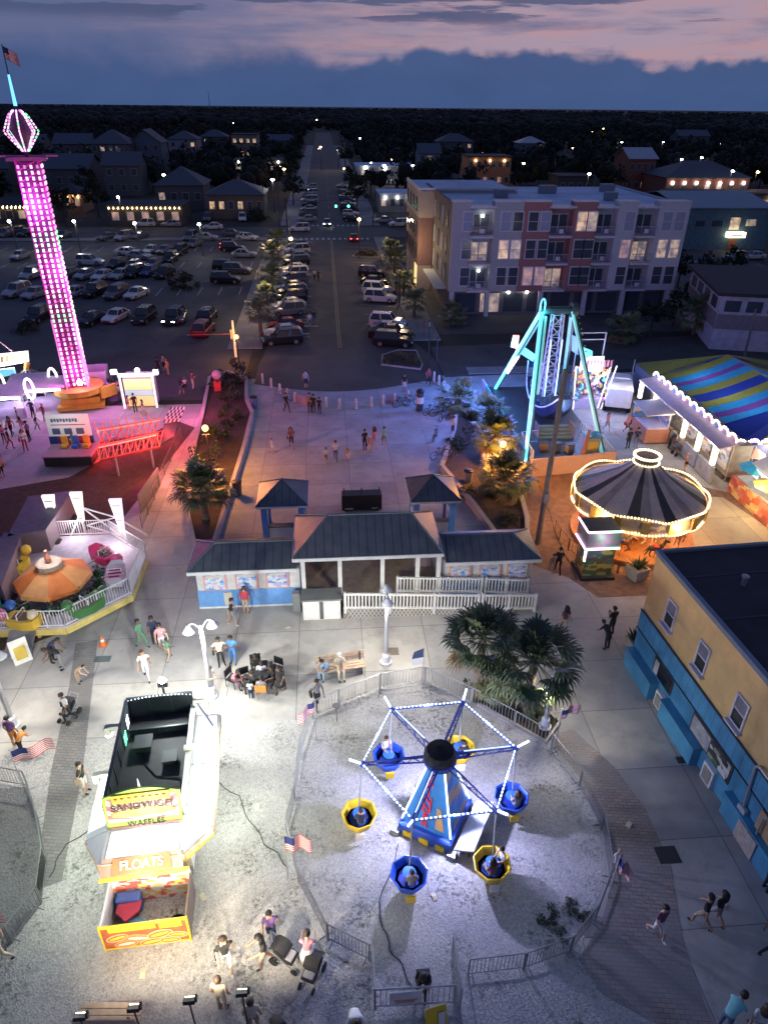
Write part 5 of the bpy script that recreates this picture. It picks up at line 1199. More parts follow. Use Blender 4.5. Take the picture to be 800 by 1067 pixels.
# entry post with clown like disc shape left plain; control stand; notice
p=G(38,667);cs=thing('height_sign','slim tan height sign with a round pale head at the gate of the children ride','sign',(p[0]+.1,p[1]+.2,0))
mb=MB();mb.tube((0,0,0),(0,0,1.1),.09,.12);mb.build('post',M('sign_tan',(.52,.34,.18),.6),cs);mb=MB();mb.ball((0,0,1.35),.27,10);mb.build('head',M('sign_head_cream',(.60,.52,.32),.6),cs)
p=G(22,690);asg=thing('folding_sign','white folding sign with a yellow print beside the children ride steps','sign',(p[0],p[1]+.2,0),R(35))
mb=MB();mb.quad((-.38,-.32,0),(.38,-.32,0),(.38,0,1.15),(-.38,0,1.15),.03);o=mb.build('panel',M('sign_board_white',(.68,.68,.64),.5),asg)
mb=MB();mb.quad((-.24,-.27,.22),(.24,-.27,.22),(.24,-.10,.82),(-.24,-.10,.82),.004);o=mb.build('print',M('sign_gold_print',(.55,.40,.06),.5),asg);o.location=(0,-.02,.006)
mb=MB();mb.quad((.38,.32,0),(-.38,.32,0),(-.38,.03,1.15),(.38,.03,1.15),.03);mb.build('panel',M('sign_board_white'),asg)
p=G(4,655);cbx=thing('control_stand','dark green control stand with a blue cap at the edge of the children ride','control stand',(p[0],p[1],0))
mb=MB();mb.b2(-.5,.5,-.4,.4,0,1.2,.05);mb.build('cabinet',M('stand_green',(.03,.16,.06),.5),cbx);mb=MB();mb.ball((.6,.1,1.3),.28,10);mb.build('cap',M('stand_blue',(.04,.14,.42),.4),cbx)
mb=MB();mb.b2(.12,.45,-.44,-.41,.4,1.0);mb.build('panel',white,cbx)
p=G(108,672);cnn=thing('traffic_cone','small orange traffic cone at the end of the dark strip beside the children ride','cone',(p[0],p[1],0))
mb=MB();mb.lathe([(.14,.04),(.03,.55),(1e-5,.56)],n=10);mb.build('body',M('cone_orange',(.65,.16,.03),.6),cnn);mb=MB();mb.b2(-.18,.18,-.18,.18,0,.04);mb.build('base',M('cone_orange'),cnn);mb=MB();mb.lathe([(.10,.24),(.075,.36)],n=10);mb.build('band',white,cnn)
# carousel
CXc,CYc,CR=16.35,-25.6,3.6
ca=thing('carousel','carousel with a dark striped conical canopy edged in gold lights','carousel',(CXc,CYc,0))
c_dk=M('canopy_black',(.02,.02,.024),.6,var=.2);c_gr=M('canopy_slate',(.34,.30,.30),.6,var=.2);gold=glow('gold_bulbs',(1.0,.72,.32),2.6)
gold_w=glow('warm_bulbs',(1.0,.80,.45),2.4)
mb=MB();n=32
for k in range(n):
 a,b_=2*PI*k/n,2*PI*(k+1)/n;rows=[(.62,4.85),(1.4,4.22),(2.5,3.56),(CR,2.98)];mb.mat((0,1,2,1,1,0,2,1)[k%8])
 for(r0,z0),(r1,z1)in zip(rows[:-1],rows[1:]):
  mb.add([(r0*math.cos(a),r0*math.sin(a),z0),(r1*math.cos(a),r1*math.sin(a),z1),(r1*math.cos(b_),r1*math.sin(b_),z1),(r0*math.cos(b_),r0*math.sin(b_),z0)],[(0,1,2,3)])
mb.build('canopy',[c_dk,c_gr,M('canopy_taupe',(.22,.19,.19),.6,var=.25)],ca)
mb=MB();mb.lathe([(.62,4.82),(.66,5.22),(.72,5.28),(.58,5.28),(.52,4.9)],n=20);cu_=mb.build('cupola',M('cupola_dark',(.05,.04,.05),.6),ca)
mb=MB()
for k in range(28):a=2*PI*k/28;mb.ball((.70*math.cos(a),.70*math.sin(a),5.30),.085,6);mb.ball((.70*math.cos(a),.70*math.sin(a),4.92),.06,6)
mb.build('cupola_lights',gold_w,cu_)['kind']='stuff'
# scalloped rounding board with two runs of bulbs
panels=16;vb=MB();b1_=MB();b2b=MB()
for k in range(panels*4):
 a,b_=2*PI*k/(panels*4),2*PI*(k+1)/(panels*4)
 up=lambda q:3.02+.20*abs(math.sin(q*panels/4));dn=lambda q:2.40-.08*abs(math.sin(q*panels/2))
 P_=lambda q,z,r=CR+.05:(r*math.cos(q),r*math.sin(q),z)
 vb.mat(k//4%2).add([P_(a,dn(a)),P_(b_,dn(b_)),P_(b_,up(b_)),P_(a,up(a))],[(0,1,2,3)])
for k in range(130):
 a=2*PI*k/130;b1_.ball(P_(a,up(a)+.05,CR+.1),.066,6);b2b.ball(P_(a,dn(a)-.03,CR+.1),.066,6)
vo=vb.build('rounding_board',[M('board_cream',(.66,.52,.36),.5,var=.3,scale=5),poster_mat('board_art',[(.5,.35,.2),(.30,.22,.28),(.6,.5,.35),(.2,.2,.3)],5)],ca)
for q_ in(b1_,b2b):q_.build('bulb_run',gold,vo)['kind']='stuff'
mb=MB()
for k in range(panels):
 a=2*PI*k/panels+.1;mb.box(((CR+.12)*math.cos(a),(CR+.12)*math.sin(a),2.75),(.10,.42,.75),rz=a);
mb.build('shield',M('shield_gold',(.60,.40,.12),.4,.3),vo)['kind']='stuff'
mb=MB();mb.lathe([(CR-.1,.0),(CR-.1,.34),(1e-5,.36)],n=32);mb.build('platform',M('platform_orange',(.42,.18,.07),.5,var=.3),ca)
mb=MB();mb.lathe([(1.1,.36),(1.1,2.7),(1.3,3.2)],n=12);mb.build('centre_drum',M('drum_gold',(.60,.34,.12),.4,var=.3,scale=4),ca)
mb=MB();mb.lathe([(1.3,2.95),(3.5,2.9)],n=24);mb.build('ceiling_sweep',M('ceiling_cream',(.55,.40,.22),.6),ca)
def horse_bm():
 mb=MB()
 ring_=lambda c,r,rz_=1:[(c[0]+0*q,c[1]+r*math.cos(q),c[2]+r*rz_*math.sin(q))for q in[2*PI*i/8 for i in range(8)]]
 mb.loft([ring_((-.42,0,.62),.06),ring_((-.36,0,.66),.15),ring_((-.1,0,.64),.17),ring_((.2,0,.66),.17),ring_((.38,0,.74),.13)])
 mb.loft([[(.30,-.07,.70),(.30,.07,.70),(.48,.07,.78),(.48,-.07,.78)],[(.46,-.05,1.08),(.46,.05,1.08),(.58,.05,1.10),(.58,-.05,1.10)]])
 mb.loft([[(.44,-.06,1.02),(.44,.06,1.02),(.48,.06,1.16),(.48,-.06,1.16)],[(.74,-.04,.92),(.74,.04,.92),(.78,.04,1.0),(.78,-.04,1.0)]])
 for(x,y,k_,hx)in((.30,.09,.40,.48),(.28,-.09,.42,.20),(-.32,.09,.36,-.52),(-.30,-.09,.38,-.26)):
  mb.tube((x,y,.60),(k_ if x>0 else x-.06,y,.36),.055,.04);mb.tube((k_ if x>0 else x-.06,y,.36),(hx,y,.14),.04,.03)
 mb.tube((-.42,0,.68),(-.62,0,.45),.05,.02)
 return mb
hcol=[('pony_cream',(.60,.50,.36)),('pony_brown',(.22,.10,.05)),('pony_white',(.66,.62,.56)),('pony_black',(.03,.025,.025))]
hm=None
for k in range(20):
 a=2*PI*k/20+.05;r_=2.9 if k%2 else 2.15;x,y=r_*math.cos(a),r_*math.sin(a);z=.38+.18*(k%3)
 if hm is None:h_=horse_bm().build('horse',M(*hcol[0],.4),ca);hm=h_
 else:
  h_=hm.copy();C.objects.link(h_)
  h_.material_slots[0].link='OBJECT';h_.material_slots[0].material=M(*hcol[k%4],.4)
 h_.location=(x,y,z);h_.rotation_euler=(0,0,a+PI/2)
 mb=MB();mb.tube((0,0,.4-z+-.02),(0,0,2.92-z),.025);mb.build('pole',M('brass',(.60,.42,.15),.3,.8),h_)
 mb=MB();mb.b2(-.14,.12,-.19,.19,.74,.84,.03);mb.build('saddle',M(['saddle_red','saddle_blue','saddle_green'][k%3],[(.45,.04,.04),(.05,.10,.40),(.05,.28,.10)][k%3],.5),h_)
fence_line('carousel_fence','low dark railing round the near side of the carousel',[(CXc+4.4*math.cos(R(a)),CYc+4.4*math.sin(R(a)))for a in range(170,311,14)],h=.85,mat=M('rust_rail',(.20,.10,.06),.6),foot=False,bars=.22)
p=G(652,566);sf=thing('stuffed_seat','rounded grey chariot shaped seat standing before the carousel','seat',(p[0],p[1]+.1,0));mb=MB();mb.b2(-.5,.5,-.3,.35,0,.55,.1);mb.build('seat',M('stone_grey',(.36,.30,.24),.8),sf);mb=MB();mb.b2(-.4,.4,.1,.35,.5,1.1,.1);mb.build('backrest',M('stone_grey'),sf)
# neon ticket kiosk
Kx0,Kx1,Ky=11.95,13.75,-29.7
nk=thing('neon_kiosk','tall ticket kiosk banded with pink and green neon in front of the carousel','kiosk',((Kx0+Kx1)/2,Ky+.7,0))
kart=poster_mat('kiosk_art',[(.12,.10,.05),(.45,.33,.05),(.10,.14,.05),(.16,.10,.22),(.38,.30,.08),(.08,.08,.07),(.05,.16,.12)],4.5)
mb=MB();mb.b2(Kx0+.12,Kx1-.12,Ky,Ky+1.3,.2,1.95);mb.build('lower_body',kart,nk,True)
mb=MB();mb.b2(Kx0,Kx1,Ky-.1,Ky+1.4,1.95,3.0);mb.build('upper_body',poster_mat('kiosk_upper',[(.22,.20,.18),(.14,.24,.16),(.26,.18,.22),(.18,.18,.20)],3),nk,True)
mb=MB();mb.b2(Kx0+.05,Kx1-.05,Ky-.05,Ky+1.35,3.0,3.06);mb.build('roof',M('kiosk_roof',(.016,.012,.02),.5),nk,True)
def neon(z,xa,xb,m_,nm='neon_tube'):
 mb=MB();mb.tube((xa,Ky-.14,z),(xb,Ky-.14,z),.055,n=6);mb.build(nm,m_,nk,True)
npk=glow('neon_pink',(1,.55,.95),4);ngr=glow('neon_green',(.35,1,.6),3.5)
for z in(3.04,2.0):neon(z,Kx0,(Kx0*.4+Kx1*.6),npk);neon(z,(Kx0*.4+Kx1*.6),Kx1,ngr)
mb=MB();mb.tube((Kx0-.04,Ky-.1,3.04),(Kx0-.04,Ky+1.4,3.04),.05);mb.tube((Kx0-.04,Ky-.1,2.0),(Kx0-.04,Ky+1.4,2.0),.05);mb.build('neon_tube',npk,nk,True)['kind']='stuff'
mb=MB();mb.b2(Kx0+.04,Kx0+.11,Ky-.04,Ky+.1,1.15,1.9);mb.build('corner_light',glow('kiosk_corner_white',(.9,1,.95),3),nk,True)
mb=MB();mb.b2(Kx0+.0,Kx1+.05,Ky-.25,Ky+1.5,0,.2);mb.build('plinth',M('plinth_dark',(.04,.035,.03),.7),nk,True)
# utility pole
PX_,PY_=G(560,566);xt,zt_=on_y(589,385,PY_)
up_=thing('utility_pole','tall bare utility pole rising beside the carousel ground','pole',(PX_,PY_,0))
mb=MB();mb.tube((PX_,PY_,0),(xt,PY_,zt_),.17,.12,n=10);mb.build('pole',M('pole_wood',(.20,.17,.15),.85,var=.3),up_,True)
mb=MB();mb.box((PX_+(xt-PX_)*.3,PY_-.2,zt_*.3),(.3,.18,.55));mb.build('meter',grey_m,up_,True)
# swinging ride with teal lit A-frames
hx=(14.75,17.05);AY,AZ=-8.6,9.0
sr_=thing('swing_ride','tall swinging ride with teal lit A-frame legs and a white lattice arm','ride',(15.9,AY,0))
steel=M('ride_dark_steel',(.05,.10,.10),.5,.3);teal=glow('teal_tube',(.02,.55,.80),1.25);tealw=glow('pale_teal_tube',(.10,.72,.95),1.7);grn=glow('green_teal_tube',(.02,.46,.40),.62)
feet=[(hx[0],[(13.5,-1.6),(12.35,-16.7)]),(hx[1],[(19.5,-2.2),(18.45,-15.6)])]
for i,(x,fs)in enumerate(feet):
 for j,f in enumerate(fs):
  top=Vector((x,AY,AZ));bt=Vector((f[0],f[1],.1))
  mb=MB();s_=Vector((.16,0,0));mb.tube(top,bt,.13,.16,n=4);leg=mb.build('leg',steel,sr_,True)
  m_=(tealw if j==0 else teal)if i==0 else(grn if j==0 else grn)
  off=Vector((-.16,-.16,.10))if i==0 else Vector((-.2,-.12,.1))
  mb=MB();mb.tube(top.lerp(bt,.02)+off,top.lerp(bt,.97)+off,.14 if i==0 else.13,n=6);mb.build('light_tube',m_,leg,True)
  if i==0:
   mb=MB();off2=Vector((.22,-.1,.1));mb.tube(top.lerp(bt,.05)+off2,top.lerp(bt,.55)+off2,.09,n=6);mb.build('light_tube',grn,leg,True)
  if i==1 and j==1:
   mb=MB()
   for k in range(26):q=top.lerp(bt,(k+.5)/26)+Vector((.2,-.12,.08));mb.ball(q,.07,5)
   mb.build('marker_light',M('dull_marker',(.30,.34,.22),.5),leg,True)['kind']='stuff'
mb=MB();mb.tube((hx[0]-.3,AY,AZ),(hx[1]+.3,AY,AZ),.28,n=10);mb.build('axle',steel,sr_,True)
mb=MB();mb.lathe([(.55,-.2),(.55,.2)],n=12);o=mb.build('axle_hub',steel,sr_);o.rotation_euler=(0,PI/2,0);o.location=(hx[1]-15.9,0,AZ)
mb=MB()
for k in range(14):
 a,b_=2*PI*k/14,2*PI*(k+1)/14;c_=Vector((hx[0]-.15,AY-.2,AZ+.35));mb.tube(c_+Vector((.18*math.cos(a),0,.55*math.sin(a))),c_+Vector((.18*math.cos(b_),0,.55*math.sin(b_))),.07,n=5)
mb.build('apex_loop_light',teal,sr_,True)
# white lattice swing arm and the hull it carries
mb=MB();LW,z0,z1=.55,2.1,AZ-.3;wl_=white_m
cs_=[(-LW,-.45),(LW,-.45),(LW,.45),(-LW,.45)]
for q in cs_:mb.tube((15.9+q[0],AY+q[1],z0),(15.9+q[0]*.7,AY+q[1]*.7,z1),.06,n=5)
nb_=8
for k in range(nb_):
 f0,f1=k/nb_,(k+1)/nb_
 for i in range(4):
  a,b_=cs_[i],cs_[(i+1)%4];w0,w1=1-.3*f0,1-.3*f1
  mb.tube((15.9+a[0]*w0,AY+a[1]*w0,z0+(z1-z0)*f0),(15.9+b_[0]*w1,AY+b_[1]*w1,z0+(z1-z0)*f1),.035,n=4)
  mb.tube((15.9+a[0]*w1,AY+a[1]*w1,z0+(z1-z0)*f1),(15.9+b_[0]*w1,AY+b_[1]*w1,z0+(z1-z0)*f1),.03,n=4)
mb.build('lattice_arm',M('lattice_lilac_white',(.62,.62,.76),.4),sr_,True)
mb=MB()
for x in(15.5,16.35):mb.tube((x,AY-.55,z0+.1),(x,AY-.45,z1-1.8),.05,n=5)
mb.build('light_tube',glow('ice_tube',(.45,.75,1.0),1.4),sr_,True)['kind']='stuff'
def hull(mb):
 st_=[]
 for k in range(13):
  f=-1+2*k/12;y=AY+4.3*f;rise=1.9*f*f*abs(f)**.4;w_=1.15*(1-.55*abs(f)**2.2);kz=.75+rise
  st_.append([(15.9-w_,y,kz+1.0),(15.9-w_*.8,y,kz+.35),(15.9,y,kz),(15.9+w_*.8,y,kz+.35),(15.9+w_,y,kz+1.0)])
 mb.loft(st_)
mb=MB();hull(mb);hu=mb.build('hull',M('hull_blue',(.022,.035,.09),.5,var=.4),sr_,True)
for k in range(-3,4):
 f=k/4;y=AY+4.3*f;zz=1.95+1.9*f*f*abs(f)**.4;mb=MB();mb.box((15.9,y,zz),(1.5,.35,.12));mb.box((15.9,y+.2,zz+.3),(1.5,.08,.5));mb.build('bench_row',M('bench_teal_grey',(.12,.20,.22),.5),hu,True)
mb=MB()
for s_ in(-1,1):
 for k in range(12):
  fa_,fb_=-1+2*k/12,-1+2*(k+1)/12;zf=lambda f:1.85+1.9*f*f*abs(f)**.4;wf_=lambda f:1.18*(1-.55*abs(f)**2.2)
  mb.tube((15.9+s_*wf_(fa_),AY+4.3*fa_,zf(fa_)),(15.9+s_*wf_(fb_),AY+4.3*fb_,zf(fb_)),.06,n=5)
mb.build('gunwale_light',glow('hull_blue_light',(.05,.14,.6),.35),hu,True)['kind']='stuff'
# teal lit shields either side, small hot coloured crest
for(pts,y,m_,nm)in((((538,366),(555,377),(558,370),(542,359)),-5,glow('teal_shield',(.04,.55,.72),1.3),'light_shield'),(((606,376),(617,381),(617,366),(607,362)),-5,glow('teal_shield'),'light_shield'),(((533,362),(539,364),(541,350),(535,350)),-5.2,glow('hot_crest',(1.0,.30,.18),1.6),'crest_light'),(((527,388),(529,390),(541,372),(539,371)),-5.1,glow('white_edge',(.9,.95,1),2.6),'edge_light'),(((596,366),(602,370),(602,352),(597,350)),-5,glow('blue_shield',(.05,.22,.85),1.0),'light_shield')):
 vpanel(nm,pts,y,m_,sr_,.25)
# deck and its hoardings
mb=MB();mb.b2(12.6,18.6,-17.1,-1.6,.12,.5);mb.build('deck',M('ride_deck_plate',(.045,.05,.055),.5,.3),sr_,True)
hb_=thing('ride_hoarding','peach lit hoarding across the near end of the swinging ride','hoarding',(15.5,-17.4,0),R(8))
mb=MB();mb.b2(-3.2,3.1,-.05,.05,0,1.35);mb.build('panel',M('peach_panel',(.60,.36,.26),.6,var=.1),hb_);mb=MB()  # the carousel's peach light is put into the panel colour
for k in range(5):mb.b2(-3.2+k*1.55,-3.12+k*1.55,.06,.12,0,1.4)
mb.build('frame',grey_m,hb_)['kind']='stuff'
hb2=thing('ride_hoarding','blue and green painted hoarding along the plaza side of the swinging ride','hoarding',(12.2,-9,0))
mb=MB();n=9
for k in range(n):mb.mat(k%3);mb.b2(12.1,12.2,-16.6+k*1.6,-15.02+k*1.6,.1,1.5)
mb.build('panel',[M('mural_blue',(.05,.20,.45),.5,var=.4),M('mural_green',(.03,.34,.24),.5,var=.4),M('mural_pale',(.36,.42,.50),.5,var=.4)],hb2,True)
mb=MB();mb.b2(11.95,12.08,-16.7,-2.2,0,.12);mb.build('rail',grey_m,hb2,True)
p=G(602,490);op=thing('rust_post','rust coloured post in front of the peach hoarding','post',(p[0],p[1],0));mb=MB();x_,z_=on_y(614,448,p[1]);mb.tube((0,0,0),(x_-p[0],0,z_),.12,.10);mb.build('shaft',M('rust_paint',(.32,.12,.06),.7),op);mb=MB();mb.b2(-.2,.2,-.2,.2,0,.08);mb.build('foot',grey_m,op)
p=G(556,450)
blp=thing('bleacher_steps','dull ribbed loading steps under the white lattice arm','steps',(15.6,-12.6,0))
mb=MB()
for k in range(4):mb.b2(-1.3,1.3,-.3+k*.35,.05+k*.35,.5,.62+k*.16)
mb.build('treads',M('step_olive',(.18,.17,.12),.6),blp);mb=MB();mb.b2(-1.35,-1.3,-.3,1.1,.5,1.5);mb.b2(1.3,1.35,-.3,1.1,.5,1.5);mb.build('side_panel',M('step_brown',(.22,.14,.10),.6),blp)
# white framed toy stand
gy=-6.0
gx0,gz0=on_y(597,425,gy);gx1,gz1=on_y(636,362,gy)
gs=thing('prize_stand','white framed game stand hung with colourful prizes right of the teal legs','game stand',((gx0+gx1)/2,gy,0))
mb=MB()
for x in(gx0,gx1):mb.tube((x,gy+1.4,0),(x,gy+1.4,gz1+.8),.06,n=5)
for z in(gz1+.8,gz1+.25):mb.tube((gx0,gy+1.4,z),(gx1,gy+1.4,z),.05,n=5)
mb.build('frame',white_m,gs,True)
zz=lambda f:gz0+(gz1-gz0)*f
mb=MB();mb.b2(gx0,gx1-.4,gy-.05,gy+.05,zz(.62),zz(.86));mb.build('header_board',glow('stand_header',(.85,.80,.95),.55),gs,True)
mb=MB()
for k in range(9):mb.b2(gx0+.25+.28*k,gx0+.42+.28*k,gy-.075,gy-.052,zz(.68)+.05*(k%2),zz(.80))
mb.build('header_print',M('stand_print',(.25,.10,.12),.5),gs,True)['kind']='stuff'
mb=MB();mb.b2(gx0-.1,gx1,gy+.1,gy+1.3,.0,.9);mb.build('counter',M('stand_lilac',(.5,.45,.6),.5),gs,True)
mb=MB();mb.b2(gx0,gx1,gy+1.2,gy+1.3,.9,zz(.62));mb.build('prize_wall',poster_mat('prize_print',[(.6,.5,.55),(.7,.45,.2),(.25,.5,.5),(.65,.62,.68),(.55,.2,.3),(.6,.58,.2)],4),gs,True)
rr=random.Random(3);
pz=MB()
for k in range(70):
 pz.mat(rr.randrange(5));pz.ball((rr.uniform(gx0-.2,gx1+.4),gy+rr.uniform(-.1,1.0),rr.uniform(.8,zz(.62))),rr.uniform(.12,.24),6)
pz.build('prizes',[M('prize_%s'%c_,q,.7)for c_,q in(('pink',(.65,.3,.45)),('yellow',(.7,.55,.12)),('teal',(.15,.5,.5)),('white',(.7,.7,.72)),('orange',(.65,.28,.1)))],gs,True)['kind']='stuff'
mb=MB()
for s_ in(0,1):mb.tube((gx1-.2+s_*.3,gy,0),(gx1+.3+s_*.5,gy,zz(.7)),.05,n=4)
mb.tube((gx0,gy,0),(gx0-.3,gy,zz(.7)),.05,n=4);mb.build('strut',glow('strut_white',(.9,.85,1),1.2),gs,True)['kind']='stuff'
# game row along x = 24
RX=24.3
gr=thing('game_row','long row of joined game stalls edged with scalloped bulbs along the striped tent','game stalls',(RX+1,-13.5,0))
mb=MB();mb.b2(RX+.9,RX+2.2,-19.8,-7.0,.6,2.9);mb.build('body',M('stall_body',(.32,.28,.24),.6,var=.3),gr,True)
mb=MB();mb.quad((RX-.3,-20,2.85),(RX+1.0,-20,3.1),(RX+1.0,-6.8,3.1),(RX-.3,-6.8,2.85),.06);mb.build('awning',M('stall_awning',(.50,.42,.48),.6),gr,True)
sc_=MB();sb_=MB();
for k in range(12):
 y=-19.9+k*1.1;
 for j in range(8):
  a,b_=PI*j/8,PI*(j+1)/8;yy=lambda q:y+.55-.5*math.cos(q)*1.0;zz_=lambda q:3.12+.42*math.sin(q)
  sc_.mat(k%3).add([(RX+.95,yy(a),3.1),(RX+.95,yy(b_),3.1),(RX+.95,yy(b_),zz_(b_)),(RX+.95,yy(a),zz_(a))],[(0,1,2,3)])
 for j in range(7):a=PI*(j+.5)/7;sb_.ball((RX+.88,yy(a),zz_(a)+.02),.085,6)
sc_.build('scallop',[M('scallop_pink',(.55,.35,.45),.6),M('scallop_lilac',(.45,.40,.6),.6),M('scallop_blue',(.2,.35,.6),.6)],gr,True)['kind']='stuff'
sb_.build('bulbs',glow('rose_bulbs',(1,.78,.70),2.6),gr,True)['kind']='stuff'
for k,y in enumerate((-19.6,-17.4,-15.2,-10.2,-7.4)):
 mb=MB();mb.b2(RX-.35,RX-.1,y-.16,y+.16,1.5,2.85);mb.build('light_post',glow('cream_post',(1,.88,.55),1.7),gr,True)
for k,(y0,y1,c_)in enumerate(((-19.6,-17.5,(.30,.33,.36)),(-17.3,-15.3,(.28,.30,.34)),(-15.1,-13.4,(.34,.30,.26)),(-13.2,-10.4,(.42,.30,.22)),(-10.1,-7.6,(.42,.42,.52)))):
 mb=MB();mb.b2(RX-.1,RX+.1,y0,y1,.1,1.25);mb.build('counter',M('stall_counter_%s'%ORD[k],c_,.5,var=.3),gr,True)
 mb=MB();mb.b2(RX+.8,RX+.88,y0,y1,1.0,2.7);mb.build('back_display',poster_mat('stall_display_%s'%ORD[k],[(.5,.45,.4),(.2,.22,.3),(.6,.4,.3),(.3,.4,.5),(.15,.15,.15)],3+k),gr,True)
bx_=thing('game_trailer','square game stand with blue prizes on an orange skirt before the game row','game stand',(RX-1.0,-12,0))
mb=MB();mb.b2(RX-2.0,RX-.2,-13.2,-10.6,.15,1.2);mb.build('skirt',M('skirt_orange',(.48,.20,.13),.6),bx_,True)
mb=MB();mb.b2(RX-1.9,RX-.3,-13.1,-10.7,1.2,1.3);mb.build('counter',M('stall_lilac',(.5,.46,.56),.5),bx_,True)
mb=MB();mb.b2(RX-2.05,RX-.3,-10.7,-10.6,1.3,2.4);mb.b2(RX-.4,RX-.3,-13.2,-10.7,1.3,2.4);mb.build('back_wall',poster_mat('prize_blue_print',[(.10,.25,.6),(.45,.42,.5),(.08,.2,.45),(.6,.5,.45)],3.5),bx_,True)
mb=MB();mb.quad((RX-2.2,-13.3,2.4),(RX-.1,-13.3,2.5),(RX-.1,-10.5,2.6),(RX-2.2,-10.5,2.5),.06);mb.build('roof',M('stall_pale_roof',(.50,.44,.44),.6),bx_,True)
tr_=thing('white_truck','white truck with its cab beside the far end of the game row','truck',(RX-1.2,-5.4,0),R(-20))
mb=MB();mb.b2(-1.0,1.0,-2.0,.6,.6,2.2,.05);mb.build('body',white,tr_);mb=MB();mb.b2(-1.0,1.0,.62,2.0,.5,2.3,.15);cb_=mb.build('cab',M('truck_white',(.66,.66,.7),.4),tr_)
for s_ in(-1,1):mb=MB();mb.b2(s_*1.005-.01,s_*1.005+.01,.85,1.6,1.35,2.0);mb.build('window',glass_d,cb_)
mb=MB();mb.b2(-.8,.8,1.99,2.02,1.4,2.0);mb.build('windscreen',glass_d,cb_)
for(x,y)in((-1,-1.2),(1,-1.2),(-1,1.3),(1,1.3)):mb=MB();mb.tube((x-.12,y,.42),(x+.12,y,.42),.42,n=14);mb.build('wheel',rub,tr_)
# striped big top
bt_=thing('striped_tent','big striped tent of blue, purple and olive cloth behind the game row','tent',(31,-12,0))
scol=[M('tent_blue',(.03,.28,.72),.6,var=.15),M('tent_purple',(.15,.06,.36),.6,var=.15),M('tent_olive',(.24,.26,.07),.6,var=.15),M('tent_deep_blue',(.02,.05,.42),.6,var=.15),M('tent_gold',(.50,.30,.03),.6,var=.15),M('tent_green',(.02,.16,.14),.6,var=.15)]
order=[2,0,1,0,2,3,2,0,1,0];hts=[0,.10,.20,.27,.37,.47,.60,.70,.80,.88,1]
mb=MB();ex0,rx_,ex1,ez,rz_=25.6,31.6,38,2.7,4.5;ya,yb2=-5.8,-16.2
def sag(f):return-.28*math.sin(PI*f)
for k in range(10):
 y0,y1=ya+(yb2-ya)*hts[k],ya+(yb2-ya)*hts[k+1];mb.mat(order[k])
 for(xa,za,xb,zb2)in((ex0,ez,rx_,rz_),(ex1,ez,rx_,rz_)):
  for q in range(6):
   f0,f1=q/6,(q+1)/6;mb.add([(xa+(xb-xa)*f0,y0,za+(zb2-za)*f0+sag(f0)),(xa+(xb-xa)*f0,y1,za+(zb2-za)*f0+sag(f0)),(xa+(xb-xa)*f1,y1,za+(zb2-za)*f1+sag(f1)),(xa+(xb-xa)*f1,y0,za+(zb2-za)*f1+sag(f1))],[(0,1,2,3)])
# hipped ends
n=8
for(ye,yo,cs2)in((ya,ya+3.5,[2,0,1,0,3,0,1,2]),(yb2,yb2-3.0,[3,2,4,4,5,5,0,1])):
 for k in range(n):
  mb.mat(cs2[k]);a=ex0+(ex1-ex0)*k/n;b_=ex0+(ex1-ex0)*(k+1)/n
  mb.add([(a,yo,ez),(b_,yo,ez),(rx_,ye,rz_)],[(0,1,2)])
 mb.mat(cs2[0]).add([(ex0,ye,ez),(ex0,yo,ez),(rx_,ye,rz_)],[(0,1,2)]);mb.mat(cs2[-1]).add([(ex1,ye,ez),(ex1,yo,ez),(rx_,ye,rz_)],[(0,1,2)])
for q_ in scol:
 t_=q_.node_tree;b_=t_.nodes['Principled BSDF'];tr2=t_.nodes.new('ShaderNodeBsdfTranslucent');ms_=t_.nodes.new('ShaderNodeMixShader');ms_.inputs[0].default_value=.5;ou_=[n_ for n_ in t_.nodes if n_.type=='OUTPUT_MATERIAL'][0]
 t_.links.new(b_.inputs['Base Color'].links[0].from_socket,tr2.inputs['Color']);t_.links.new(b_.outputs[0],ms_.inputs[1]);t_.links.new(tr2.outputs[0],ms_.inputs[2]);t_.links.new(ms_.outputs[0],ou_.inputs[0])
mb.build('canopy',scol,bt_,True)
mb=MB();yy0,yy1=yb2-3.0,ya+3.5
mb.b2(ex0+.02,ex0+.06,yy0,yy1,.1,2.65);mb.b2(ex0+.1,ex1,yy0+.02,yy0+.06,.1,2.65);mb.b2(ex0+.1,ex1,yy1-.06,yy1-.02,.1,2.65);mb.build('side_wall',M('tent_wall',(.10,.12,.2),.7),bt_,True)['kind']='stuff'
for(x,y)in((ex0-.1,yy0-.1),(ex0-.1,yy1+.1),(ex0-.1,-9),(ex0-.1,-13)):mb=MB();mb.tube((x,y,0),(x,y,3.0),.05);mb.build('pole',galv,bt_,True)
# food stands at the right edge
rs=thing('food_stand','white roofed food stand with a red and orange picture front at the right edge','food stand',(26.2,-23.5,0))
mb=MB();mb.b2(25.0,25.2,-27.5,-20.6,.05,1.25);mb.build('front',poster_mat('stand_food_print',[(.52,.12,.05),(.60,.34,.10),(.55,.2,.12),(.66,.50,.18),(.35,.08,.05)],3),rs,True)
mb=MB();mb.b2(25.2,27.6,-20.7,-20.6,.05,1.25);mb.build('end_wall',M('stand_red',(.45,.08,.10),.5,var=.3),rs,True)
mb=MB();mb.b2(25.2,27.6,-27.5,-20.7,1.1,1.2);mb.build('counter',M('stand_white',(.62,.58,.52),.5),rs,True)
mb=MB();mb.quad((25.7,-27.5,2.35),(25.7,-21.3,2.35),(26.9,-21.3,2.95),(26.9,-27.5,2.95),.08);mb.build('roof',M('stand_roof_white',(.68,.72,.74),.5),rs,True)
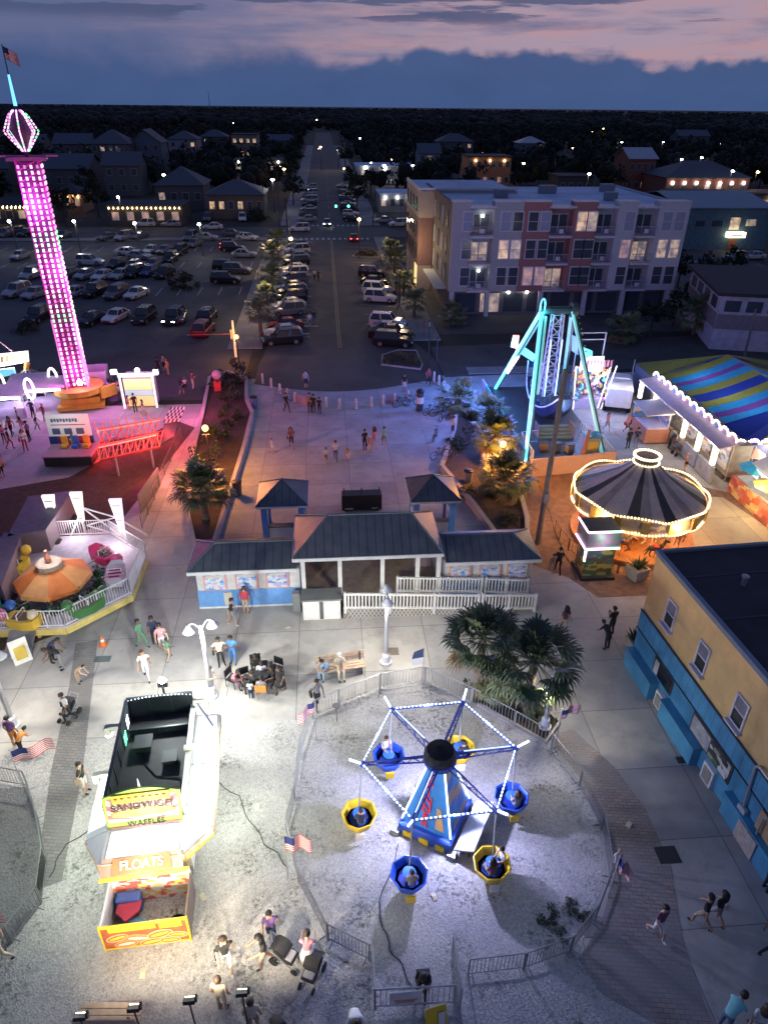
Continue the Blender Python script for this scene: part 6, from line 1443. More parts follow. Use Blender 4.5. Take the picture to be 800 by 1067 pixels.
mb=MB();mb.b2(25.66,25.69,-27.4,-21.4,1.7,2.3);mb.build('sign_band',glow('stand_sign_lit',(.75,.80,.80),.9),rs,True)
mb=MB()
for k in range(14):mb.b2(25.64,25.658,-27.2+k*.42,-26.95+k*.42,1.85,2.12)
mb.build('sign_print',M('stand_grey_print',(.35,.37,.38),.5),rs,True)['kind']='stuff'
for y in(-27.3,-24.4,-21.5):mb=MB();mb.tube((26.0,y,0),(26.0,y,2.4),.05);mb.build('post',white_m,rs,True)
def parasol(px,py,z,col_,nm,lab,r_=1.15):
 g_=G(px,py,z);t=thing('parasol',lab,'parasol',(g_[0],g_[1],0));mb=MB();n=8
 for k in range(n):
  a,b_=2*PI*k/n,2*PI*(k+1)/n;mb.mat(k%2);mb.tri((r_*math.cos(a),r_*math.sin(a),z-.25),(r_*math.cos(b_),r_*math.sin(b_),z-.25),(0,0,z+.25),.015)
 mb.build('canopy',[M('parasol_'+nm,col_,.6),M('parasol_'+nm+'_pale',tuple(min(.8,c_*1.3+.04)for c_ in col_),.6)],t);mb=MB();mb.tube((0,0,0),(0,0,z+.35),.03);mb.build('pole',white_m,t)
parasol(790,485,2.3,(.04,.42,.70),'blue','bright blue parasol behind the white roofed food stand')
parasol(806,503,2.3,(.62,.42,.06),'yellow','yellow parasol cut by the right edge of the picture')
parasol(786,470,2.2,(.60,.30,.22),'peach','peach parasol beside the bulbs at the corner of the striped tent',.8)
for(px,py,lab)in((765,482,'round shiny steel pan on a table, the larger of two by the tent corner'),(774,481,'round steel pan on a table under the blue parasol')):
 g_=G(px,py,.9);t=thing('steel_pan',lab,'pan',(g_[0],g_[1],0));mb=MB();mb.lathe([(.3,.86),(.42,.95),(.40,.96),(.25,.9),(1e-5,.9)],n=14);mb.build('pan',M('steel',(.6,.62,.66),.2,.9),t);mb=MB();mb.tube((0,0,0),(0,0,.86),.05);mb.b2(-.2,.2,-.2,.2,0,.04);mb.build('stand',grey_m,t)
# second run of stalls with bulbs behind the pans
g2=thing('corner_stall','stall edged with pale scallops and bulbs behind the pans at the right edge','stall',(27,-18.6,0))
mb=MB();mb.b2(25.4,31,-19.0,-18.2,0,2.6);mb.build('body',M('stall_grey',(.2,.17,.16),.6),g2,True)
sb_=MB();sc_=MB()
for k in range(6):
 for j in range(7):
  a=PI*(j+.5)/7;sb_.ball((25.4+.5+k*.95-.42*math.cos(a),-19.15,2.65+.38*math.sin(a)),.09,6)
 sc_.quad((25.45+k*.95,-19.1,2.6),(26.3+k*.95,-19.1,2.6),(26.15+k*.95,-19.1,2.95),(25.6+k*.95,-19.1,2.95),.03)
sb_.build('bulbs',glow('rose_bulbs'),g2,True)['kind']='stuff';sc_.build('scallop',M('scallop_pink'),g2,True)['kind']='stuff'
fence_line('deck_fence','white picket fence round the near deck of the swinging ride',[(12.7,-16.9),(12.7,-13.6),(14.0,-13.4)],h=1.0,mat=white_m,foot=False,z0=.5)
fence_line('deck_fence','white picket fence on the right side of the swinging ride deck',[(18.4,-16.9),(18.4,-12.6),(17.6,-12.2)],h=1.0,mat=white_m,foot=False,z0=.5)
ob=thing('control_booth','small grey control booth with a yellow panel on the near deck of the swinging ride','booth',(17.2,-15.6,.5));mb=MB();mb.b2(-.5,.5,-.45,.45,0,1.5,.03);mb.build('body',M('booth_steel',(.22,.24,.26),.5),ob);mb=MB();mb.b2(-.6,.6,-.55,.55,1.5,1.58);mb.build('roof',M('booth_teal_roof',(.05,.22,.24),.5),ob);mb=MB();mb.b2(-.35,.35,-.48,-.452,.5,1.2);mb.build('panel',M('booth_yellow',(.5,.36,.06),.5),ob)
for k in range(3):
 cr_=thing('crate','dull crate, %s in the row on the deck under the lattice arm'%['leftmost','middle','rightmost'][k],'crate',(14.1+k*.9,-14.6-.2*k,.5),R(12*k),'crates on the swinging ride deck');mb=MB();mb.box((0,0,.3),(.6,.5,.6),bev=.02);mb.build('body',M('crate_%s'%ORD[k],[(.22,.16,.10),(.10,.14,.2),(.25,.25,.22)][k],.7),cr_);mb=MB();mb.box((0,0,.62),(.64,.54,.04));mb.build('lid',dark_m,cr_)
# vegetation
lf_a=M('palm_leaf',(.110,.140,.055),.5,var=.35,scale=1.5);lf_b=M('palm_leaf_dark',(.060,.090,.042),.55,var=.3,scale=1.5);lf_d=M('palm_leaf_light',(.150,.175,.085),.5,var=.3,scale=1.5);lf_c=M('palm_leaf_dry',(.16,.11,.055),.75,var=.3)
bark=M('palm_bark',(.16,.12,.085),.9,var=.4,scale=5,bump=.4);bark2=M('tree_bark',(.07,.055,.042),.9,var=.4,scale=4)
def palm_crown(seed,fr=40,r_=1.0):
 rr=random.Random(seed);mb=MB()
 for k in range(fr):
  az_=k*2.39996+rr.uniform(-.25,.25);t_=(k+.5)/fr;e=R(80)-R(122)*t_**.9+rr.uniform(-.16,.16)
  dry=t_>.86 and rr.random()<.7
  L_=r_*(.50+.22*rr.random())*(1-.30*(t_<.15));d_=Vector((math.cos(az_)*math.cos(e),math.sin(az_)*math.cos(e),math.sin(e)))
  s_=Vector((-math.sin(az_),math.cos(az_),0));up_=s_.cross(d_)*-1
  if up_.z<0:up_=-up_
  hub_=d_*L_+Vector((0,0,-.10*L_));mb.mat(2 if dry else(3 if rr.random()<.28 else 0 if rr.random()<.6 else 1))
  mb.tube((0,0,0),hub_,.022*r_,.012*r_,n=4,cap=False)
  nb=17
  for q in range(nb):
   a=-1.75+3.5*q/(nb-1);bl=r_*(.47-.12*abs(a)/1.75)*(.8+.35*rr.random())
   dir_=(d_*math.cos(a)+s_*math.sin(a)).normalized();w_=.026*r_*(1.1+.5*rr.random())
   side=(d_*-math.sin(a)+s_*math.cos(a)).normalized()
   fold=up_*.05*r_*(1 if q%2 else-1)*.35
   p0=hub_;p1=hub_+dir_*bl*.55+up_*.10*bl+fold;p2=hub_+dir_*bl*.88+up_*.07*bl+Vector((0,0,-.05*bl));p3=hub_+dir_*bl*1.08+Vector((0,0,-.22*bl))
   mb.add([p0-side*w_*.3,p0+side*w_*.3,p1+side*w_,p1-side*w_,p2+side*w_*.6,p2-side*w_*.6,p3],[(0,1,2,3),(3,2,4,5),(5,4,6)])
 return mb
CROWN=[palm_crown(s_,36)for s_ in(1,2,3)];CROWN_L=[palm_crown(s_+7,26)for s_ in(1,2)]
cr_me=[];
def palm(x,y,h,r_,label,v=0,lod=0,group='palms',lean=0.0,trunk_m=None):
 t=thing('palm_tree',label,'palm',(x,y,0),random.uniform(0,6.28),group)
 key=('L' if lod else 'N',v%(2 if lod else 3));src=PALM.get(key)
 if src is None:
  o=(CROWN_L if lod else CROWN)[key[1]].build('crown',[lf_a,lf_b,lf_c,lf_d],t);PALM[key]=o
 else:o=src.copy();C.objects.link(o);o.parent=t
 o.location=(lean*h,0,h);o.scale=(r_,r_,r_)
 mb=MB();n=8
 for k in range(n):f0,f1=k/n,(k+1)/n;mb.tube((lean*h*f0,0,h*f0),(lean*h*f1,0,h*f1),(.17-.05*f0)*(1.06 if k%2 else 1)*min(1.2,r_/1.6+.2),(.19-.05*f1)*min(1.2,r_/1.6+.2),n=9)
 mb.build('trunk',trunk_m or bark,t);return t
PALM={}
def leaf_cloud(seed,n,shape,leaf=.12,clumps=18):
 rr=random.Random(seed);mb=MB();cl=[]
 while len(cl)<clumps:
  p_=Vector((rr.uniform(-1,1),rr.uniform(-1,1),rr.uniform(-.2,1)))
  if p_.length<1 and shape(p_):cl.append((p_,rr.uniform(.16,.36),rr.random()))
 for k in range(n):
  c_,r_,tone=cl[rr.randrange(clumps)];v=Vector((rr.gauss(0,1),rr.gauss(0,1),rr.gauss(0,1))).normalized()*r_*rr.uniform(.35,1)**.5;p_=c_+v
  if p_.z<-.15:continue
  d1=Vector((rr.gauss(0,1),rr.gauss(0,1),rr.gauss(0,.6))).normalized()*leaf*rr.uniform(.6,1.3);d2=d1.cross(Vector((rr.gauss(0,1),rr.gauss(0,1),rr.gauss(0,1)))).normalized()*leaf*.45
  mb.mat(0 if tone<.55 else 1).add([p_-d1,p_+d2,p_+d1,p_-d2],[(0,1,2,3)])
 return mb
g1=M('leaf_green',(.045,.065,.025),.6,var=.4,scale=1.2);g2_=M('leaf_green_dark',(.024,.038,.016),.65,var=.4,scale=1.2)
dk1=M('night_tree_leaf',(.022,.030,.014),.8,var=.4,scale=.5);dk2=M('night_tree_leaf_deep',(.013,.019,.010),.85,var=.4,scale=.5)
BUSH=[leaf_cloud(s_,900,lambda p_:True,.10,20)for s_ in(11,12,13)];TREE=[leaf_cloud(s_,700,lambda p_:p_.x**2+p_.y**2<.9-.25*p_.z,.13,26)for s_ in(21,22,23,24)]
CACHE={}
def cloud(kind,v,mats,parent,name):
 key=(kind,v,mats[0].name);src=CACHE.get(key)
 if src is None:o=(BUSH if kind=='b' else TREE)[v].build(name,mats,parent);CACHE[key]=o
 else:o=src.copy();C.objects.link(o);o.parent=parent
 return o
def bush(x,y,r_,h,label,v=0,mats=None,group='shrubs in the planted beds'):
 t=thing('shrub',label,'shrub',(x,y,0),random.uniform(0,6.28),group);o=cloud('b',v%3,mats or[g1,g2_],t,'foliage');o.scale=(r_,r_,h)
 mb=MB();mb.tube((0,0,0),(0,0,h*.4),.05,.03);mb.build('stem',bark2,t);return t
def tree(x,y,h,r_,label,v=0,mats=None,group='dark trees of the town'):
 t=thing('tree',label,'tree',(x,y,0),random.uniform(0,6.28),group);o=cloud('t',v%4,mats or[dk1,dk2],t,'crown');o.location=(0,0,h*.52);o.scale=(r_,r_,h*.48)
 mb=MB();mb.tube((0,0,0),(.1,0,h*.55),.05*h**.7,.03*h**.7,n=7);mb.tube((.05,0,h*.4),(r_*.4,.2,h*.7),.03*h**.7,.02,n=5);mb.tube((.05,0,h*.42),(-r_*.4,-.2,h*.72),.03*h**.7,.02,n=5);mb.build('trunk',bark2,t);return t
def palm_at(px,py,y,r_,label,v=0,lod=0,**k):
 x,z=on_y(px,py,y);return palm(x,y,max(1.2,z-.1),r_,label,v,lod,**k)
palm_at(503,662,-37.9,1.6,'big green fan palm behind the tub ride barrier, left of the pair',0,group='front pair of palms')
palm_at(557,686,-39.0,1.85,'big green fan palm behind the tub ride barrier, right and nearer of the pair',1,group='front pair of palms')
palm_at(516,722,-38.3,.9,'smaller lower fan palm tucked between the two big front palms',2,group='front pair of palms')
palm_at(210,505,-22.5,1.85,'dark fan palm at the near end of the left planted bed',2)
palm_at(478,414,-6.4,1.8,'bluish lit fan palm at the far end of the right planted bed',0,lod=1)
palm_at(508,435,-8.6,1.7,'fan palm beside the blue hoarding in the right planted bed',1,lod=1)
palm_at(517,450,-15.6,1.85,'fan palm glowing orange behind the lit lamp in the right bed',2)
palm_at(527,495,-20.4,1.9,'wide fan palm at the near end of the right bed',0)
palm_at(270,322,16.5,1.7,'street palm alone in its pit left of the road',1,lod=1)
palm_at(432,312,24,1.7,'street palm before the dark corner of the apartment building',0,lod=1)
palm_at(421,291,35,1.8,'street palm beside the yellow lit doorway of the apartments',1,lod=1)
palm_at(411,270,47,2.0,'street palm right of the road, third beyond the apartment corner',0,lod=1)
palm_at(407,258,58,2.0,'street palm right of the road, fourth beyond the apartment corner',1,lod=1)
palm_at(472,330,20.5,1.9,'palm standing before the left end of the apartment ground floor',0,lod=1)
palm_at(650,342,13.2,2.3,'pale trunked palm in the lane right of the swinging ride',1,lod=1)
palm_at(728,322,15,2.4,'dark palm beside the white house on the right',0,lod=1)
for k,(px,py,y,r_)in enumerate(((284,262,46,1.9),(289,247,58,1.9),(283,285,34,1.8),(278,305,24,1.6))):
 palm_at(px,py,y,r_,'dark street palm, %s from the near end of the left pavement row'%ORD[3-k],k,lod=1,group='palms along the left pavement')
for(x,y,r_,h,lab,v)in((-9.7,2.3,1.5,1.9,'big round dark shrub at the far end of the left bed',0),(-10.6,.2,1.3,1.5,'loose shrub beside the standing guests at the far end of the left bed',1),(-9.4,-2.6,1.2,1.3,'reddish lit shrub in the left bed above the lamp',2),(-9.3,-7.4,1.25,1.5,'shrub under the orange lamp of the left bed',0),(-9.6,-11.0,1.3,1.7,'dark leafy shrub between lamp and palm in the left bed',1),(-10.1,-14.2,1.2,1.5,'shrub beside the red walkway in the left bed',2),(-9.1,-18.6,1.1,1.5,'shrub touching the far side of the left bed palm',0),(8.1,-13.2,1.0,1.0,'low shrub with pale stones in the right bed',1),(9.7,-11.2,1.2,1.3,'reddish brown shrub beside the blue hoarding',2),(7.6,-20.4,.8,.8,'low shrub at the wall of the right bed',0),(9.4,-24.2,.9,.9,'small shrub at the near tip of the right bed',1)):
 bush(x,y,r_,h,lab,v)
bush(5.9,-38.6,.95,.9,'dark hedge like shrub under the big front palms',0);bush(7.0,-39.4,.7,.6,'low shrub at the barrier beside the white lamp base',1);bush(4.9,-37.6,.8,.7,'low shrub below the left front palm',2)
dry=[M('dry_grass',(.16,.12,.06),.8,var=.4),M('dry_grass_dark',(.07,.065,.03),.8,var=.4)]
bush(6.0,7.6,1.9,.8,'tawny ornamental grass island where the road bends right',0,dry,'grassy road islands');bush(5.8,63.6,2.2,1.1,'tawny grass island at the far right of the road',1,dry,'grassy road islands')
weed=[M('weed_green',(.035,.06,.03),.8,var=.4),M('weed_dark',(.02,.035,.02),.8,var=.4)]
for(px,py,r_,lab)in((573,958,.42,'flat dark green weed clump, left of the pair on the gravel'),(598,950,.42,'flat dark green weed clump, right of the pair by the fence'),(584,975,.25,'smallest flat weed clump below the pair on the gravel')):
 p=G(px,py);bush(p[0],p[1],r_,.16,lab,0,weed,'weed clumps on the gravel')
for(px,py,r_,h,lab)in((190,300,2.2,2.0,'dark tree like bush in the car park left of the row of cars'),(40,400,1.2,1.2,'dark shrub behind the ring lights'),(30,345,1.5,1.2,'low bush at the left edge of the car park'),(268,230,2.5,2.6,'bush at the far corner of the car park'),(236,290,1.6,1.2,'low bush in the car park beside the grey pavement')):
 p=G(px,py);bush(p[0],p[1],r_,h,lab,1,[dk1,g2_],'car park bushes')
# buildings of the town
slate=M('slate_roof',(.062,.075,.095),.7,var=.25);pale_roof=M('sky_tinted_membrane',(.38,.50,.66),.75,var=.3,scale=.25);dark_roof=M('dark_shingle_roof',(.035,.037,.045),.85,var=.3)  # pale roof: the sky's blue is put into the white membrane's colour
def lit_pane(name,c_,s_):
 m=glow(name,c_,s_);t=m.node_tree;b=t.nodes['Principled BSDF'];g_=t.nodes.new('ShaderNodeNewGeometry');v=t.nodes.new('ShaderNodeTexNoise');v.inputs['Scale'].default_value=1.1;v.inputs['Detail'].default_value=4;v.inputs['Roughness'].default_value=.7
 t.links.new(g_.outputs['Position'],v.inputs['Vector']);r=t.nodes.new('ShaderNodeMapRange');t.links.new(v.outputs['Fac'],r.inputs['Value'])
 for k_,q in zip(('From Min','From Max','To Min','To Max'),(.38,.66,.10*s_,1.15*s_)):r.inputs[k_].default_value=q
 t.links.new(r.outputs['Result'],b.inputs['Emission Strength']);return m
warm_pane=[lit_pane('warm_pane_%s'%ORD[k],c_,s_)for k,(c_,s_)in enumerate((((1,.62,.26),.62),((1,.68,.36),.36),((1,.48,.24),.3)))]
cool_pane=lit_pane('cool_pane',(.55,.7,.9),.25);dim_pane=M('dim_pane',(.06,.075,.09),.15,var=0)
wall_m={k:M('town_wall_'+k,c_,.8,var=.15)for k,c_ in dict(grey=(.085,.092,.11),white=(.24,.25,.28),cream=(.20,.185,.16),orange=(.40,.20,.10),brick=(.22,.08,.055),blue=(.09,.13,.17),tan=(.12,.105,.09),dark=(.06,.06,.065),teal=(.10,.17,.18)).items()}  # orange walls have their warm lamplight put into the colour
HOUSES=[]
def house(px0,px1,py,h,depth,roof,wall,label,win=(2,3),lit=.2,pane=0,rm=None,rh=2.2,cat='house',trim=True,name='house',z_lights=None,seed=None):
 a,b_=G(px0,py),G(px1,py);x0,x1,y0=a[0],b_[0],(a[1]+b_[1])/2;y1=y0+depth
 HOUSES.append((x0-4,x1+4,y0-7,y1+5));t=thing(name,label,cat,((x0+x1)/2,y0,0));rr=random.Random(seed or int(px0*7+py))
 mb=MB();mb.b2(x0,x1,y0,y1,0,h);mb.build('wall',wall_m[wall],t,True)
 rm=rm or slate;o_=.5
 mb=MB()
 if roof=='flat':mb.b2(x0-.2,x1+.2,y0-.2,y1+.2,h,h+.35)
 elif roof=='gable':
  ym=(y0+y1)/2;mb.quad((x0-o_,y0-o_,h-.1),(x1+o_,y0-o_,h-.1),(x1+o_,ym,h+rh),(x0-o_,ym,h+rh),.15);mb.quad((x1+o_,y1+o_,h-.1),(x0-o_,y1+o_,h-.1),(x0-o_,ym,h+rh),(x1+o_,ym,h+rh),.15)
 elif roof=='gablef':
  xm=(x0+x1)/2;mb.quad((x0-o_,y1+o_,h-.1),(x0-o_,y0-o_,h-.1),(xm,y0-o_,h+rh),(xm,y1+o_,h+rh),.15);mb.quad((x1+o_,y0-o_,h-.1),(x1+o_,y1+o_,h-.1),(xm,y1+o_,h+rh),(xm,y0-o_,h+rh),.15)
 else:
  ym=(y0+y1)/2;i_=min((x1-x0)/2-.1,depth/2);mb.quad((x0-o_,y0-o_,h-.1),(x1+o_,y0-o_,h-.1),(x1-i_,ym,h+rh),(x0+i_,ym,h+rh),.15);mb.quad((x1+o_,y1+o_,h-.1),(x0-o_,y1+o_,h-.1),(x0+i_,ym,h+rh),(x1-i_,ym,h+rh),.15)
  mb.tri((x0-o_,y1+o_,h-.1),(x0-o_,y0-o_,h-.1),(x0+i_,ym,h+rh),.15);mb.tri((x1+o_,y0-o_,h-.1),(x1+o_,y1+o_,h-.1),(x1-i_,ym,h+rh),.15)
 mb.build('roof',rm,t,True)
 if roof in('gable','gablef'):
  g_=MB()
  if roof=='gable':
   for x in(x0+.02,x1-.02):g_.tri((x,y0,h),(x,y1,h),(x,(y0+y1)/2,h+rh-.15),.02)
  else:g_.tri((x0,y0+.02,h),(x1,y0+.02,h),((x0+x1)/2,y0+.02,h+rh-.15),.02)
  g_.build('gable_wall',wall_m[wall],t,True)
 rows,cols=win
 for r_ in range(rows):
  for c_ in range(cols):
   xc=x0+(x1-x0)*(c_+.5)/cols;ww=min(1.3,(x1-x0)/cols*.5);zc=h*(r_+.55)/rows;hh=min(1.5,h/rows*.5)
   on=rr.random()<lit;mb=MB()
   if trim:mb.mat(0);mb.b2(xc-ww/2-.1,xc+ww/2+.1,y0-.05,y0-.004,zc-hh/2-.1,zc+hh/2+.1)
   mb.mat(1).b2(xc-ww/2,xc+ww/2,y0-.09,y0-.052,zc-hh/2,zc+hh/2)
   mb.build('window',[M('window_trim',(.32,.32,.33),.6),(warm_pane[pane]if on else dim_pane)],t,True)
 if z_lights:
  n_,z,s_,m_=z_lights
  for k in range(n_):mb=MB();mb.ball((x0+(x1-x0)*(k+.5)/n_,y0-.35,z),s_,6);mb.tube((x0+(x1-x0)*(k+.5)/n_,y0-.35,z+.1),(x0+(x1-x0)*(k+.5)/n_,y0,z+.3),.05,n=4);mb.build('wall_lamp',m_,t,True)
 return t
sp_w=glow('white_spark',(1,.97,.9),14);sp_o=glow('amber_spark',(1,.66,.28),12);sp_r=glow('red_spark',(1,.08,.05),8)
# left of the road, near to far
house(115,192,236,3.6,10,'flat','dark','low dark restaurant with a string of lights and red neon facing the car park',(1,5),.8,2,dark_roof,cat='restaurant',name='restaurant',z_lights=(16,3.5,.16,sp_o))
house(165,214,219,5.5,12,'hip','grey','grey hip roofed hall behind the string lit restaurant',(1,4),.3,1,slate,3.5)
house(-20,58,233,3.2,9,'hip','dark','low pavilion with a bright string of bulbs behind the drop tower',(1,6),.5,1,dark_roof,1.6,cat='pavilion',name='open_pavilion',z_lights=(18,3.1,.2,sp_o))
house(218,276,228,5.0,11,'hip','tan','long dim building with a lit arched doorway left of the road',(1,6),.25,0,slate,2.5,cat='building',name='shop_building')
house(112,150,204,7.5,9,'gable','grey','grey two storey house behind the restaurant terrace',(2,3),.1,1,slate,3)
house(46,97,203,6.5,14,'gable','grey','long grey house with a bright lit gable end right of the tower',(1,4),.05,1,slate,3.2)
house(100,140,184,10,12,'hip','grey','big blue grey multi gabled house in the left middle distance',(3,5),.07,1,slate,4)
house(60,98,174,8,12,'gable','grey','wide dim house just right of the tower lantern',(2,4),.06,1,slate,3.4)
house(140,172,182,10,12,'gablef','blue','tall blue grey gabled house left of the white one',(3,3),.06,1,slate,4)
house(178,208,170,9,12,'hip','white','white house with two small lit windows in the left distance',(2,3),.4,0,slate,3)
house(243,270,167,10,12,'flat','cream','square house with a bright yellow lit upper floor beside the road',(2,4),.9,0,dark_roof)
house(245,296,184,5,10,'flat','tan','long low motel with a row of white wall lamps left of the road',(1,6),.2,1,dark_roof,cat='motel',name='motel',z_lights=(5,4.6,.35,sp_w))
house(20,50,168,7,11,'gable','grey','dim house behind the tower lantern',(2,3),.1,1,slate,3)
house(210,238,158,7,11,'hip','dark','small dark roofed house left of the yellow lit one',(2,3),.05,1,slate,3)
house(280,306,160,6,10,'gable','grey','dim gabled house near the road in the left distance',(2,3),.1,0,slate,2.5)
house(-30,14,200,6,10,'gable','grey','grey house at the far left edge behind the lantern',(2,4),.05,1,slate,3)
house(60,88,222,4.2,8,'hip','orange','small warm lit snack house behind the tower shaft',(1,3),1.0,2,dark_roof,1.5,z_lights=(5,3.4,.2,sp_o))
# right of the road
house(371,430,190,4.6,14,'flat','white','long white flat roofed filling station with glaring lamps right of the road',(1,4),.7,1,pale_roof,cat='filling station',name='filling_station',z_lights=(3,4.2,.6,sp_w))
house(486,530,196,8.5,12,'flat','orange','orange lit two storey motel with white balcony rail behind the apartments',(2,6),.25,2,dark_roof,cat='motel',name='motel',z_lights=(3,7.6,.3,sp_o))
house(650,677,203,9.5,12,'gable','brick','reddish house with white windows and pale roof on the right',(2,4),.3,2,M('pale_metal_roof',(.36,.37,.42),.5,.3),2.5)
house(690,775,210,6,16,'hip','brick','long dark roofed restaurant with lamps under its eaves on the right',(1,7),.5,2,slate,3.5,cat='restaurant',name='restaurant',z_lights=(7,4.6,.4,sp_w))
house(700,830,222,4,10,'flat','tan','low strip of shops behind the blue warehouse',(1,9),.4,2,dark_roof,cat='shops',name='shop_row',z_lights=(6,3.3,.28,sp_o))
house(456,492,168,8,12,'hip','grey','dim grey house with a pale gable right of the filling station',(2,4),.15,0,slate,3)
house(540,566,166,7,11,'hip','blue','small pale roofed house in the right distance',(2,3),.1,0,M('pale_metal_roof'),2.5)
house(436,458,182,7,11,'gable','white','white gabled house between filling station and orange motel',(2,3),.1,1,slate,3)
house(705,735,158,8,12,'gable','grey','dim house among street lamps in the far right distance',(2,3),.1,1,slate,3)
house(395,432,221,3.8,9,'flat','white','small white corner shop beside the far end of the apartments',(1,4),.6,1,pale_roof,cat='shop',name='shop_building',z_lights=(3,3.2,.3,sp_w))
house(580,615,205,5,10,'flat','dark','dim flat building behind the apartment roof',(1,4),.3,0,dark_roof,cat='building',name='shop_building')
# blue warehouse
wx0,wx1,wy=G(706,262)[0],G(790,258)[0],G(748,260)[1]
wh=thing('warehouse','blue metal warehouse with a lit yellow sign beyond the right end of the apartments','warehouse',((wx0+wx1)/2,wy,0))
wm_=seam_mat('blue_corrugated',(.10,.20,.26),0,.6,.6,.2,.8)
mb=MB();mb.b2(wx0,wx1,wy,wy+22,0,7);mb.build('wall',wm_,wh,True)
mb=MB();mb.quad((wx0-.3,wy-.3,6.95),(wx1+.3,wy-.3,6.95),(wx1+.3,wy+11,8.6),(wx0-.3,wy+11,8.6),.15);mb.quad((wx1+.3,wy+22.3,6.95),(wx0-.3,wy+22.3,6.95),(wx0-.3,wy+11,8.6),(wx1+.3,wy+11,8.6),.15);mb.build('roof',M('warehouse_roof',(.16,.24,.30),.5,.3),wh,True)
def wq(px,py):return on_y(px,py,wy)
for(px,py,w_,h_,m_)in((729,233,1.6,.9,dim_pane),(747,233,1.8,.9,dim_pane),(765,233,1.8,2.0,warm_pane[0]),(782,232,1.8,1.1,warm_pane[1])):
 x,z=wq(px,py);mb=MB();mb.b2(x-w_/2,x+w_/2,wy-.08,wy-.01,z-h_/2,z+h_/2);mb.build('window',m_,wh,True)
x,z=wq(764,244);mb=MB();mb.b2(x-1.6,x+1.6,wy-1.2,wy-.1,z-.45,z+.45);mb.build('lit_sign',glow('sign_lit_cream',(1,.85,.55),2.2),wh,True);mb=MB();mb.b2(x-1.0,x+.9,wy-1.24,wy-1.205,z-.1,z+.06);mb.build('sign_print',M('sign_brown_print',(.3,.18,.08),.6),wh,True)
mb=MB();mb.b2(x-.8,x+.8,wy-.1,wy-.01,0,z-.8);mb.build('door',M('door_brown',(.25,.10,.06),.6),wh,True)
# white house with wide windows
hx0,hy0=G(738,368);wt=thing('white_house','white building with a band of windows and a dark flat roof at the right edge','building',(hx0+6,hy0,0),R(-14))
wv=seam_mat('white_siding',(.44,.44,.50),2,.22,.7,0,.85,.1)
mb=MB();mb.b2(-5.5,12,0,14,0,5.6);mb.build('wall',wv,wt)
mb=MB();mb.b2(-6.0,12.5,-.5,14.5,5.6,5.95);mb.build('roof',dark_roof,wt)
mb=MB();mb.b2(-5.52,12,-.06,-.004,2.2,3.7);mb.build('shade_band',M('tan_shade',(.22,.19,.20),.8),wt);mb=MB();mb.b2(-5.56,-5.505,.2,13.8,2.2,3.7);mb.build('shade_band',M('tan_shade'),wt)
for k in range(8):mb=MB();mb.b2(-5.0+k*2.1,-3.5+k*2.1,-.08,-.004,4.0,5.1);mb.build('window',dim_pane,wt)
for k in range(4):mb=MB();mb.b2(-5.58,-5.505,1.2+k*3.2,3.2+k*3.2,4.0,5.1);mb.build('window',dim_pane,wt)
mb=MB();mb.b2(3.0,3.6,3,4.4,5.95,6.4);mb.build('roof_vent',white_m,wt)
p=G(775,372);po=thing('utility_pole','dark utility pole before the white building at the right edge','pole',(p[0],p[1],0));xt2,zt2=on_y(787,322,p[1]);mb=MB();mb.tube((0,0,0),(xt2-p[0],0,zt2),.13,.10);mb.build('pole',M('pole_wood'),po)
# apartment building
AX0,AX1,AYf,AYb,AH=13.2,40.6,23.6,47.0,12.2
ap=thing('apartment_building','four storey apartment building with grey, red and pale bays, balconies and flat pale roof','apartment building',((AX0+AX1)/2,AYf,0))
fx=lambda zx:AX0+(zx-158)/(765-158)*(AX1-AX0)
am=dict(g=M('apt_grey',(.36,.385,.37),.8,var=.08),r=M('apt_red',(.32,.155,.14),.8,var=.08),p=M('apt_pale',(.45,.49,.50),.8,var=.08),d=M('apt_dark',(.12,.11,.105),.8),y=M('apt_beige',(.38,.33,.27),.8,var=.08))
fr_w=M('apt_window_frame',(.55,.56,.58),.5)
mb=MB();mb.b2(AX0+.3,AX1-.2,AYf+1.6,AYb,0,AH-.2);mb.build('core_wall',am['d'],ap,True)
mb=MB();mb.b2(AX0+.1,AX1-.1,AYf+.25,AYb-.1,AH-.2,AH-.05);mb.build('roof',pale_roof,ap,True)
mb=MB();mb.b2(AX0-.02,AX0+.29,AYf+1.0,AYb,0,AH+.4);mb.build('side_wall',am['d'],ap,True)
mb=MB();mb.b2(AX1-.19,AX1+.02,AYf+.6,AYb,0,AH+.2);mb.build('side_wall',am['p'],ap,True)
bays=[(158,204,'g',0,[190]),(204,262,'g',1,[]),(262,336,'g',0,[286,317]),(336,406,'r',0,[356,387]),(406,464,'r',1,[]),(464,526,'r',0,[481,507]),(526,578,'p',1,[]),(578,630,'p',0,[604]),(630,684,'p',1,[]),(684,765,'p',0,[703,736])]
rr=random.Random(5);zf=[3.2,6.2,9.2]
lit_map={(1,286):warm_pane[0],(1,317):warm_pane[1],(2,356):None,(2,481):warm_pane[0],(2,507):warm_pane[1],(0,356):warm_pane[2],(0,387):warm_pane[2],(1,604):warm_pane[2],(1,703):warm_pane[1],(1,736):warm_pane[1],(0,286):dim_pane}
blind=M('pale_blind',(.28,.33,.40),.7,var=.1)
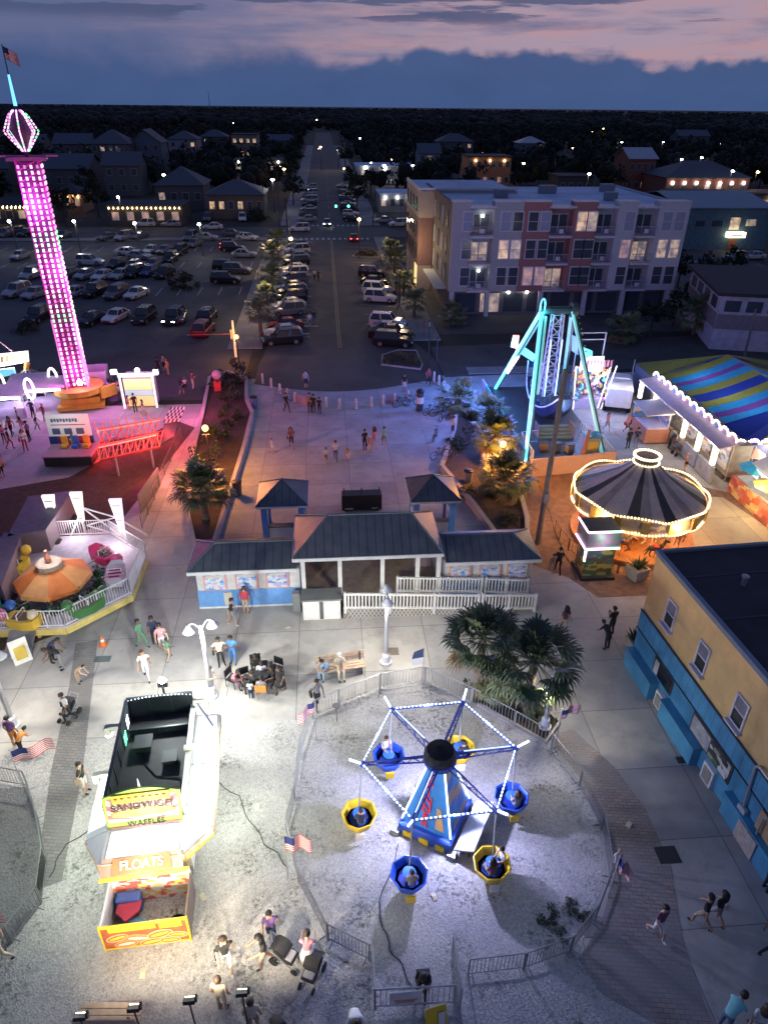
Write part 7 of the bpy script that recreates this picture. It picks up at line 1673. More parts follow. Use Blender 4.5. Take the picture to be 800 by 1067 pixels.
for(a,b_,c_,rec,wins)in bays:
 x0,x1=fx(a)+.01,fx(b_)-.01
 top=AH+(.55 if not rec else.25)
 if not rec:
  mb=MB();mb.b2(x0,x1,AYf,AYf+1.58,3.0,top);mb.build('bay_wall',am[c_],ap,True)
  mb=MB();mb.b2(x0-.06,x1+.06,AYf-.08,AYf+1.6,top,top+.1);mb.build('bay_coping',fr_w,ap,True)
  for fl in range(3):
   for zx in wins:
    xc=fx(zx)+.3;z0=zf[fl]+.55;w_,h_=1.05,1.95
    m_=lit_map.get((fl,zx))or(rr.choice([blind,dim_pane,dim_pane,cool_pane if zx==190 else dim_pane]))
    mb=MB();mb.mat(0).b2(xc-w_/2-.12,xc+w_/2+.12,AYf-.05,AYf-.004,z0-.12,z0+h_+.12)
    wo=mb.build('window',fr_w,ap,True);mb=MB()
    mb.b2(xc-w_/2,xc+w_/2,AYf-.09,AYf-.052,z0,z0+h_*.5-.03);mb.b2(xc-w_/2,xc+w_/2,AYf-.09,AYf-.052,z0+h_*.5+.03,z0+h_);mb.build('pane',m_,wo,True)
 else:
  mb=MB();mb.b2(x0,x1,AYf+1.2,AYf+1.58,3.0,AH-.1);mb.build('recess_wall',am['g' if c_!='r' else 'r'],ap,True)
  mb=MB();mb.b2(x0-.2,x1+.2,AYf-.25,AYf+1.5,AH-.05,AH+.15);mb.build('recess_roof',fr_w,ap,True)
  for fl in range(3):
   z0=zf[fl]
   lit_=(fl,a)in((1,204),(0,204),(1,630),(2,526),(0,406))
   for(u0,u1)in((.12,.47),(.53,.88)):
    xa,xb=x0+(x1-x0)*u0,x0+(x1-x0)*u1
    mb=MB();mb.b2(xa-.06,xb+.06,AYf+1.13,AYf+1.197,z0+.05,z0+2.2);do=mb.build('balcony_door',fr_w,ap,True)
    mb=MB();mb.b2(xa,xb,AYf+1.08,AYf+1.128,z0+.12,z0+2.12);mb.build('pane',(warm_pane[1]if(lit_ and rr.random()<.75)else dim_pane),do,True)
   mb=MB();mb.b2(x0+.0,x1-.0,AYf-.35,AYf+1.19,z0-.22,z0-.02);ba=mb.build('balcony',fr_w,ap,True)
   mb=MB();
   for zz_ in(.06,1.0):mb.tube((x0,AYf-.3,z0+zz_),(x1,AYf-.3,z0+zz_),.04,n=4)
   n=int((x1-x0)/.18)
   for k in range(n+1):q=x0+(x1-x0)*k/n;mb.tube((q,AYf-.3,z0-.02),(q,AYf-.3,z0+1.0),.02,n=4)
   mb.build('balcony_rail',M('apt_rail',(.36,.35,.44),.5),ba,True)
   mb=MB();mb.b2((x0+x1)/2-.25,(x0+x1)/2+.25,AYf-.36,AYf-.34,z0+.3,z0+.75);mb.build('rail_panel',fr_w,ba,True)
   if(fl,a)in((2,204),(0,204),(2,464),):mb=MB();mb.ball(((x0+x1)/2+.2,AYf+.9,z0+2.0),.16,6);mb.build('porch_lamp',sp_w,ba,True)
for(x,y,w_)in((20,33,1.6),(27,38,2.2),(33,30,1.4),(36,40,1.8)):mb=MB();mb.b2(x,x+w_,y,y+1.2,AH-.04,AH+.9,.05);mb.build('roof_unit',M('unit_grey',(.2,.23,.27),.6),ap,True)
# ground floor
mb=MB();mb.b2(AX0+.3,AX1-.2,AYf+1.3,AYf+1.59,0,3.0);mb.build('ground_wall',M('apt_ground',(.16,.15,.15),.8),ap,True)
for k in range(9):
 x=AX0+1.2+k*2.9;mb=MB();mb.b2(x,x+2.3,AYf+1.2,AYf+1.29,.3,2.5);mb.build('shop_window',[dim_pane,warm_pane[1],dim_pane,dim_pane][k%4]if k<5 else dim_pane,ap,True)
for x in(AX0+.4,fx(262),fx(406),fx(526),fx(630),AX1-.5):mb=MB();mb.b2(x-.25,x+.25,AYf+.1,AYf+.6,0,3.0);mb.build('pier',am['p'],ap,True)
for x in(fx(322),fx(372)):mb=MB();mb.ball((x,AYf+.9,2.7),.2,6);mb.build('ground_lamp',sp_w,ap,True)
# long side: windows and the set back wing with its lit entry
for fl in range(3):
 for k in range(4):
  y=AYf+3+k*3.2;mb=MB();mb.b2(AX0-.09,AX0-.025,y,y+1.0,zf[fl]+.4,zf[fl]+2.4);mb.build('side_window',blind if k%2 else dim_pane,ap,True)
mb=MB();mb.b2(AX0-1.4,AX0-.03,AYf+2,AYf+13,2.9,3.1);mb.build('side_canopy',am['p'],ap,True)
w2=thing('apartment_wing','narrower beige and red rear wing of the apartments facing the road','apartment building',(11.3,46,0))
mb=MB();mb.b2(11.2,24,38.2,53,9.2,12.4);mb.build('upper_wall',am['y'],w2,True);mb=MB();mb.b2(11.25,13.1,38.3,52.9,3.2,9.2);mb.build('middle_wall',M('apt_rust',(.19,.11,.095),.8),w2,True);mb=MB();mb.b2(11.3,13.1,38.35,52.8,0,3.2);mb.build('lower_wall',am['y'],w2,True)
mb=MB();mb.b2(11.35,23.8,38.4,52.8,12.41,12.5);mb.build('roof',pale_roof,w2,True)
mb=MB();mb.b2(11.1,11.34,38.1,53,12.42,12.8);mb.b2(11.35,24,38.1,38.3,12.55,12.8);mb.build('coping',fr_w,w2,True)
for z0 in(4.0,6.6,9.8):
 for y in(40,43.5,47,50.5):mb=MB();mb.b2(11.12,11.19,y,y+1.2,z0,z0+1.7);mb.build('window',dim_pane,w2,True)
mb=MB();mb.b2(11.22,11.29,39.2,41.6,.3,3.0);mb.build('lit_entry',glow('entry_yellow',(1,.68,.20),.9),w2,True)
# trees and the wood to the horizon
rr=random.Random(99);nt_=0
spots=[(70,236,'beside the bright string of bulbs'),(104,226,'between restaurant and snack house'),(206,212,'beside the hip roofed hall'),(160,200,'behind the hip roofed hall'),(226,196,'behind the long dim building'),(40,212,'behind the left pavilion'),(96,214,'in front of the long grey house'),(90,188,'right of the long grey house'),(210,182,'left of the motel lamps'),(306,214,'on the left pavement beyond the crossing'),(302,196,'further along the left pavement'),(306,178,'left of the road near the motel'),(312,164,'left of the road in the distance'),(372,222,'right of the road beyond the crossing'),(366,200,'right of the road near the filling station'),(360,178,'right of the road in the distance'),(386,208,'beside the white corner shop'),(444,200,'behind the pale rear roof'),(560,200,'behind the apartments left of the amber lamp'),(600,196,'behind the apartments in the dark gap'),(632,206,'left of the reddish house'),(684,200,'right of the reddish house'),(540,206,'beside the orange motel'),(470,186,'between white house and orange motel'),(790,196,'at the right edge beyond the restaurant'),(705,300,'dark, beyond the right end of the apartments'),(720,322,'beside the white building'),(735,300,'behind the white building'),(676,352,'before the right end of the apartments'),(700,340,'in the dark yard right of the apartments'),(760,290,'in the yard behind the white building')]
for k,(px,py,ph)in enumerate(spots):
 p=G(px,py);d_=math.hypot(p[0]-CX,p[1]-CY);h=rr.uniform(6.5,9.5)if py<280 else rr.uniform(4,5.5)
 tree(p[0],p[1],h,h*rr.uniform(.36,.5),'%s tree %s'%(['dark round','dark uneven','dark loose crowned'][k%3],ph),k)
# wood: one mass
mb=MB();rr=random.Random(17)
ico_v=[];ph_=(1+5**.5)/2
for a in(-1,1):
 for b_ in(-ph_,ph_):ico_v+=[Vector((0,a,b_)),Vector((a,b_,0)),Vector((b_,0,a))]
ico_v=[v.normalized()for v in ico_v]
ico_f=[]
for i in range(12):
 for j in range(i+1,12):
  for k in range(j+1,12):
   if all(abs((ico_v[p_]-ico_v[q]).length-1.0515)<.01 for p_,q in((i,j),(j,k),(i,k))):
    n_=(ico_v[j]-ico_v[i]).cross(ico_v[k]-ico_v[i]);ico_f.append((i,j,k)if n_.dot(ico_v[i])>0 else(i,k,j))
cnt=0
while cnt<7500:
 d_=210*(3300/210)**(rr.random()**.8);a=rr.uniform(-.66,.66)+YAW;x,y=CX+d_*math.sin(a),CY+d_*math.cos(a)
 if y<118:continue
 if abs(x)<15 and y<640:continue
 if d_<420 and rr.random()<.55:continue
 if any(a_<x<b_ and c_<y<e_ for a_,b_,c_,e_ in HOUSES):continue
 h=rr.uniform(5.5,9.5)*(1.0 if d_<900 else 1.15)*(1.28 if(a-YAW)<-.25 and d_>700 else 1);r_=h*rr.uniform(.38,.6)*(1 if d_<800 else 1.6)
 q=Matrix.Rotation(rr.uniform(0,6.28),4,'Z')
 if d_<750:
  cl_=[(Vector((rr.gauss(0,.42),rr.gauss(0,.42),rr.gauss(0,.35))),rr.randrange(2))for _ in range(5)]
  for k in range(44):
   c_,tone=cl_[k%5];v=c_+Vector((rr.gauss(0,.26),rr.gauss(0,.26),rr.gauss(0,.24)));p_=Vector((x+v.x*r_,y+v.y*r_,h*.60+v.z*h*.42));d1=Vector((rr.gauss(0,1),rr.gauss(0,1),rr.gauss(0,.7))).normalized()*rr.uniform(.5,1.1);d2=d1.cross(Vector((rr.gauss(0,1),rr.gauss(0,1),rr.gauss(0,1)))).normalized()*rr.uniform(.3,.6)
   mb.mat(tone).add([p_-d1,p_+d2,p_+d1,p_-d2],[(0,1,2,3)])
  r_*=.62;h*=.86
 mb.mat(cnt%2).add([Vector((x,y,h*.58))+Vector((v.x*r_,v.y*r_,v.z*h*.45))*rr.uniform(.72,1.22)for v in[q@w_ for w_ in ico_v]],ico_f);cnt+=1
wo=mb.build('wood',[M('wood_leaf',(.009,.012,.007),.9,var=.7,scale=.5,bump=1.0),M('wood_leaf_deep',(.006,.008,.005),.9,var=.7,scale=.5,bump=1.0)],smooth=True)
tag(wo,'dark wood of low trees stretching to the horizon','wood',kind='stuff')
# clear houses' surroundings: the wood must not stand in a building
rm_=G(217,112.6);y_=900.0;x_,z_=on_y(217,95,y_);t=thing('radio_mast','thin radio mast rising above the wood on the left','mast',(x_,y_,0));mb=MB();mb.tube((0,0,0),(0,0,z_),.5,.25,n=5);mb.build('mast',dark_m,t)
# lamps of the streets
def mast_lamp(px,py,h,col_m,label,s_=.28,group='street lamps of the town',up=True):
 g_=G(px,py,h);t=thing('street_lamp',label,'street lamp',(g_[0],g_[1],0),0,group)
 mb=MB();mb.tube((0,0,0),(0,0,h+.2),.09,.06,n=6);mb.tube((0,0,h+.15),(.0,-.5,h+.25),.04,n=5);mb.build('pole',dark_m,t);mb=MB();mb.lathe([(.05,.2),(s_*.9,.08),(s_,-.05),(s_*.6,-.2),(1e-5,-.24)],(0,-.5,h),8);mb.build('lamp_head',col_m,t);return(g_[0],g_[1]-.5,h)
spw,spo=glow('lamp_white_far',(1,.98,.92),30),glow('lamp_amber_far',(1,.62,.25),26)
FAR=[(124,205,7,0,'white lamp behind the string lit restaurant'),(141,232,5,0,'white lamp on the terrace of the restaurant'),(78,230,5,0,'white lamp right of the snack house'),(11,230,5,0,'white lamp at the left end of the bulb string'),(84,164,7,0,'white lamp among dim houses right of the lantern'),(137,150,6,0,'small white lamp in the left distance'),(171,182,6,0,'small white lamp beside the tall gabled house'),(208,233,5,0,'white lamp in the far corner of the car park'),(284,187,7,0,'white lamp at the end of the motel'),(303,248,5,1,'amber lamp at the far left pavement corner'),(330,125,8,0,'white lamp far down the road on the left'),(334,153,8,1,'bright amber lamp over the far road'),(352,156,7,0,'white lamp right of the far road'),(375,144,7,0,'white lamp in the dark right of the far road'),(545,170,8,1,'bright amber lamp right of the orange motel'),(613,181,8,0,'bright greenish white lamp behind the apartments'),(647,148,8,0,'white lamp, first of the far right scatter'),(672,156,8,0,'white lamp, second of the far right scatter'),(690,148,8,0,'white lamp, highest of the far right scatter'),(709,166,8,0,'white lamp, fourth of the far right scatter'),(730,164,8,0,'white lamp, fifth of the far right scatter'),(744,174,8,0,'white lamp, sixth of the far right scatter'),(762,178,8,0,'white lamp, seventh of the far right scatter'),(788,179,8,1,'amber lamp near the right edge of the distance'),(776,200,6,0,'white lamp before the right restaurant'),(243,128,8,0,'single white lamp alone in the dark wood on the left'),(628,134,8,1,'faint amber lamp alone in the dark wood on the right'),(400,172,6,0,'white lamp over the filling station yard'),(430,172,6,0,'white lamp at the right end of the filling station'),(374,228,6,1,'amber lamp at the far right crossing corner'),(296,176,6,1,'amber lamp at the motel drive')]
LP=[]
for(px,py,h,k,lab)in FAR:LP.append((mast_lamp(px,py,h,(spw,spo)[k],lab,.42 if py<200 else.26),k))
rr=random.Random(31)
for k in range(26):
 px=20+k*30.2+rr.uniform(-9,9);py=rr.uniform(128,176)
 if abs(px-335)<22:continue
 mast_lamp(px,py,5,(spw,spo,spo)[k%3],'tiny %s lamp in the dark town, %s scattered one from the left'%(('white','amber','amber')[k%3],ORD[k]if k<20 else['twenty first','twenty second','twenty third','twenty fourth','twenty fifth','twenty sixth'][k-20]),rr.uniform(.2,.34),'tiny lamps scattered in the town')
def globe_lamp(px,py,pyb,label):
 g_=G(px,pyb);xz=on_y(px,py,g_[1]);t=thing('globe_lamp',label,'lamp',(g_[0],g_[1],0),0,'orange globe lamps');h=xz[1]
 mb=MB();mb.tube((0,0,0),(0,0,h-.2),.07,.05);mb.tube((-.3,0,h-.45),(.3,0,h-.45),.025);mb.build('pole',dark_m,t);mb=MB();mb.ball((0,0,h),.22,10);mb.build('globe',glow('orange_globe',(1.0,.56,.14),3.2),t);return(g_[0],g_[1],h)
GL=[globe_lamp(221,446,500,'orange globe lamp in the left planted bed'),globe_lamp(520,463,500,'orange globe lamp glowing among the right bed palms'),globe_lamp(249,351,377,'orange globe lamp beside the tall lit post at the end of the car park lane')]
p=G(246,372);lp_=thing('lit_post','tall slim amber lit post with small sign panels beside the orange lamp','post',(p[0],p[1],0));xz=on_y(241,334,p[1]);mb=MB();mb.tube((0,0,0),(0,0,xz[1]),.13,.09);mb.build('post',glow('post_amber',(1,.45,.14),.45),lp_);mb=MB();mb.box((-.22,.1,xz[1]*.62),(.24,.06,.9));mb.build('sign_panel',M('post_sign',(.5,.42,.36),.5),lp_)
mb=MB();mb.tube((-4.6,.1,xz[1]*.62),(0,0,xz[1]*.64),.025);mb.build('barrier_arm',M('arm_red',(.6,.15,.12),.5),lp_)
for(px,py,pyt,lab)in((305,290,226,'dark slim pole on the left pavement'),(272,330,282,'dark pole behind the lone street palm'),(416,318,282,'black lamp pole before the yellow doorway'),(446,385,342,'black lamp pole at the end of the right pavement'),(454,390,352,'second dark pole at the pavement end by the apartments'),(276,225,172,'utility pole beside the far crossing'),(292,236,180,'second utility pole left of the far crossing')):
 g_=G(px,py);t=thing('slim_pole',lab,'pole',(g_[0],g_[1],0),0,'slim dark poles');z=on_y(px,pyt,g_[1])[1];mb=MB();mb.tube((0,0,0),(0,0,z),.08,.06);mb.build('pole',dark_m,t);mb=MB();mb.box((0,-.15,z),(.12,.5,.16));mb.build('head',dark_m,t)
# traffic lights over the crossing
for(px,py,lab)in((350,213,'green traffic light hanging over the crossing, left one'),(363,213,'green traffic light hanging over the crossing, right one')):
 y=96.5;x,z=on_y(px,py,y);t=thing('traffic_light',lab,'traffic light',(x,y,z),0,'traffic lights over the crossing');mb=MB();mb.box((0,0,0),(.4,.3,1.1));mb.build('body',black,t);mb=MB();mb.ball((0,-.18,-.32),.26,8);mb.build('green_lamp',glow('signal_green',(.10,1.0,.72),5),t)
gy_=96.5;z_=on_y(356,213,gy_)[1]+.6;sw2=thing('signal_wire','span wire and poles carrying the traffic lights over the crossing','wire',(0,gy_,0));mb=MB();mb.tube((-9,gy_,z_+.1),(9,gy_,z_+.1),.03,n=4);mb.build('wire',dark_m,sw2,True)
for x in(-9,9):mb=MB();mb.tube((x,gy_,0),(x,gy_,z_+.5),.12);mb.build('pole',dark_m,sw2,True)
# bollards and bikes at the head of the plaza
bol=[(274,393),(283,398),(292,404),(300,409),(308,413),(340,418),(354,420),(371,420),(387,418),(399,416),(411,414),(425,411),(452,394),(457,398),(462,404),(466,409),(470,415),(474,421)]
for k,(px,py)in enumerate(bol):
 g_=G(px,py+7 if k<12 else py+4);t=thing('bollard','white bollard, %s from the left in the line at the head of the plaza'%ORD[k],'bollard',(g_[0],g_[1],0),0,'bollards at the head of the plaza')
 mb=MB();mb.lathe([(.11,0),(.11,.92),(.07,1.0),(1e-5,1.03)],n=8);mb.build('post',M('bollard_cream',(.56,.50,.46),.6),t)
 mb=MB();mb.lathe([(.16,0),(.16,.08),(.115,.1)],n=8);mb.build('base',grey_m,t)
ln=thing('line_wall','low lilac wall section behind the left bollards','wall',(-5.6,.4,0));mb=MB();A,B=G(306,420),G(328,424);mb.quad((*A,0),(*B,0),(*B,.8),(*A,.8),.25);mb.build('wall',M('lilac_wall',(.34,.28,.32),.8),ln,True)
ln=thing('line_wall','low violet wall block beside the dark bin at the head of the plaza','wall',(2.6,-1,0));A,B=G(401,421),G(415,420);mb=MB();mb.quad((*A,0),(*B,0),(*B,.8),(*A,.8),.3);mb.build('wall',M('lilac_wall'),ln,True)
def bike(px,py,rz,label):
 g_=G(px,py);t=thing('bicycle',label,'bicycle',(g_[0],g_[1],0),rz,'bicycles at the plaza edge')
 for x in(-.5,.5):
  mb=MB()
  for k in range(12):a,b_=2*PI*k/12,2*PI*(k+1)/12;mb.tube((x+.32*math.cos(a),0,.34+.32*math.sin(a)),(x+.32*math.cos(b_),0,.34+.32*math.sin(b_)),.025,n=4)
  mb.build('wheel',rub,t)
 mb=MB();mb.path([(-.5,0,.34),(-.15,0,.8),(.35,0,.82),(.02,0,.32),(-.5,0,.34)],.02);mb.tube((-.15,0,.8),(.02,0,.32),.02);mb.tube((.5,0,.34),(.33,0,.98),.02);mb.build('frame',M('bike_frame',(.10,.11,.16),.4,.4),t)
 mb=MB();mb.tube((.33,-.25,1.0),(.33,.25,1.0),.018);mb.build('handlebar',dark_m,t);mb=MB();mb.box((-.17,0,.88),(.22,.12,.05));mb.build('saddle',black,t)
for(px,py,rz,lab)in((418,424,.3,'dark bicycle leaning by the violet wall block'),(428,422,-.2,'bicycle between the wall block and the dark bin'),(449,432,.5,'bicycle with pale frame, nearest of those by the bollards'),(457,434,.1,'bicycle beside the right line of bollards'),(462,438,.9,'last bicycle beside the right planted bed'),(453,458,1.2,'small bicycle or scooter lying on the blue lit plaza'),(458,478,.4,'bicycle by the corner of the right bed wall'),(468,482,.9,'bicycle nearest the white bin at the right bed wall'),(298,416,-.8,'bicycle leaning on the bollards at the left')):
 bike(px,py,rz,lab)
def bin_(px,py,label,c_,h=1.2):
 g_=G(px,py);t=thing('litter_bin',label,'litter bin',(g_[0],g_[1],0));mb=MB();mb.lathe([(.27,0),(.30,h*.85)],n=12);mb.build('body',M(c_[0],c_[1],.6),t);mb=MB();mb.lathe([(.32,h*.85),(.34,h*.92),(.16,h),(1e-5,h)],n=12);mb.build('lid',black,t)
bin_(437,428,'dark bin with a white band standing before the bicycles',('bin_dark',(.06,.06,.07)),1.9)
g_=G(437,428);mb=MB();mb.lathe([(.31,.7),(.315,1.25)],(0,0,0),12);o=mb.build('band',white,bpy.data.objects[[o_.name for o_ in bpy.data.objects if o_.get('label','').startswith('dark bin with')][0]])
bin_(248,516,'dark bin against the left bed wall',('bin_dark',(.06,.06,.07)),1.1);bin_(487,505,'grey bin against the right bed wall',('bin_grey',(.30,.31,.33)),1.2);bin_(265,425,'blue bin on the left bed kerb',('bin_blue2',(.08,.12,.3)),1.1)
g_=G(507,476,1.0);t=thing('planter_globe','pale round moon like disc beside the orange lamp in the right bed','ornament',(g_[0],g_[1],0));mb=MB();mb.ball((0,0,1.0),.42,14);mb.build('globe',M('pale_ornament',(.55,.55,.66),.6),t);mb=MB();mb.tube((0,0,0),(0,0,.5),.12);mb.build('stand',grey_m,t)
for(px,py,rz,lab)in((228,410,0,'small red kiosk box in the left bed among the shrubs'),):
 g_=G(px,py);t=thing('red_box',lab,'box',(g_[0],g_[1],0));mb=MB();mb.b2(-.3,.3,-.25,.25,0,1.2,.03);mb.build('body',M('red_box_paint',(.60,.05,.06),.5),t);mb=MB();mb.ball((0,0,1.7),.42,10);mb.build('dish',M('pink_dish',(.55,.30,.38),.5),t);mb=MB();mb.tube((0,0,1.2),(0,0,1.5),.04);mb.build('stem',grey_m,t)
# cars
rim_m=M('car_rim',(.35,.36,.38),.3,.8,var=0);cglass=M('car_glass',(.015,.018,.022),.06,var=0,spec=.8)
hl_off=M('headlamp_glass',(.55,.56,.58),.15,var=0);tl_off=M('tail_lamp',(.22,.01,.01),.25,var=0)
hl_on=glow('headlamp_lit',(1,.95,.85),25);tl_on=glow('tail_lamp_lit',(1,.05,.03),9)
paint={k:M('car_paint_'+k,c_,.25,.25,var=.04,spec=.6)for k,c_ in dict(white=(.62,.62,.62),silver=(.34,.35,.37),grey=(.13,.135,.145),black=(.014,.014,.016),blue=(.04,.07,.17),red=(.24,.02,.02),tan=(.26,.22,.17),green=(.03,.07,.05)).items()}
SPEC=dict(sedan=(4.7,1.8,.92,.98,1.44,(-.95,1.75),(-.25,1.05)),hatchback=(4.1,1.76,.95,1.0,1.5,(-.75,1.95),(-.1,1.55)),suv=(4.8,1.92,1.05,1.08,1.78,(-.95,2.3),(-.35,2.0)),van=(5.1,1.96,1.08,1.1,1.92,(-1.5,2.5),(-.75,2.35)),pickup=(5.6,1.95,1.1,1.12,1.84,(-1.1,.75),(-.5,.55)))
def car_proto(kind):
 L_,W_,hb,hd_,hr,(c0,c1),(r0,r1)=SPEC[kind];t=thing('parked_car',None,None);w_=W_/2;f,b_=-L_/2,L_/2
 def ring_(x,wd,z0,z1):k_=.12;return[(x,-wd+.05,z0),(x,-wd,z0+k_),(x,-wd,z1-k_*1.2),(x,-wd+.14,z1),(x,wd-.14,z1),(x,wd,z1-k_*1.2),(x,wd,z0+k_),(x,wd-.05,z0)]
 mb=MB()
 st_=[(f,w_*.80,.34,.62),(f+.12,w_*.92,.26,.74),(f+.7,w_,.22,hb-.05),(c0,w_,.22,hb),(c1,w_,.22,hd_),(b_-.25,w_*.97,.24,hd_-.03),(b_-.05,w_*.92,.30,hd_-.14),(b_,w_*.85,.40,hd_-.3)]
 if kind=='pickup':st_=st_[:4]+[(c1+.05,w_,.22,hd_),(b_-.08,w_,.26,hd_),(b_,w_*.97,.36,hd_-.06)]
 mb.loft([ring_(*q)for q in st_])
 tw_=w_-.26
 mb.loft([[(r0-.02,-tw_,hr-.05),(r0-.02,tw_,hr-.05),(r0,tw_-.08,hr-.01),(r0,-tw_+.08,hr-.01)],[(r1,-tw_,hr-.05),(r1,tw_,hr-.05),(r1,tw_-.08,hr),(r1,-tw_+.08,hr)]])
 for s_ in(-1,1):
  mb.tube((c0+.02,s_*(w_-.09),hb-.03),(r0,s_*tw_,hr-.04),.045,n=4);mb.tube((c1-.02,s_*(w_-.09),hd_-.03),(r1,s_*tw_,hr-.04),.06,n=4);mb.tube(((c0+c1)/2+.1,s_*(w_-.06),hd_-.04),((r0+r1)/2+.1,s_*tw_,hr-.04),.05,n=4)
 if kind=='pickup':mb.b2(c1+.15,b_-.12,-w_+.1,-w_+.16,hd_-.02,hd_+.03);mb.b2(c1+.15,b_-.12,w_-.16,w_-.1,hd_-.02,hd_+.03)
 bo=mb.build('body',paint['white'],t);bo.material_slots[0].link='OBJECT';bo.material_slots[0].material=paint['white']
 if kind=='pickup':mb=MB();mb.b2(c1+.2,b_-.15,-w_+.2,w_-.2,hd_+.002,hd_+.02);mb.build('load_bed',M('bed_liner',(.02,.02,.02),.8),bo)
 mb=MB();g=.07;mb.loft([[(c0+.03,-(w_-g),hb-.06),(c0+.03,w_-g,hb-.06),(c1-.03,w_-g,hd_-.06),(c1-.03,-(w_-g),hd_-.06)],[(r0+.02,-tw_+.01,hr-.055),(r0+.02,tw_-.01,hr-.055),(r1-.02,tw_-.01,hr-.055),(r1-.02,-tw_+.01,hr-.055)]]);mb.build('windows',cglass,t)
 for x in(f+.85,b_-.9):
  for s_ in(-1,1):
   r_=.36 if kind in('suv','van','pickup')else.32;mb=MB();mb.tube((x,s_*(w_-.20),r_),(x,s_*(w_+.015),r_),r_,n=14);wo_=mb.build('wheel',rub,t);mb=MB();mb.tube((x,s_*(w_+.0),r_),(x,s_*(w_+.025),r_),r_*.6,n=10);mb.build('rim',rim_m,wo_)
 for s_ in(-1,1):
  mb=MB();mb.box((f+.10,s_*w_*.66,.64),(.14,.40,.15),bev=.03);h_=mb.build('headlight',hl_off,t);h_.material_slots[0].link='OBJECT';h_.material_slots[0].material=hl_off
  mb=MB();mb.box((b_-.06,s_*w_*.72,hd_-.25),(.12,.30,.18),bev=.03);h_=mb.build('taillight',tl_off,t);h_.material_slots[0].link='OBJECT';h_.material_slots[0].material=tl_off
 mb=MB();mb.box((f+.02,0,.42),(.06,1.0,.16));mb.build('grille',dark_m,t)
 return t
PROTO={}
CARS=[]
def car(px,py,kind,col_,rz,label,group='cars in the left car park',on=None,xy=None):
 g_=xy or G(px,py);z=.026
 first=kind not in PROTO
 if first:PROTO[kind]=car_proto(kind);t=PROTO[kind]
 else:t=copy_tree(PROTO[kind])
 t.location=(g_[0],g_[1],z);t.rotation_euler=(0,0,R(rz));t.scale=(.88,.88,.9);tag(t,label,'car',group)
 for k_ in(t.children if first else[c_ for c_ in CARKIDS(t)]):
  nm=k_.name.split('.')[0]
  if nm=='body':k_.material_slots[0].material=paint[col_]
  if nm=='headlight':k_.material_slots[0].material=hl_on if on in('head','both')else hl_off
  if nm=='taillight':k_.material_slots[0].material=tl_on if on in('tail','both')else tl_off
 return t
def CARKIDS(t):return[o for o in reversed(bpy.data.objects[:])if o.parent is t]if False else list(t.children)
# car park: rz 90 = nose towards the camera; rows listed left to right
rows=[('in the row nearest the lane',[(41,331,'suv','black',80),(97,334,'sedan','black',75),(122,331,'sedan','white',72),(151,332,'suv','black',80),(187,331,'sedan','grey',95),(213,345,'suv','red',262),(217,331,'suv','black',265)]),('in the second row from the lane',[(19,305,'suv','silver',70),(38,307,'sedan','silver',70),(78,306,'sedan','silver',72),(100,305,'suv','black',70),(122,307,'suv','grey',74),(143,307,'sedan','white',70)]),('in the third row from the lane',[(34,287,'suv','silver',75),(72,286,'sedan','grey',75),(90,287,'sedan','silver',72),(108,288,'sedan','white',72),(126,287,'sedan','silver',72),(141,285,'suv','black',72),(156,284,'hatchback','blue',75),(172,286,'suv','black',75)]),('in the fourth row from the lane',[(22,267,'sedan','silver',80),(95,273,'suv','white',172),(122,276,'sedan','black',75),(140,278,'hatchback','silver',80),(160,276,'sedan','grey',80),(178,270,'suv','black',80)]),('in the fifth row from the lane',[(135,263,'sedan','white',170),(146,267,'sedan','silver',160),(158,261,'sedan','silver',75),(172,261,'sedan','grey',75),(188,262,'suv','black',80),(203,254,'sedan','grey',75)]),('at the road end of the car park',[(237,279,'suv','black',170),(248,282,'suv','grey',172),(236,292,'suv','black',174),(255,265,'sedan','silver',178),(258,247,'sedan','white',160),(243,243,'sedan','grey',170)]),('along the far edge of the car park',[(7,244,'suv','grey',80),(28,243,'sedan','black',80),(112,247,'sedan','grey',60),(130,247,'suv','silver',65),(146,246,'sedan','grey',70),(199,247,'suv','grey',80),(216,247,'sedan','silver',170)]),('on the far street before the restaurant',[(20,240,'sedan','grey',5),(152,233,'suv','white',0),(179,233,'sedan','silver',0),(217,227,'suv','grey',90),(253,227,'suv','white',95),(222,236,'sedan','white',5)]),]
cn_=dict(white='white',silver='silver',grey='dark grey',black='black',blue='blue',red='dark red',tan='tan',green='green')
for(ph,lst)in rows:
 for k,(px,py,kd,cl,rz)in enumerate(lst):car(px,py+3,kd,cl,rz,'%s %s, %s from the left %s'%(cn_[cl],kd,ORD[k],ph))
car(182,336,'suv','black',82,'dark suv with bright headlights on, facing the lane',on='head')
car(67,248,'sedan','grey',82,'dark sedan with glaring headlights near the drop tower shaft',on='head')
car(237,256,'sedan','black',262,'dark sedan with bright red brake lights in the car park',on='tail')
car(243,262,'suv','black',178,'black suv beside the car with red brake lights',on='tail')
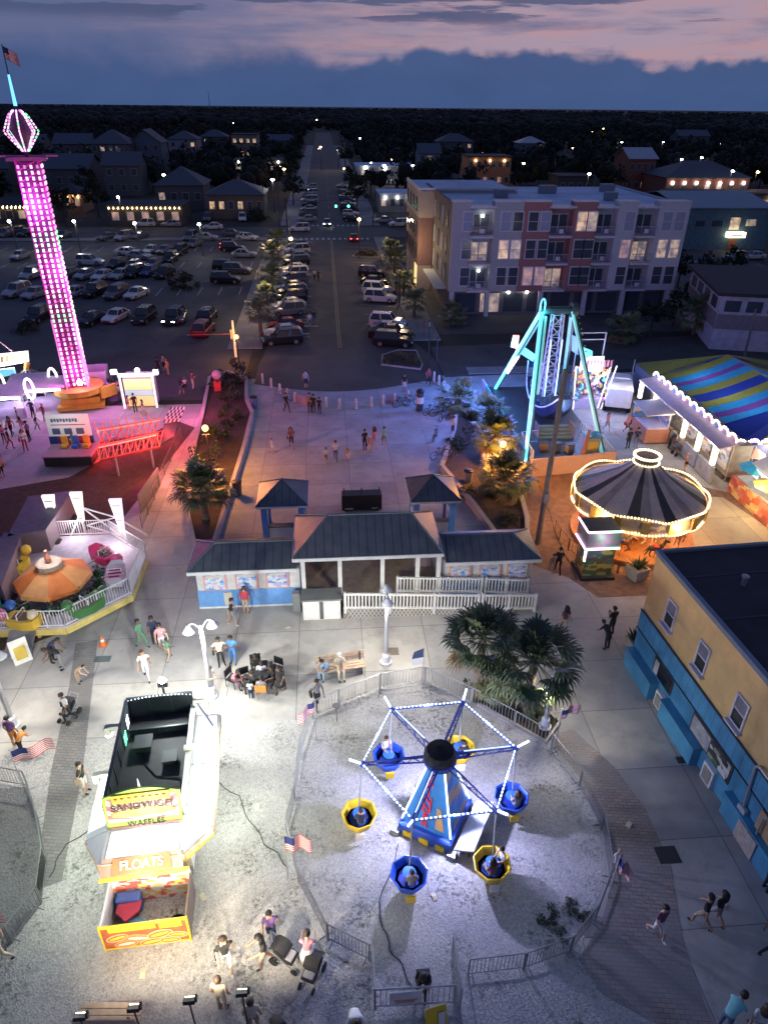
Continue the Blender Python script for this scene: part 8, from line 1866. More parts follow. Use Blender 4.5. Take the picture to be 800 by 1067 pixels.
# angled bays on the left side of the road, nose to the pavement
for k,(u,v,kd,cl)in enumerate(((-6.0,13.9,'suv','black'),(-6.1,16.6,'sedan','white'),(-6.0,19.3,'sedan','red'))):
 car(0,0,kd,cl,12,'%s %s, %s of the three parked in the nearest bay left of the road'%(cn_[cl],kd,('nearest','middle','farthest')[k]),'cars parked along the road',xy=(u,v))
for k,(v,kd,cl)in enumerate(((25.5,'suv','tan'),(28.6,'sedan','white'),(31.6,'suv','black'),(34.6,'suv','black'),(38.2,'sedan','silver'),(42,'suv','grey'),(46.5,'suv','white'),(50.5,'sedan','white'),(55,'suv','black'),(60,'sedan','silver'),(65.5,'suv','white'),(71,'sedan','grey'))):
 car(0,0,kd,cl,16,'%s %s, %s from the near end of the long left roadside row'%(cn_[cl],kd,ORD[k]),'cars parked along the road',xy=(-5.9,v))
for k,(v,kd,cl)in enumerate(((12.6,'suv','black'),(14.9,'pickup','black'),(17.3,'sedan','silver'),(20.0-.9+.0,'suv','white'))):
 car(0,0,kd,cl,166,'%s %s, %s from the grass island right of the road'%(cn_[cl],kd,ORD[k]),'cars parked along the road',xy=(5.7,v+(0 if k<3 else.8)))
for k,(v,kd,cl)in enumerate(((31.5,'suv','white'),(36.0,'suv','white'),(41,'sedan','black'),(46.5,'suv','black'))):
 car(0,0,kd,cl,164,'%s %s, %s in the second bay right of the road'%(cn_[cl],kd,ORD[k]),'cars parked along the road',xy=(5.7,v))
car(341,235,'sedan','grey',88,'car with bright headlights coming through the crossing','cars on the road',on='head')
car(369,251,'sedan','red',268,'dark red car with tail lights lit driving towards the crossing','cars on the road',on='tail')
car(312,241,'suv','white',4,'white suv turning at the left side of the crossing','cars on the road')
for k in range(9):
 for s_ in(-1,1):
  kd=['sedan','suv','sedan','hatchback','van'][(k+(s_>0)*2)%5];cl=['silver','black','white','grey','white','blue','silver','black'][(k*3+(s_>0))%8]
  car(0,0,kd,cl,10 if s_<0 else 170,'%s %s, %s beyond the crossing on the %s side of the road'%(cn_[cl],kd,ORD[k],'left' if s_<0 else 'right'),'cars parked beyond the crossing',xy=(s_*4.9,103+k*8.5))
for k,(px,py,kd,cl,rz,lab)in enumerate(((415,236,'suv','white',10,'white suv in the lit forecourt beside the apartment end, nearest the road'),(399,232,'sedan','silver',10,'silver sedan in the small forecourt beyond the apartment end'),(383,176,'suv','white',0,'white suv under the lamps of the filling station'),(408,192,'sedan','white',20,'white sedan at the near edge of the filling station'),(333,156,'sedan','grey',90,'car with a glaring headlight far down the road'),(730,277,'sedan','grey',10,'dim sedan in the yard before the blue warehouse'),(764,272,'suv','silver',5,'dim silver suv in the yard at the right edge'),(783,270,'sedan','white',5,'pale sedan in the yard nearest the right edge'))):
 car(px,py,kd,cl,rz,lab,'scattered far cars',on='head' if k==4 else None)
# people
skin_c=[M('skin_light',(.48,.30,.22),.6,var=.05),M('skin_tan',(.36,.20,.13),.6,var=.05),M('skin_brown',(.15,.08,.05),.6,var=.05),M('skin_deep',(.065,.035,.025),.6,var=.05)]
cloth={k:M('cloth_'+k,c_,.85,var=.15,scale=9)for k,c_ in dict(black=(.015,.015,.017),white=(.62,.62,.62),navy=(.02,.03,.08),blue=(.06,.20,.50),lightblue=(.25,.42,.60),red=(.42,.04,.06),pink=(.60,.26,.32),orange=(.60,.24,.06),green=(.08,.22,.14),grey=(.20,.20,.21),cream=(.60,.52,.38),purple=(.12,.06,.20),yellow=(.60,.45,.10),teal=(.18,.46,.48),tan=(.36,.27,.19),maroon=(.16,.06,.10),denim=(.08,.13,.22)).items()}
hair_c=dict(black=M('hair_black',(.012,.010,.009),.6,var=.2),brown=M('hair_brown',(.06,.035,.02),.6,var=.2),blond=M('hair_blond',(.38,.26,.12),.6,var=.2),grey=M('hair_grey',(.42,.42,.42),.6,var=.2),white=M('cap_white',(.6,.6,.58),.8,var=.1))
eye_m=M('eye_dark',(.02,.015,.012),.2,var=0);lip_m=M('lips',(.35,.10,.09),.5,var=0)
SLOT=dict(skin=0,shirt=1,sleeve=2,thigh=3,shin=4,shoe=5)
def person_mesh(name,P,feet=True):
 """P: joints; one skinned surface, faces sorted into skin and clothes by the nearest bone"""
 V=[];E_=[];Rr=[];B=[]
 def v(p,r):V.append(Vector(p));Rr.append(r);return len(V)-1
 def e(a,b_,kind):E_.append((a,b_));B.append((a,b_,kind))
 pel=v(P['pelvis'],.135);wai=v(P['waist'],.118);che=v(P['chest'],.150);nek=v(P['neck'],.058)
 e(pel,wai,'shirt');e(wai,che,'shirt');e(che,nek,'skin')
 hd0=v(P['head']+Vector((0,0,-.045)),.070);hd1=v(P['head']+Vector((0,0,.03)),.098);hd2=v(P['head']+Vector((0,0,.095)),.062)
 e(nek,hd0,'skin');e(hd0,hd1,'skin');e(hd1,hd2,'skin')
 fd=P['face'];sd=Vector((-fd.y,fd.x,0)).normalized()
 ns=v(P['head']+fd*.118+Vector((0,0,-.005)),.018);e(hd1,ns,'skin')
 for s_ in(-1,1):er=v(P['head']+sd*s_*.105+Vector((0,0,-.005)),.018);e(hd1,er,'skin')
 for s_ in('l','r'):
  sh=v(P['sh'+s_],.066);el=v(P['el'+s_],.043);wr_=v(P['wr'+s_],.029);e(che,sh,'shirt');e(sh,el,'sleeve');e(el,wr_,'skin')
  d_=P['hd'+s_];pm=v(P['wr'+s_]+d_*.07,.034);e(wr_,pm,'skin')
  side=d_.cross(Vector((0,0,1))if abs(d_.z)<.8 else Vector((0,1,0))).normalized();up_=side.cross(d_).normalized()
  for q,(off,L_)in enumerate(((-.030,.062),(-.010,.075),(.010,.070),(.030,.055))):
   a=v(P['wr'+s_]+d_*.10+side*off,.0105);b_=v(P['wr'+s_]+d_*(.10+L_*.55)+side*off*1.15-up_*.008,.0095);c_=v(P['wr'+s_]+d_*(.10+L_)+side*off*1.15-up_*.026,.008)
   e(pm,a,'skin');e(a,b_,'skin');e(b_,c_,'skin')
  a=v(P['wr'+s_]+d_*.055-side*.04,.012);b_=v(P['wr'+s_]+d_*.09-side*.058-up_*.01,.010);e(pm,a,'skin');e(a,b_,'skin')
  hp=v(P['hp'+s_],.098);kn=v(P['kn'+s_],.060);an=v(P['an'+s_],.040);to=v(P['to'+s_],.034);he=v(P['an'+s_]+Vector((0,0,-.045)),.040)
  km=v(P['hp'+s_].lerp(P['kn'+s_],.5),.080);ca_=v(P['kn'+s_].lerp(P['an'+s_],.3),.058)
  e(pel,hp,'thigh');e(hp,km,'thigh');e(km,kn,'thigh');e(kn,ca_,'shin');e(ca_,an,'shin');e(an,he,'shoe');e(he,to,'shoe')
 me=bpy.data.meshes.new('tmp');me.from_pydata([tuple(p)for p in V],E_,[]);o=bpy.data.objects.new('tmp',me);C.objects.link(o)
 md=o.modifiers.new('s','SKIN');md.use_smooth_shade=True;md.branch_smoothing=.3;sb=o.modifiers.new('d','SUBSURF');sb.levels=1;sb.render_levels=1
 sv=me.skin_vertices[0].data
 for i,r_ in enumerate(Rr):sv[i].radius=(r_,r_);sv[i].use_root=(i==pel)
 sv[che].radius=(.165,.120);sv[wai].radius=(.135,.10);sv[pel].radius=(.15,.115)
 if P.get('yaw90'):pass
 out=bpy.data.meshes.new_from_object(o.evaluated_get(bpy.context.evaluated_depsgraph_get()));bpy.data.objects.remove(o)
 out.name=name
 def dist(p,a,b_):
  ab=b_-a;t=max(0,min(1,(p-a).dot(ab)/max(1e-9,ab.length_squared)));return(p-(a+ab*t)).length
 rad={}
 mats_i=[]
 for f in out.polygons:
  c_=f.center;best=min(B,key=lambda q:dist(c_,V[q[0]],V[q[1]])-(Rr[q[0]]+Rr[q[1]])*.5);k_=best[2]
  if k_=='skin' and best[0]==che and dist(c_,V[che],V[che])<.16:k_='shirt'
  if k_=='shirt' and c_.z<P['pelvis'].z+.03 and best[0]==pel:k_='thigh'
  if k_=='sleeve':
   a,b_=V[best[0]],V[best[1]];t=(c_-a).dot(b_-a)/(b_-a).length_squared
   if t>.72:k_='skin'
  mats_i.append(SLOT[k_])
 for q in range(6):out.materials.append(skin_c[0])
 out.polygons.foreach_set('material_index',mats_i);out.polygons.foreach_set('use_smooth',[True]*len(mats_i));out.update()
 return out
VV=Vector
def joints(**k):
 d_=dict(pelvis=VV((0,0,.95)),waist=VV((0,0,1.10)),chest=VV((0,.0,1.31)),neck=VV((0,.005,1.49)),head=VV((0,-.02,1.635)),face=VV((0,-1,0)),shl=VV((.185,0,1.40)),ell=VV((.235,.03,1.13)),wrl=VV((.24,-.05,.89)),hdl=VV((.02,-.18,-.98)),shr=VV((-.185,0,1.40)),elr=VV((-.235,.03,1.13)),wrr=VV((-.24,-.05,.89)),hdr=VV((-.02,-.18,-.98)),hpl=VV((.09,0,.90)),knl=VV((.10,-.015,.50)),anl=VV((.105,.02,.09)),tol=VV((.125,-.15,.035)),hpr=VV((-.09,0,.90)),knr=VV((-.10,-.015,.50)),anr=VV((-.105,.02,.09)),tor=VV((-.125,-.15,.035)))
 d_.update({a:VV(b_)for a,b_ in k.items()});return d_
POSE=dict(stand=joints(),walk=joints(knl=(.095,-.20,.52),anl=(.10,-.24,.12),tol=(.11,-.40,.07),knr=(-.095,.04,.49),anr=(-.10,.34,.16),tor=(-.11,.22,.05),ell=(.25,.14,1.16),wrl=(.25,.16,.92),elr=(-.25,-.05,1.14),wrr=(-.23,-.26,.98),hdr=(0,-.7,-.7),hdl=(0,.05,-1)),stride=joints(knl=(.095,.06,.49),anl=(.10,.30,.14),tol=(.11,.17,.05),knr=(-.095,-.18,.52),anr=(-.10,-.16,.10),tor=(-.11,-.32,.04),ell=(.25,-.06,1.14),wrl=(.23,-.24,.96),elr=(-.25,.12,1.15),wrr=(-.25,.12,.91),hdl=(0,-.6,-.8),chest=(0,-.03,1.31),neck=(0,-.05,1.48),head=(0,-.08,1.63)),phone=joints(ell=(.25,-.02,1.14),wrl=(.08,-.26,1.22),hdl=(-.3,-.5,.8),elr=(-.25,-.02,1.14),wrr=(-.08,-.27,1.18),hdr=(.3,-.6,.7),head=(0,-.06,1.62),hpr=(-.10,0,.90),anr=(-.14,.03,.09),tor=(-.19,-.13,.035)),hips=joints(ell=(.36,.08,1.16),wrl=(.19,-.05,1.00),hdl=(-.7,-.5,-.4),elr=(-.36,.08,1.16),wrr=(-.19,-.05,1.00),hdr=(.7,-.5,-.4),anl=(.16,.02,.09),tol=(.20,-.14,.035)),push=joints(ell=(.24,-.12,1.17),wrl=(.20,-.38,1.06),hdl=(0,-.95,-.2),elr=(-.24,-.12,1.17),wrr=(-.20,-.38,1.06),hdr=(0,-.95,-.2),chest=(0,-.05,1.30),neck=(0,-.08,1.47),head=(0,-.13,1.61),knl=(.095,-.16,.52),anl=(.10,-.16,.10),tol=(.11,-.32,.04),knr=(-.095,.05,.49),anr=(-.10,.30,.15),tor=(-.11,.18,.05)),point=joints(ell=(.38,-.10,1.38),wrl=(.52,-.28,1.44),hdl=(.5,-.8,.1),head=(0,-.03,1.635)),raise_=joints(ell=(.30,-.10,1.56),wrl=(.22,-.18,1.78),hdl=(-.2,-.2,.95)),bend=joints(waist=(0,-.08,1.07),chest=(0,-.28,1.18),neck=(0,-.42,1.27),head=(0,-.54,1.36),shl=(.18,-.32,1.26),shr=(-.18,-.32,1.26),ell=(.22,-.44,1.0),elr=(-.22,-.44,1.0),wrl=(.12,-.60,.86),wrr=(-.12,-.60,.86),hdl=(-.1,-.7,-.6),hdr=(.1,-.7,-.6)),sit=joints(pelvis=(0,.10,.53),waist=(0,.12,.68),chest=(0,.08,.90),neck=(0,.05,1.07),head=(0,.01,1.215),shl=(.18,.06,.99),shr=(-.18,.06,.99),ell=(.23,.02,.74),elr=(-.23,.02,.74),wrl=(.12,-.22,.66),wrr=(-.12,-.22,.66),hdl=(-.3,-.9,-.1),hdr=(.3,-.9,-.1),hpl=(.09,.06,.50),hpr=(-.09,.06,.50),knl=(.11,-.38,.50),knr=(-.11,-.38,.50),anl=(.11,-.38,.09),anr=(-.11,-.36,.09),tol=(.12,-.54,.035),tor=(-.12,-.52,.035)),hunch=joints(pelvis=(0,.10,.53),waist=(0,.10,.68),chest=(0,-.06,.87),neck=(0,-.16,1.01),head=(0,-.25,1.11),shl=(.18,-.08,.95),shr=(-.18,-.08,.95),ell=(.22,-.18,.70),elr=(-.22,-.18,.70),wrl=(.07,-.36,.66),wrr=(-.07,-.36,.66),hdl=(-.4,-.8,.3),hdr=(.4,-.8,.3),hpl=(.09,.06,.50),hpr=(-.09,.06,.50),knl=(.13,-.36,.50),knr=(-.13,-.36,.50),anl=(.12,-.33,.09),anr=(-.12,-.33,.09),tol=(.14,-.49,.035),tor=(-.14,-.49,.035)),)
PM={};HM={}
def hair_mesh(style):
 mb=MB();n=12
 pr=[(.0001,.128),(.05,.122),(.088,.085),(.108,.03),(.108,-.02)]
 vs=[];fs=[]
 for r_,z in pr:
  for i in range(n):
   a=2*PI*i/n;front=-math.sin(a);zz_=z+(.055 if(front>.35 and z<.05)else 0);rr_=r_*(1.04 if front<0 else.98);vs.append((rr_*math.cos(a),.012+rr_*math.sin(a)*1.06,zz_+.02))
 for k in range(len(pr)-1):
  for i in range(n):fs.append((k*n+i,(k+1)*n+i,(k+1)*n+(i+1)%n,k*n+(i+1)%n))
 mb.add(vs,fs)
 if style=='long':
  for i in range(9):
   a=PI*.02+PI*.96*i/8;x,y=.105*math.cos(a),.02+.105*math.sin(a);mb.loft([[(x-.03,y-.02,.05),(x+.03,y-.02,.05),(x+.03,y+.03,.05),(x-.03,y+.03,.05)],[(x*1.15-.035,y+.0,-.12),(x*1.15+.035,y+.0,-.12),(x*1.15+.035,y+.05,-.12),(x*1.15-.035,y+.05,-.12)],[(x*1.0-.015,y+.02,-.26),(x*1.0+.015,y+.02,-.26),(x*1.0+.015,y+.04,-.26),(x*1.0-.015,y+.04,-.26)]])
 elif style=='bun':mb.ball((0,.13,.10),.05,8)
 elif style=='cap':mb.loft([[(-.08,-.09,.05),(.08,-.09,.05),(.08,-.09,.065),(-.08,-.09,.065)],[(-.06,-.20,.035),(.06,-.20,.035),(.06,-.20,.045),(-.06,-.20,.045)]])
 return mb
def face_mesh():
 mb=MB()
 for s_ in(-1,1):mb.mat(0).ball((s_*.036,-.090,.012),.013,6)
 mb.mat(1).box((0,-.092,-.052),(.046,.016,.011));return mb
PCOUNT=[0]
def person(px,py,pose,rz,shirt,pants,label,skin=0,hair='black',style='short',legs='long',sleeve=True,s_=1.0,z=0.03,dress=None,group=None,xy=None,shoe='black'):
 g_=xy or G(px,py);t_name='person'
 if pose not in PM:PM[pose]=person_mesh('body_'+pose,POSE[pose])
 rr=random.Random(PCOUNT[0]*7+3);PCOUNT[0]+=1
 h=s_*rr.uniform(.92,.98)
 o=bpy.data.objects.new(t_name,PM[pose]);C.objects.link(o);o.location=(g_[0],g_[1],z);o.rotation_euler=(0,0,R(rz));o.scale=(h,h,h)
 tag(o,label,'person',group)
 top=cloth[shirt];sk=skin_c[skin];pt=cloth[pants]
 ms=[sk,top,top if sleeve else sk,pt,{'long':pt,'short':sk}[legs],cloth[shoe]]
 for q in range(6):o.material_slots[q].link='OBJECT';o.material_slots[q].material=ms[q]
 hd_=POSE[pose]['head']
 if style not in HM:HM[style]=hair_mesh(style).build('hair',hair_c['black'],o,smooth=True);hr=HM[style];hr.material_slots[0].link='OBJECT'
 else:hr=HM[style].copy();C.objects.link(hr);hr.parent=o
 hr.location=hd_;hr.material_slots[0].material=hair_c[hair]
 if 'face' not in HM:HM['face']=face_mesh().build('face',[eye_m,lip_m],o);fc=HM['face']
 else:fc=HM['face'].copy();C.objects.link(fc);fc.parent=o
 fc.location=hd_
 if dress:
  if 'skirt' not in HM:
   mb=MB();mb.lathe([(.165,1.0),(.19,.90),(.25,.66),(.28,.52),(.26,.52)],n=14);HM['skirt']=mb.build('skirt',cloth['white'],o,smooth=True);sk_=HM['skirt'];sk_.material_slots[0].link='OBJECT'
  else:sk_=HM['skirt'].copy();C.objects.link(sk_);sk_.parent=o
  sk_.material_slots[0].material=cloth[dress]
 if PCOUNT[0]%3==0 and pose in('stand','walk','stride','hips','phone'):
  if 'bag' not in HM:
   mb=MB();mb.box((-.27,.03,.92),(.10,.26,.28),bev=.03);mb.path([(-.25,.03,1.05),(-.12,-.10,1.36),(.10,-.02,1.47),(.02,.13,1.36),(-.25,.05,1.05)],.014,5);HM['bag']=mb.build('shoulder_bag',cloth['tan'],o);bg_=HM['bag'];bg_.material_slots[0].link='OBJECT'
  else:bg_=HM['bag'].copy();C.objects.link(bg_);bg_.parent=o
  bg_.material_slots[0].material=cloth[['tan','black','cream','navy','red'][PCOUNT[0]//3%5]]
 return o
P_=person
# by the ticket booth and round the table in front of the pavilion
P_(243,652,'stride',95,'black','grey','person in black top and grey shorts striding past the blue ticket booth',1,legs='short',shoe='white')
P_(257,640,'stand',175,'red','tan','person in red top standing at the blue ticket booth window',1,'brown',legs='short')
P_(231,694,'hips',15,'cream','black','person in pale green shirt and black trousers beside the one in blue',2)
P_(244,692,'phone',-10,'blue','blue','person dressed all in blue standing right of the lamp post',2)
P_(222,724,'phone',60,'white','white','person in white standing close behind the twin lamp post',1)
P_(246,716,'hunch',60,'pink','maroon','seated person in pink at the left of the group',2,s_=.9)
P_(257,718,'hunch',20,'maroon','black','seated person in dark red second from the left of the group',2,'black','long',s_=.85)
P_(265,722,'sit',150,'black','black','seated person in black with back to the camera in the group',2)
P_(262,728,'stand',180,'white','navy','small child in white standing before the seated group',3,s_=.62)
P_(274,712,'sit',0,'white','black','seated person in white vest at the back of the group',3)
P_(274,727,'sit',175,'grey','black','person in grey on an orange chair with back to the camera',2,'black')
P_(283,716,'sit',-60,'black','black','seated person in black right of the white vest',2,'black','long')
P_(293,722,'stride',-25,'black','black','person in black dress walking away right of the group',2,'black','long',legs='short',dress='black',s_=.97)
P_(287,708,'hunch',-30,'navy','black','person bent over behind the seated group on the right',3)
P_(268,705,'sit',10,'black','grey','seated person in black at the far left of the table',3)
p=G(274,724);ch=thing('folding_chair','orange folding chair under the person in grey','chair',(p[0],p[1]-.1,0),R(175))
mb=MB();mb.b2(-.24,.24,-.24,.2,.42,.46);mb.build('seat',M('chair_orange',(.60,.22,.04),.6),ch);mb=MB();mb.b2(-.24,.24,.28,.31,.55,.92);mb.build('backrest',M('chair_orange'),ch)
for(x,y)in((-.22,-.22),(.22,-.22),(-.22,.26),(.22,.26)):mb=MB();mb.tube((x,y,0),(x,y,.45 if y<0 else.9),.018);mb.build('leg',galv,ch)
for k,(px,py,rz,lab)in enumerate(((246,715,60,'black folding chair at the left of the seated group'),(265,720,150,'black folding chair in the middle of the seated group'),(274,710,0,'black folding chair at the back of the seated group'),(283,714,-60,'black folding chair right of the seated group'),(257,717,20,'black folding chair second from the left of the seated group'),(287,706,-30,'black folding chair behind the right of the group'),(268,703,10,'black folding chair farthest back in the group'))):
 p=G(px,py);c2_=thing('folding_chair',lab,'chair',(p[0],p[1],0),R(rz),'chairs of the seated group')
 mb=MB();mb.b2(-.24,.24,-.12,.32,.42,.46);mb.build('seat',black,c2_);mb=MB();mb.b2(-.24,.24,.33,.36,.55,.92);mb.build('backrest',black,c2_)
 for(x,y)in((-.22,-.10),(.22,-.10),(-.22,.34),(.22,.34)):mb=MB();mb.tube((x,y,0),(x,y,.44 if y<0 else.9),.018);mb.build('leg',dark_m,c2_)
p=G(269,716);tb=thing('round_table','small round table amid the seated group','table',(p[0]+.15,p[1]+.1,0));mb=MB();mb.lathe([(.42,.70),(.44,.73),(.42,.75)],n=14);mb.build('top',dark_m,tb);mb=MB();mb.tube((0,0,0),(0,0,.71),.05);mb.lathe([(.28,0),(.05,.06)],n=10);mb.build('stem',dark_m,tb)
bxy=(b1[0]+.15,b1[1]);
P_(0,0,'hunch',-30,'lightblue','lightblue','person in pale blue hunched at the left end of the bench',1,xy=(bxy[0]-.72,bxy[1]-.14))
P_(0,0,'sit',10,'cream','cream','person in pale pink with a white cap sitting on the bench',0,'white','cap',xy=(bxy[0]-.05,bxy[1]-.14))
P_(331,738,'stride',20,'grey','black','person in grey top and black shorts walking below the bench',2,legs='short')
# left walkway
P_(149,675,'walk',60,'green','green','person in green at the left of the trio by the children ride',2)
P_(163,672,'stand',190,'navy','black','person in dark clothes behind the trio left of the booth',2)
P_(171,680,'walk',200,'pink','white','person in pink top walking with the trio on the left walkway',1,legs='short')
P_(177,688,'walk',150,'green','tan','child in pale green at the right of the trio',2,s_=.75)
P_(154,708,'walk',10,'white','white','person in white walking towards the trailer floodlight',1,'brown')
P_(74,752,'stride',-40,'white','black','person in white shirt and black trousers walking beside a small stroller by the paver path',2,'black')
P_(83,712,'bend',80,'tan','tan','child bending down beside the grey paver path',0,'black',s_=.75)
P_(56,690,'bend',80,'navy','black','person in navy leaning on the edge of the ride ramp',2)
P_(66,697,'bend',-60,'black','grey','person in black leaning at the foot of the ride ramp',2,'black')
P_(18,778,'stand',170,'purple','orange','person in purple beside the lamp base at the left edge',1,'black')
P_(24,786,'bend',150,'orange','black','child in orange bending before the person in purple',1,'black',s_=.8)
P_(91,826,'stand',80,'black','white','person in black top and white shorts beside the trailer lamp arm',0,'black',legs='short')
P_(6,1000,'stride',-70,'cream','cream','person in cream walking at the bottom left edge',0,'blond','long')
P_(-1,1022,'walk',0,'orange','black','child in orange cut by the bottom left edge',0,s_=.7)
# below the trailer
P_(238,1010,'walk',15,'black','white','person in black top and white shorts walking alone on the gravel',0,'brown','long',legs='short',shoe='white')
P_(233,1052,'stand',170,'cream','cream','bare shouldered person in cream top seen from behind',0,'brown',legs='short',sleeve=False)
P_(266,1075,'stand',180,'cream','tan','person with bare back at the bottom beside the one in black',0,'brown',sleeve=False,legs='short')
P_(289,1078,'bend',20,'black','black','person in black shirt bending at the bottom edge',0,'black')
P_(284,982,'walk',5,'purple','navy','person in dark top with a white strap behind the strollers',1,'black')
P_(277,1006,'push',-75,'black','tan','person in black pushing the left stroller',1,'black','long',legs='short')
P_(322,1006,'push',175,'pink','white','person with bare shoulders and long white skirt pushing the right stroller',0,'brown','bun',dress='white',sleeve=False)
P_(369,1070,'bend',5,'white','white','person in white bending at the bottom edge below the tub ride',0,'black','long')
def stroller(px,py,rz,label):
 g_=G(px,py);t=thing('stroller',label,'stroller',(g_[0],g_[1],.02),R(rz),'black strollers on the gravel');t.scale=(.82,.82,.82)
 mb=MB();mb.loft([[(-.24,-.35,.45),(.24,-.35,.45),(.24,-.35,.55),(-.24,-.35,.55)],[(-.25,.05,.38),(.25,.05,.38),(.25,.05,.60),(-.25,.05,.60)],[(-.25,.40,.60),(.25,.40,.60),(.25,.40,.95),(-.25,.40,.95)]]);mb.build('seat',M('stroller_cloth',(.02,.02,.024),.9),t)
 mb=MB()
 for k in range(6):
  a,b_=R(10+k*24),R(34+k*24);f=lambda q:(.20+.36*math.cos(q)*-1+.05,.72+.34*math.sin(q));ya,za=f(a);yb3,zb3=f(b_);mb.quad((-.27,ya,za),(.27,ya,za),(.27,yb3,zb3),(-.27,yb3,zb3),.02)
 mb.build('hood',M('stroller_hood',(.03,.03,.035),.9),t)
 mb=MB();mb.path([(-.24,-.4,.18),(-.26,.45,.75),(-.24,.72,1.02),(.24,.72,1.02),(.26,.45,.75),(.24,-.4,.18)],.02);mb.path([(-.26,.4,.18),(-.25,.0,.5)],.02);mb.path([(.26,.4,.18),(.25,.0,.5)],.02);mb.build('frame',grey_m,t)
 for(x,y,r_)in((-.26,-.42,.13),(.26,-.42,.13),(-.30,.42,.18),(.30,.42,.18)):mb=MB();mb.tube((x-.03,y,r_),(x+.03,y,r_),r_,n=12);mb.build('wheel',rub,t)
 mb=MB();mb.b2(-.2,.2,-.3,-.05,.56,.64,.04);mb.build('blanket',M('blanket_grey',(.32,.32,.36),.9),t)
stroller(300,1003,60,'black stroller with a grey blanket between the group on the gravel');stroller(325,1020,-25,'black stroller nearest the camera below the woman in the white skirt')
stroller(73,748,-20,'small dark stroller beside the walking person by the paver path')
# tub ride riders and operator
for k,(tx,ty,c_)in enumerate(TUBS):pass
def tub_at(px,py):return min(TUBS,key=lambda q:(q[0]-G(px,py,.9)[0])**2+(q[1]-G(px,py,.9)[1])**2)
for(px,py,dx,dy,rz,sh,lab,sk,st)in((405,782,-.05,.28,20,'white','rider in white in the far left blue tub',0,'short'),(505,900,.28,.10,290,'white','rider in white leaning in the near yellow tub',0,'short'),(505,900,-.08,-.26,200,'maroon','rider in dark red in the near yellow tub',1,'long'),(424,908,.05,-.28,185,'grey','rider in grey in the near blue tub',1,'short'),(375,845,.05,-.28,180,'navy','rider in navy in the left yellow tub',1,'short'),(534,835,.1,-.26,190,'grey','rider in grey in the right blue tub',0,'long'),(480,777,.1,-.24,190,'black','rider in black in the far right yellow tub',1,'short')):
 q=tub_at(px,py);P_(0,0,'sit',rz,sh,'denim',lab,sk,'brown' if sk==0 else 'black',st,xy=(q[0]+dx,q[1]+dy),z=.40,s_=.86)
P_(441,1030,'hunch',-20,'black','black','ride operator in black sitting at the gate below the tub ride',2,z=.03)
p=G(441,1028);c3=thing('stool','dark stool under the ride operator','stool',(p[0],p[1]-.02,0));mb=MB();mb.b2(-.2,.2,-.1,.28,.40,.45);mb.build('seat',dark_m,c3)
for(x,y)in((-.17,-.06),(.17,-.06),(-.17,.24),(.17,.24)):mb=MB();mb.tube((x,y,0),(x,y,.41),.018);mb.build('leg',dark_m,c3)
# right walkway
P_(682,976,'walk',15,'maroon','white','person in plum shirt and white shorts walking on the brick path',0,'black',legs='short',shoe='white')
P_(728,966,'walk',-150,'black','tan','person in black top and tan shorts, left of the pair carrying bags',1,'black',legs='short')
P_(742,962,'walk',-160,'black','grey','person in black beside the one in tan shorts',1,'black','long',legs='short')
P_(750,1075,'bend',120,'teal','denim','person in pale teal shirt at the bottom right',0,'black')
P_(782,1080,'walk',150,'white','grey','person in white and grey at the bottom right corner',0,'brown','long')
P_(797,992,'walk',90,'teal','black','person in teal cut by the right edge under the wall',1,'black')
P_(796,928,'stand',90,'lightblue','black','person in light blue at the right edge by the shutter',1,'brown')
P_(635,662,'phone',200,'black','black','person in black standing with a dark bag in front of the carousel kiosk',2,'black')
P_(631,677,'bend',200,'black','black','person in black bending just below the standing one',2,'black')
P_(580,598,'walk',170,'black','black','taller person in black of the couple below the carousel fence',1,'black')
P_(574,597,'walk',175,'grey','tan','child of the couple below the carousel fence',1,'brown',s_=.72,legs='short')
P_(586,660,'walk',185,'maroon','tan','person in dark red walking behind the big front palms',1,'black','long',legs='short')
P_(640,905,'stand',0,'white','white','small child in white on the brick path by the fence flag',0,'blond',s_=.6)
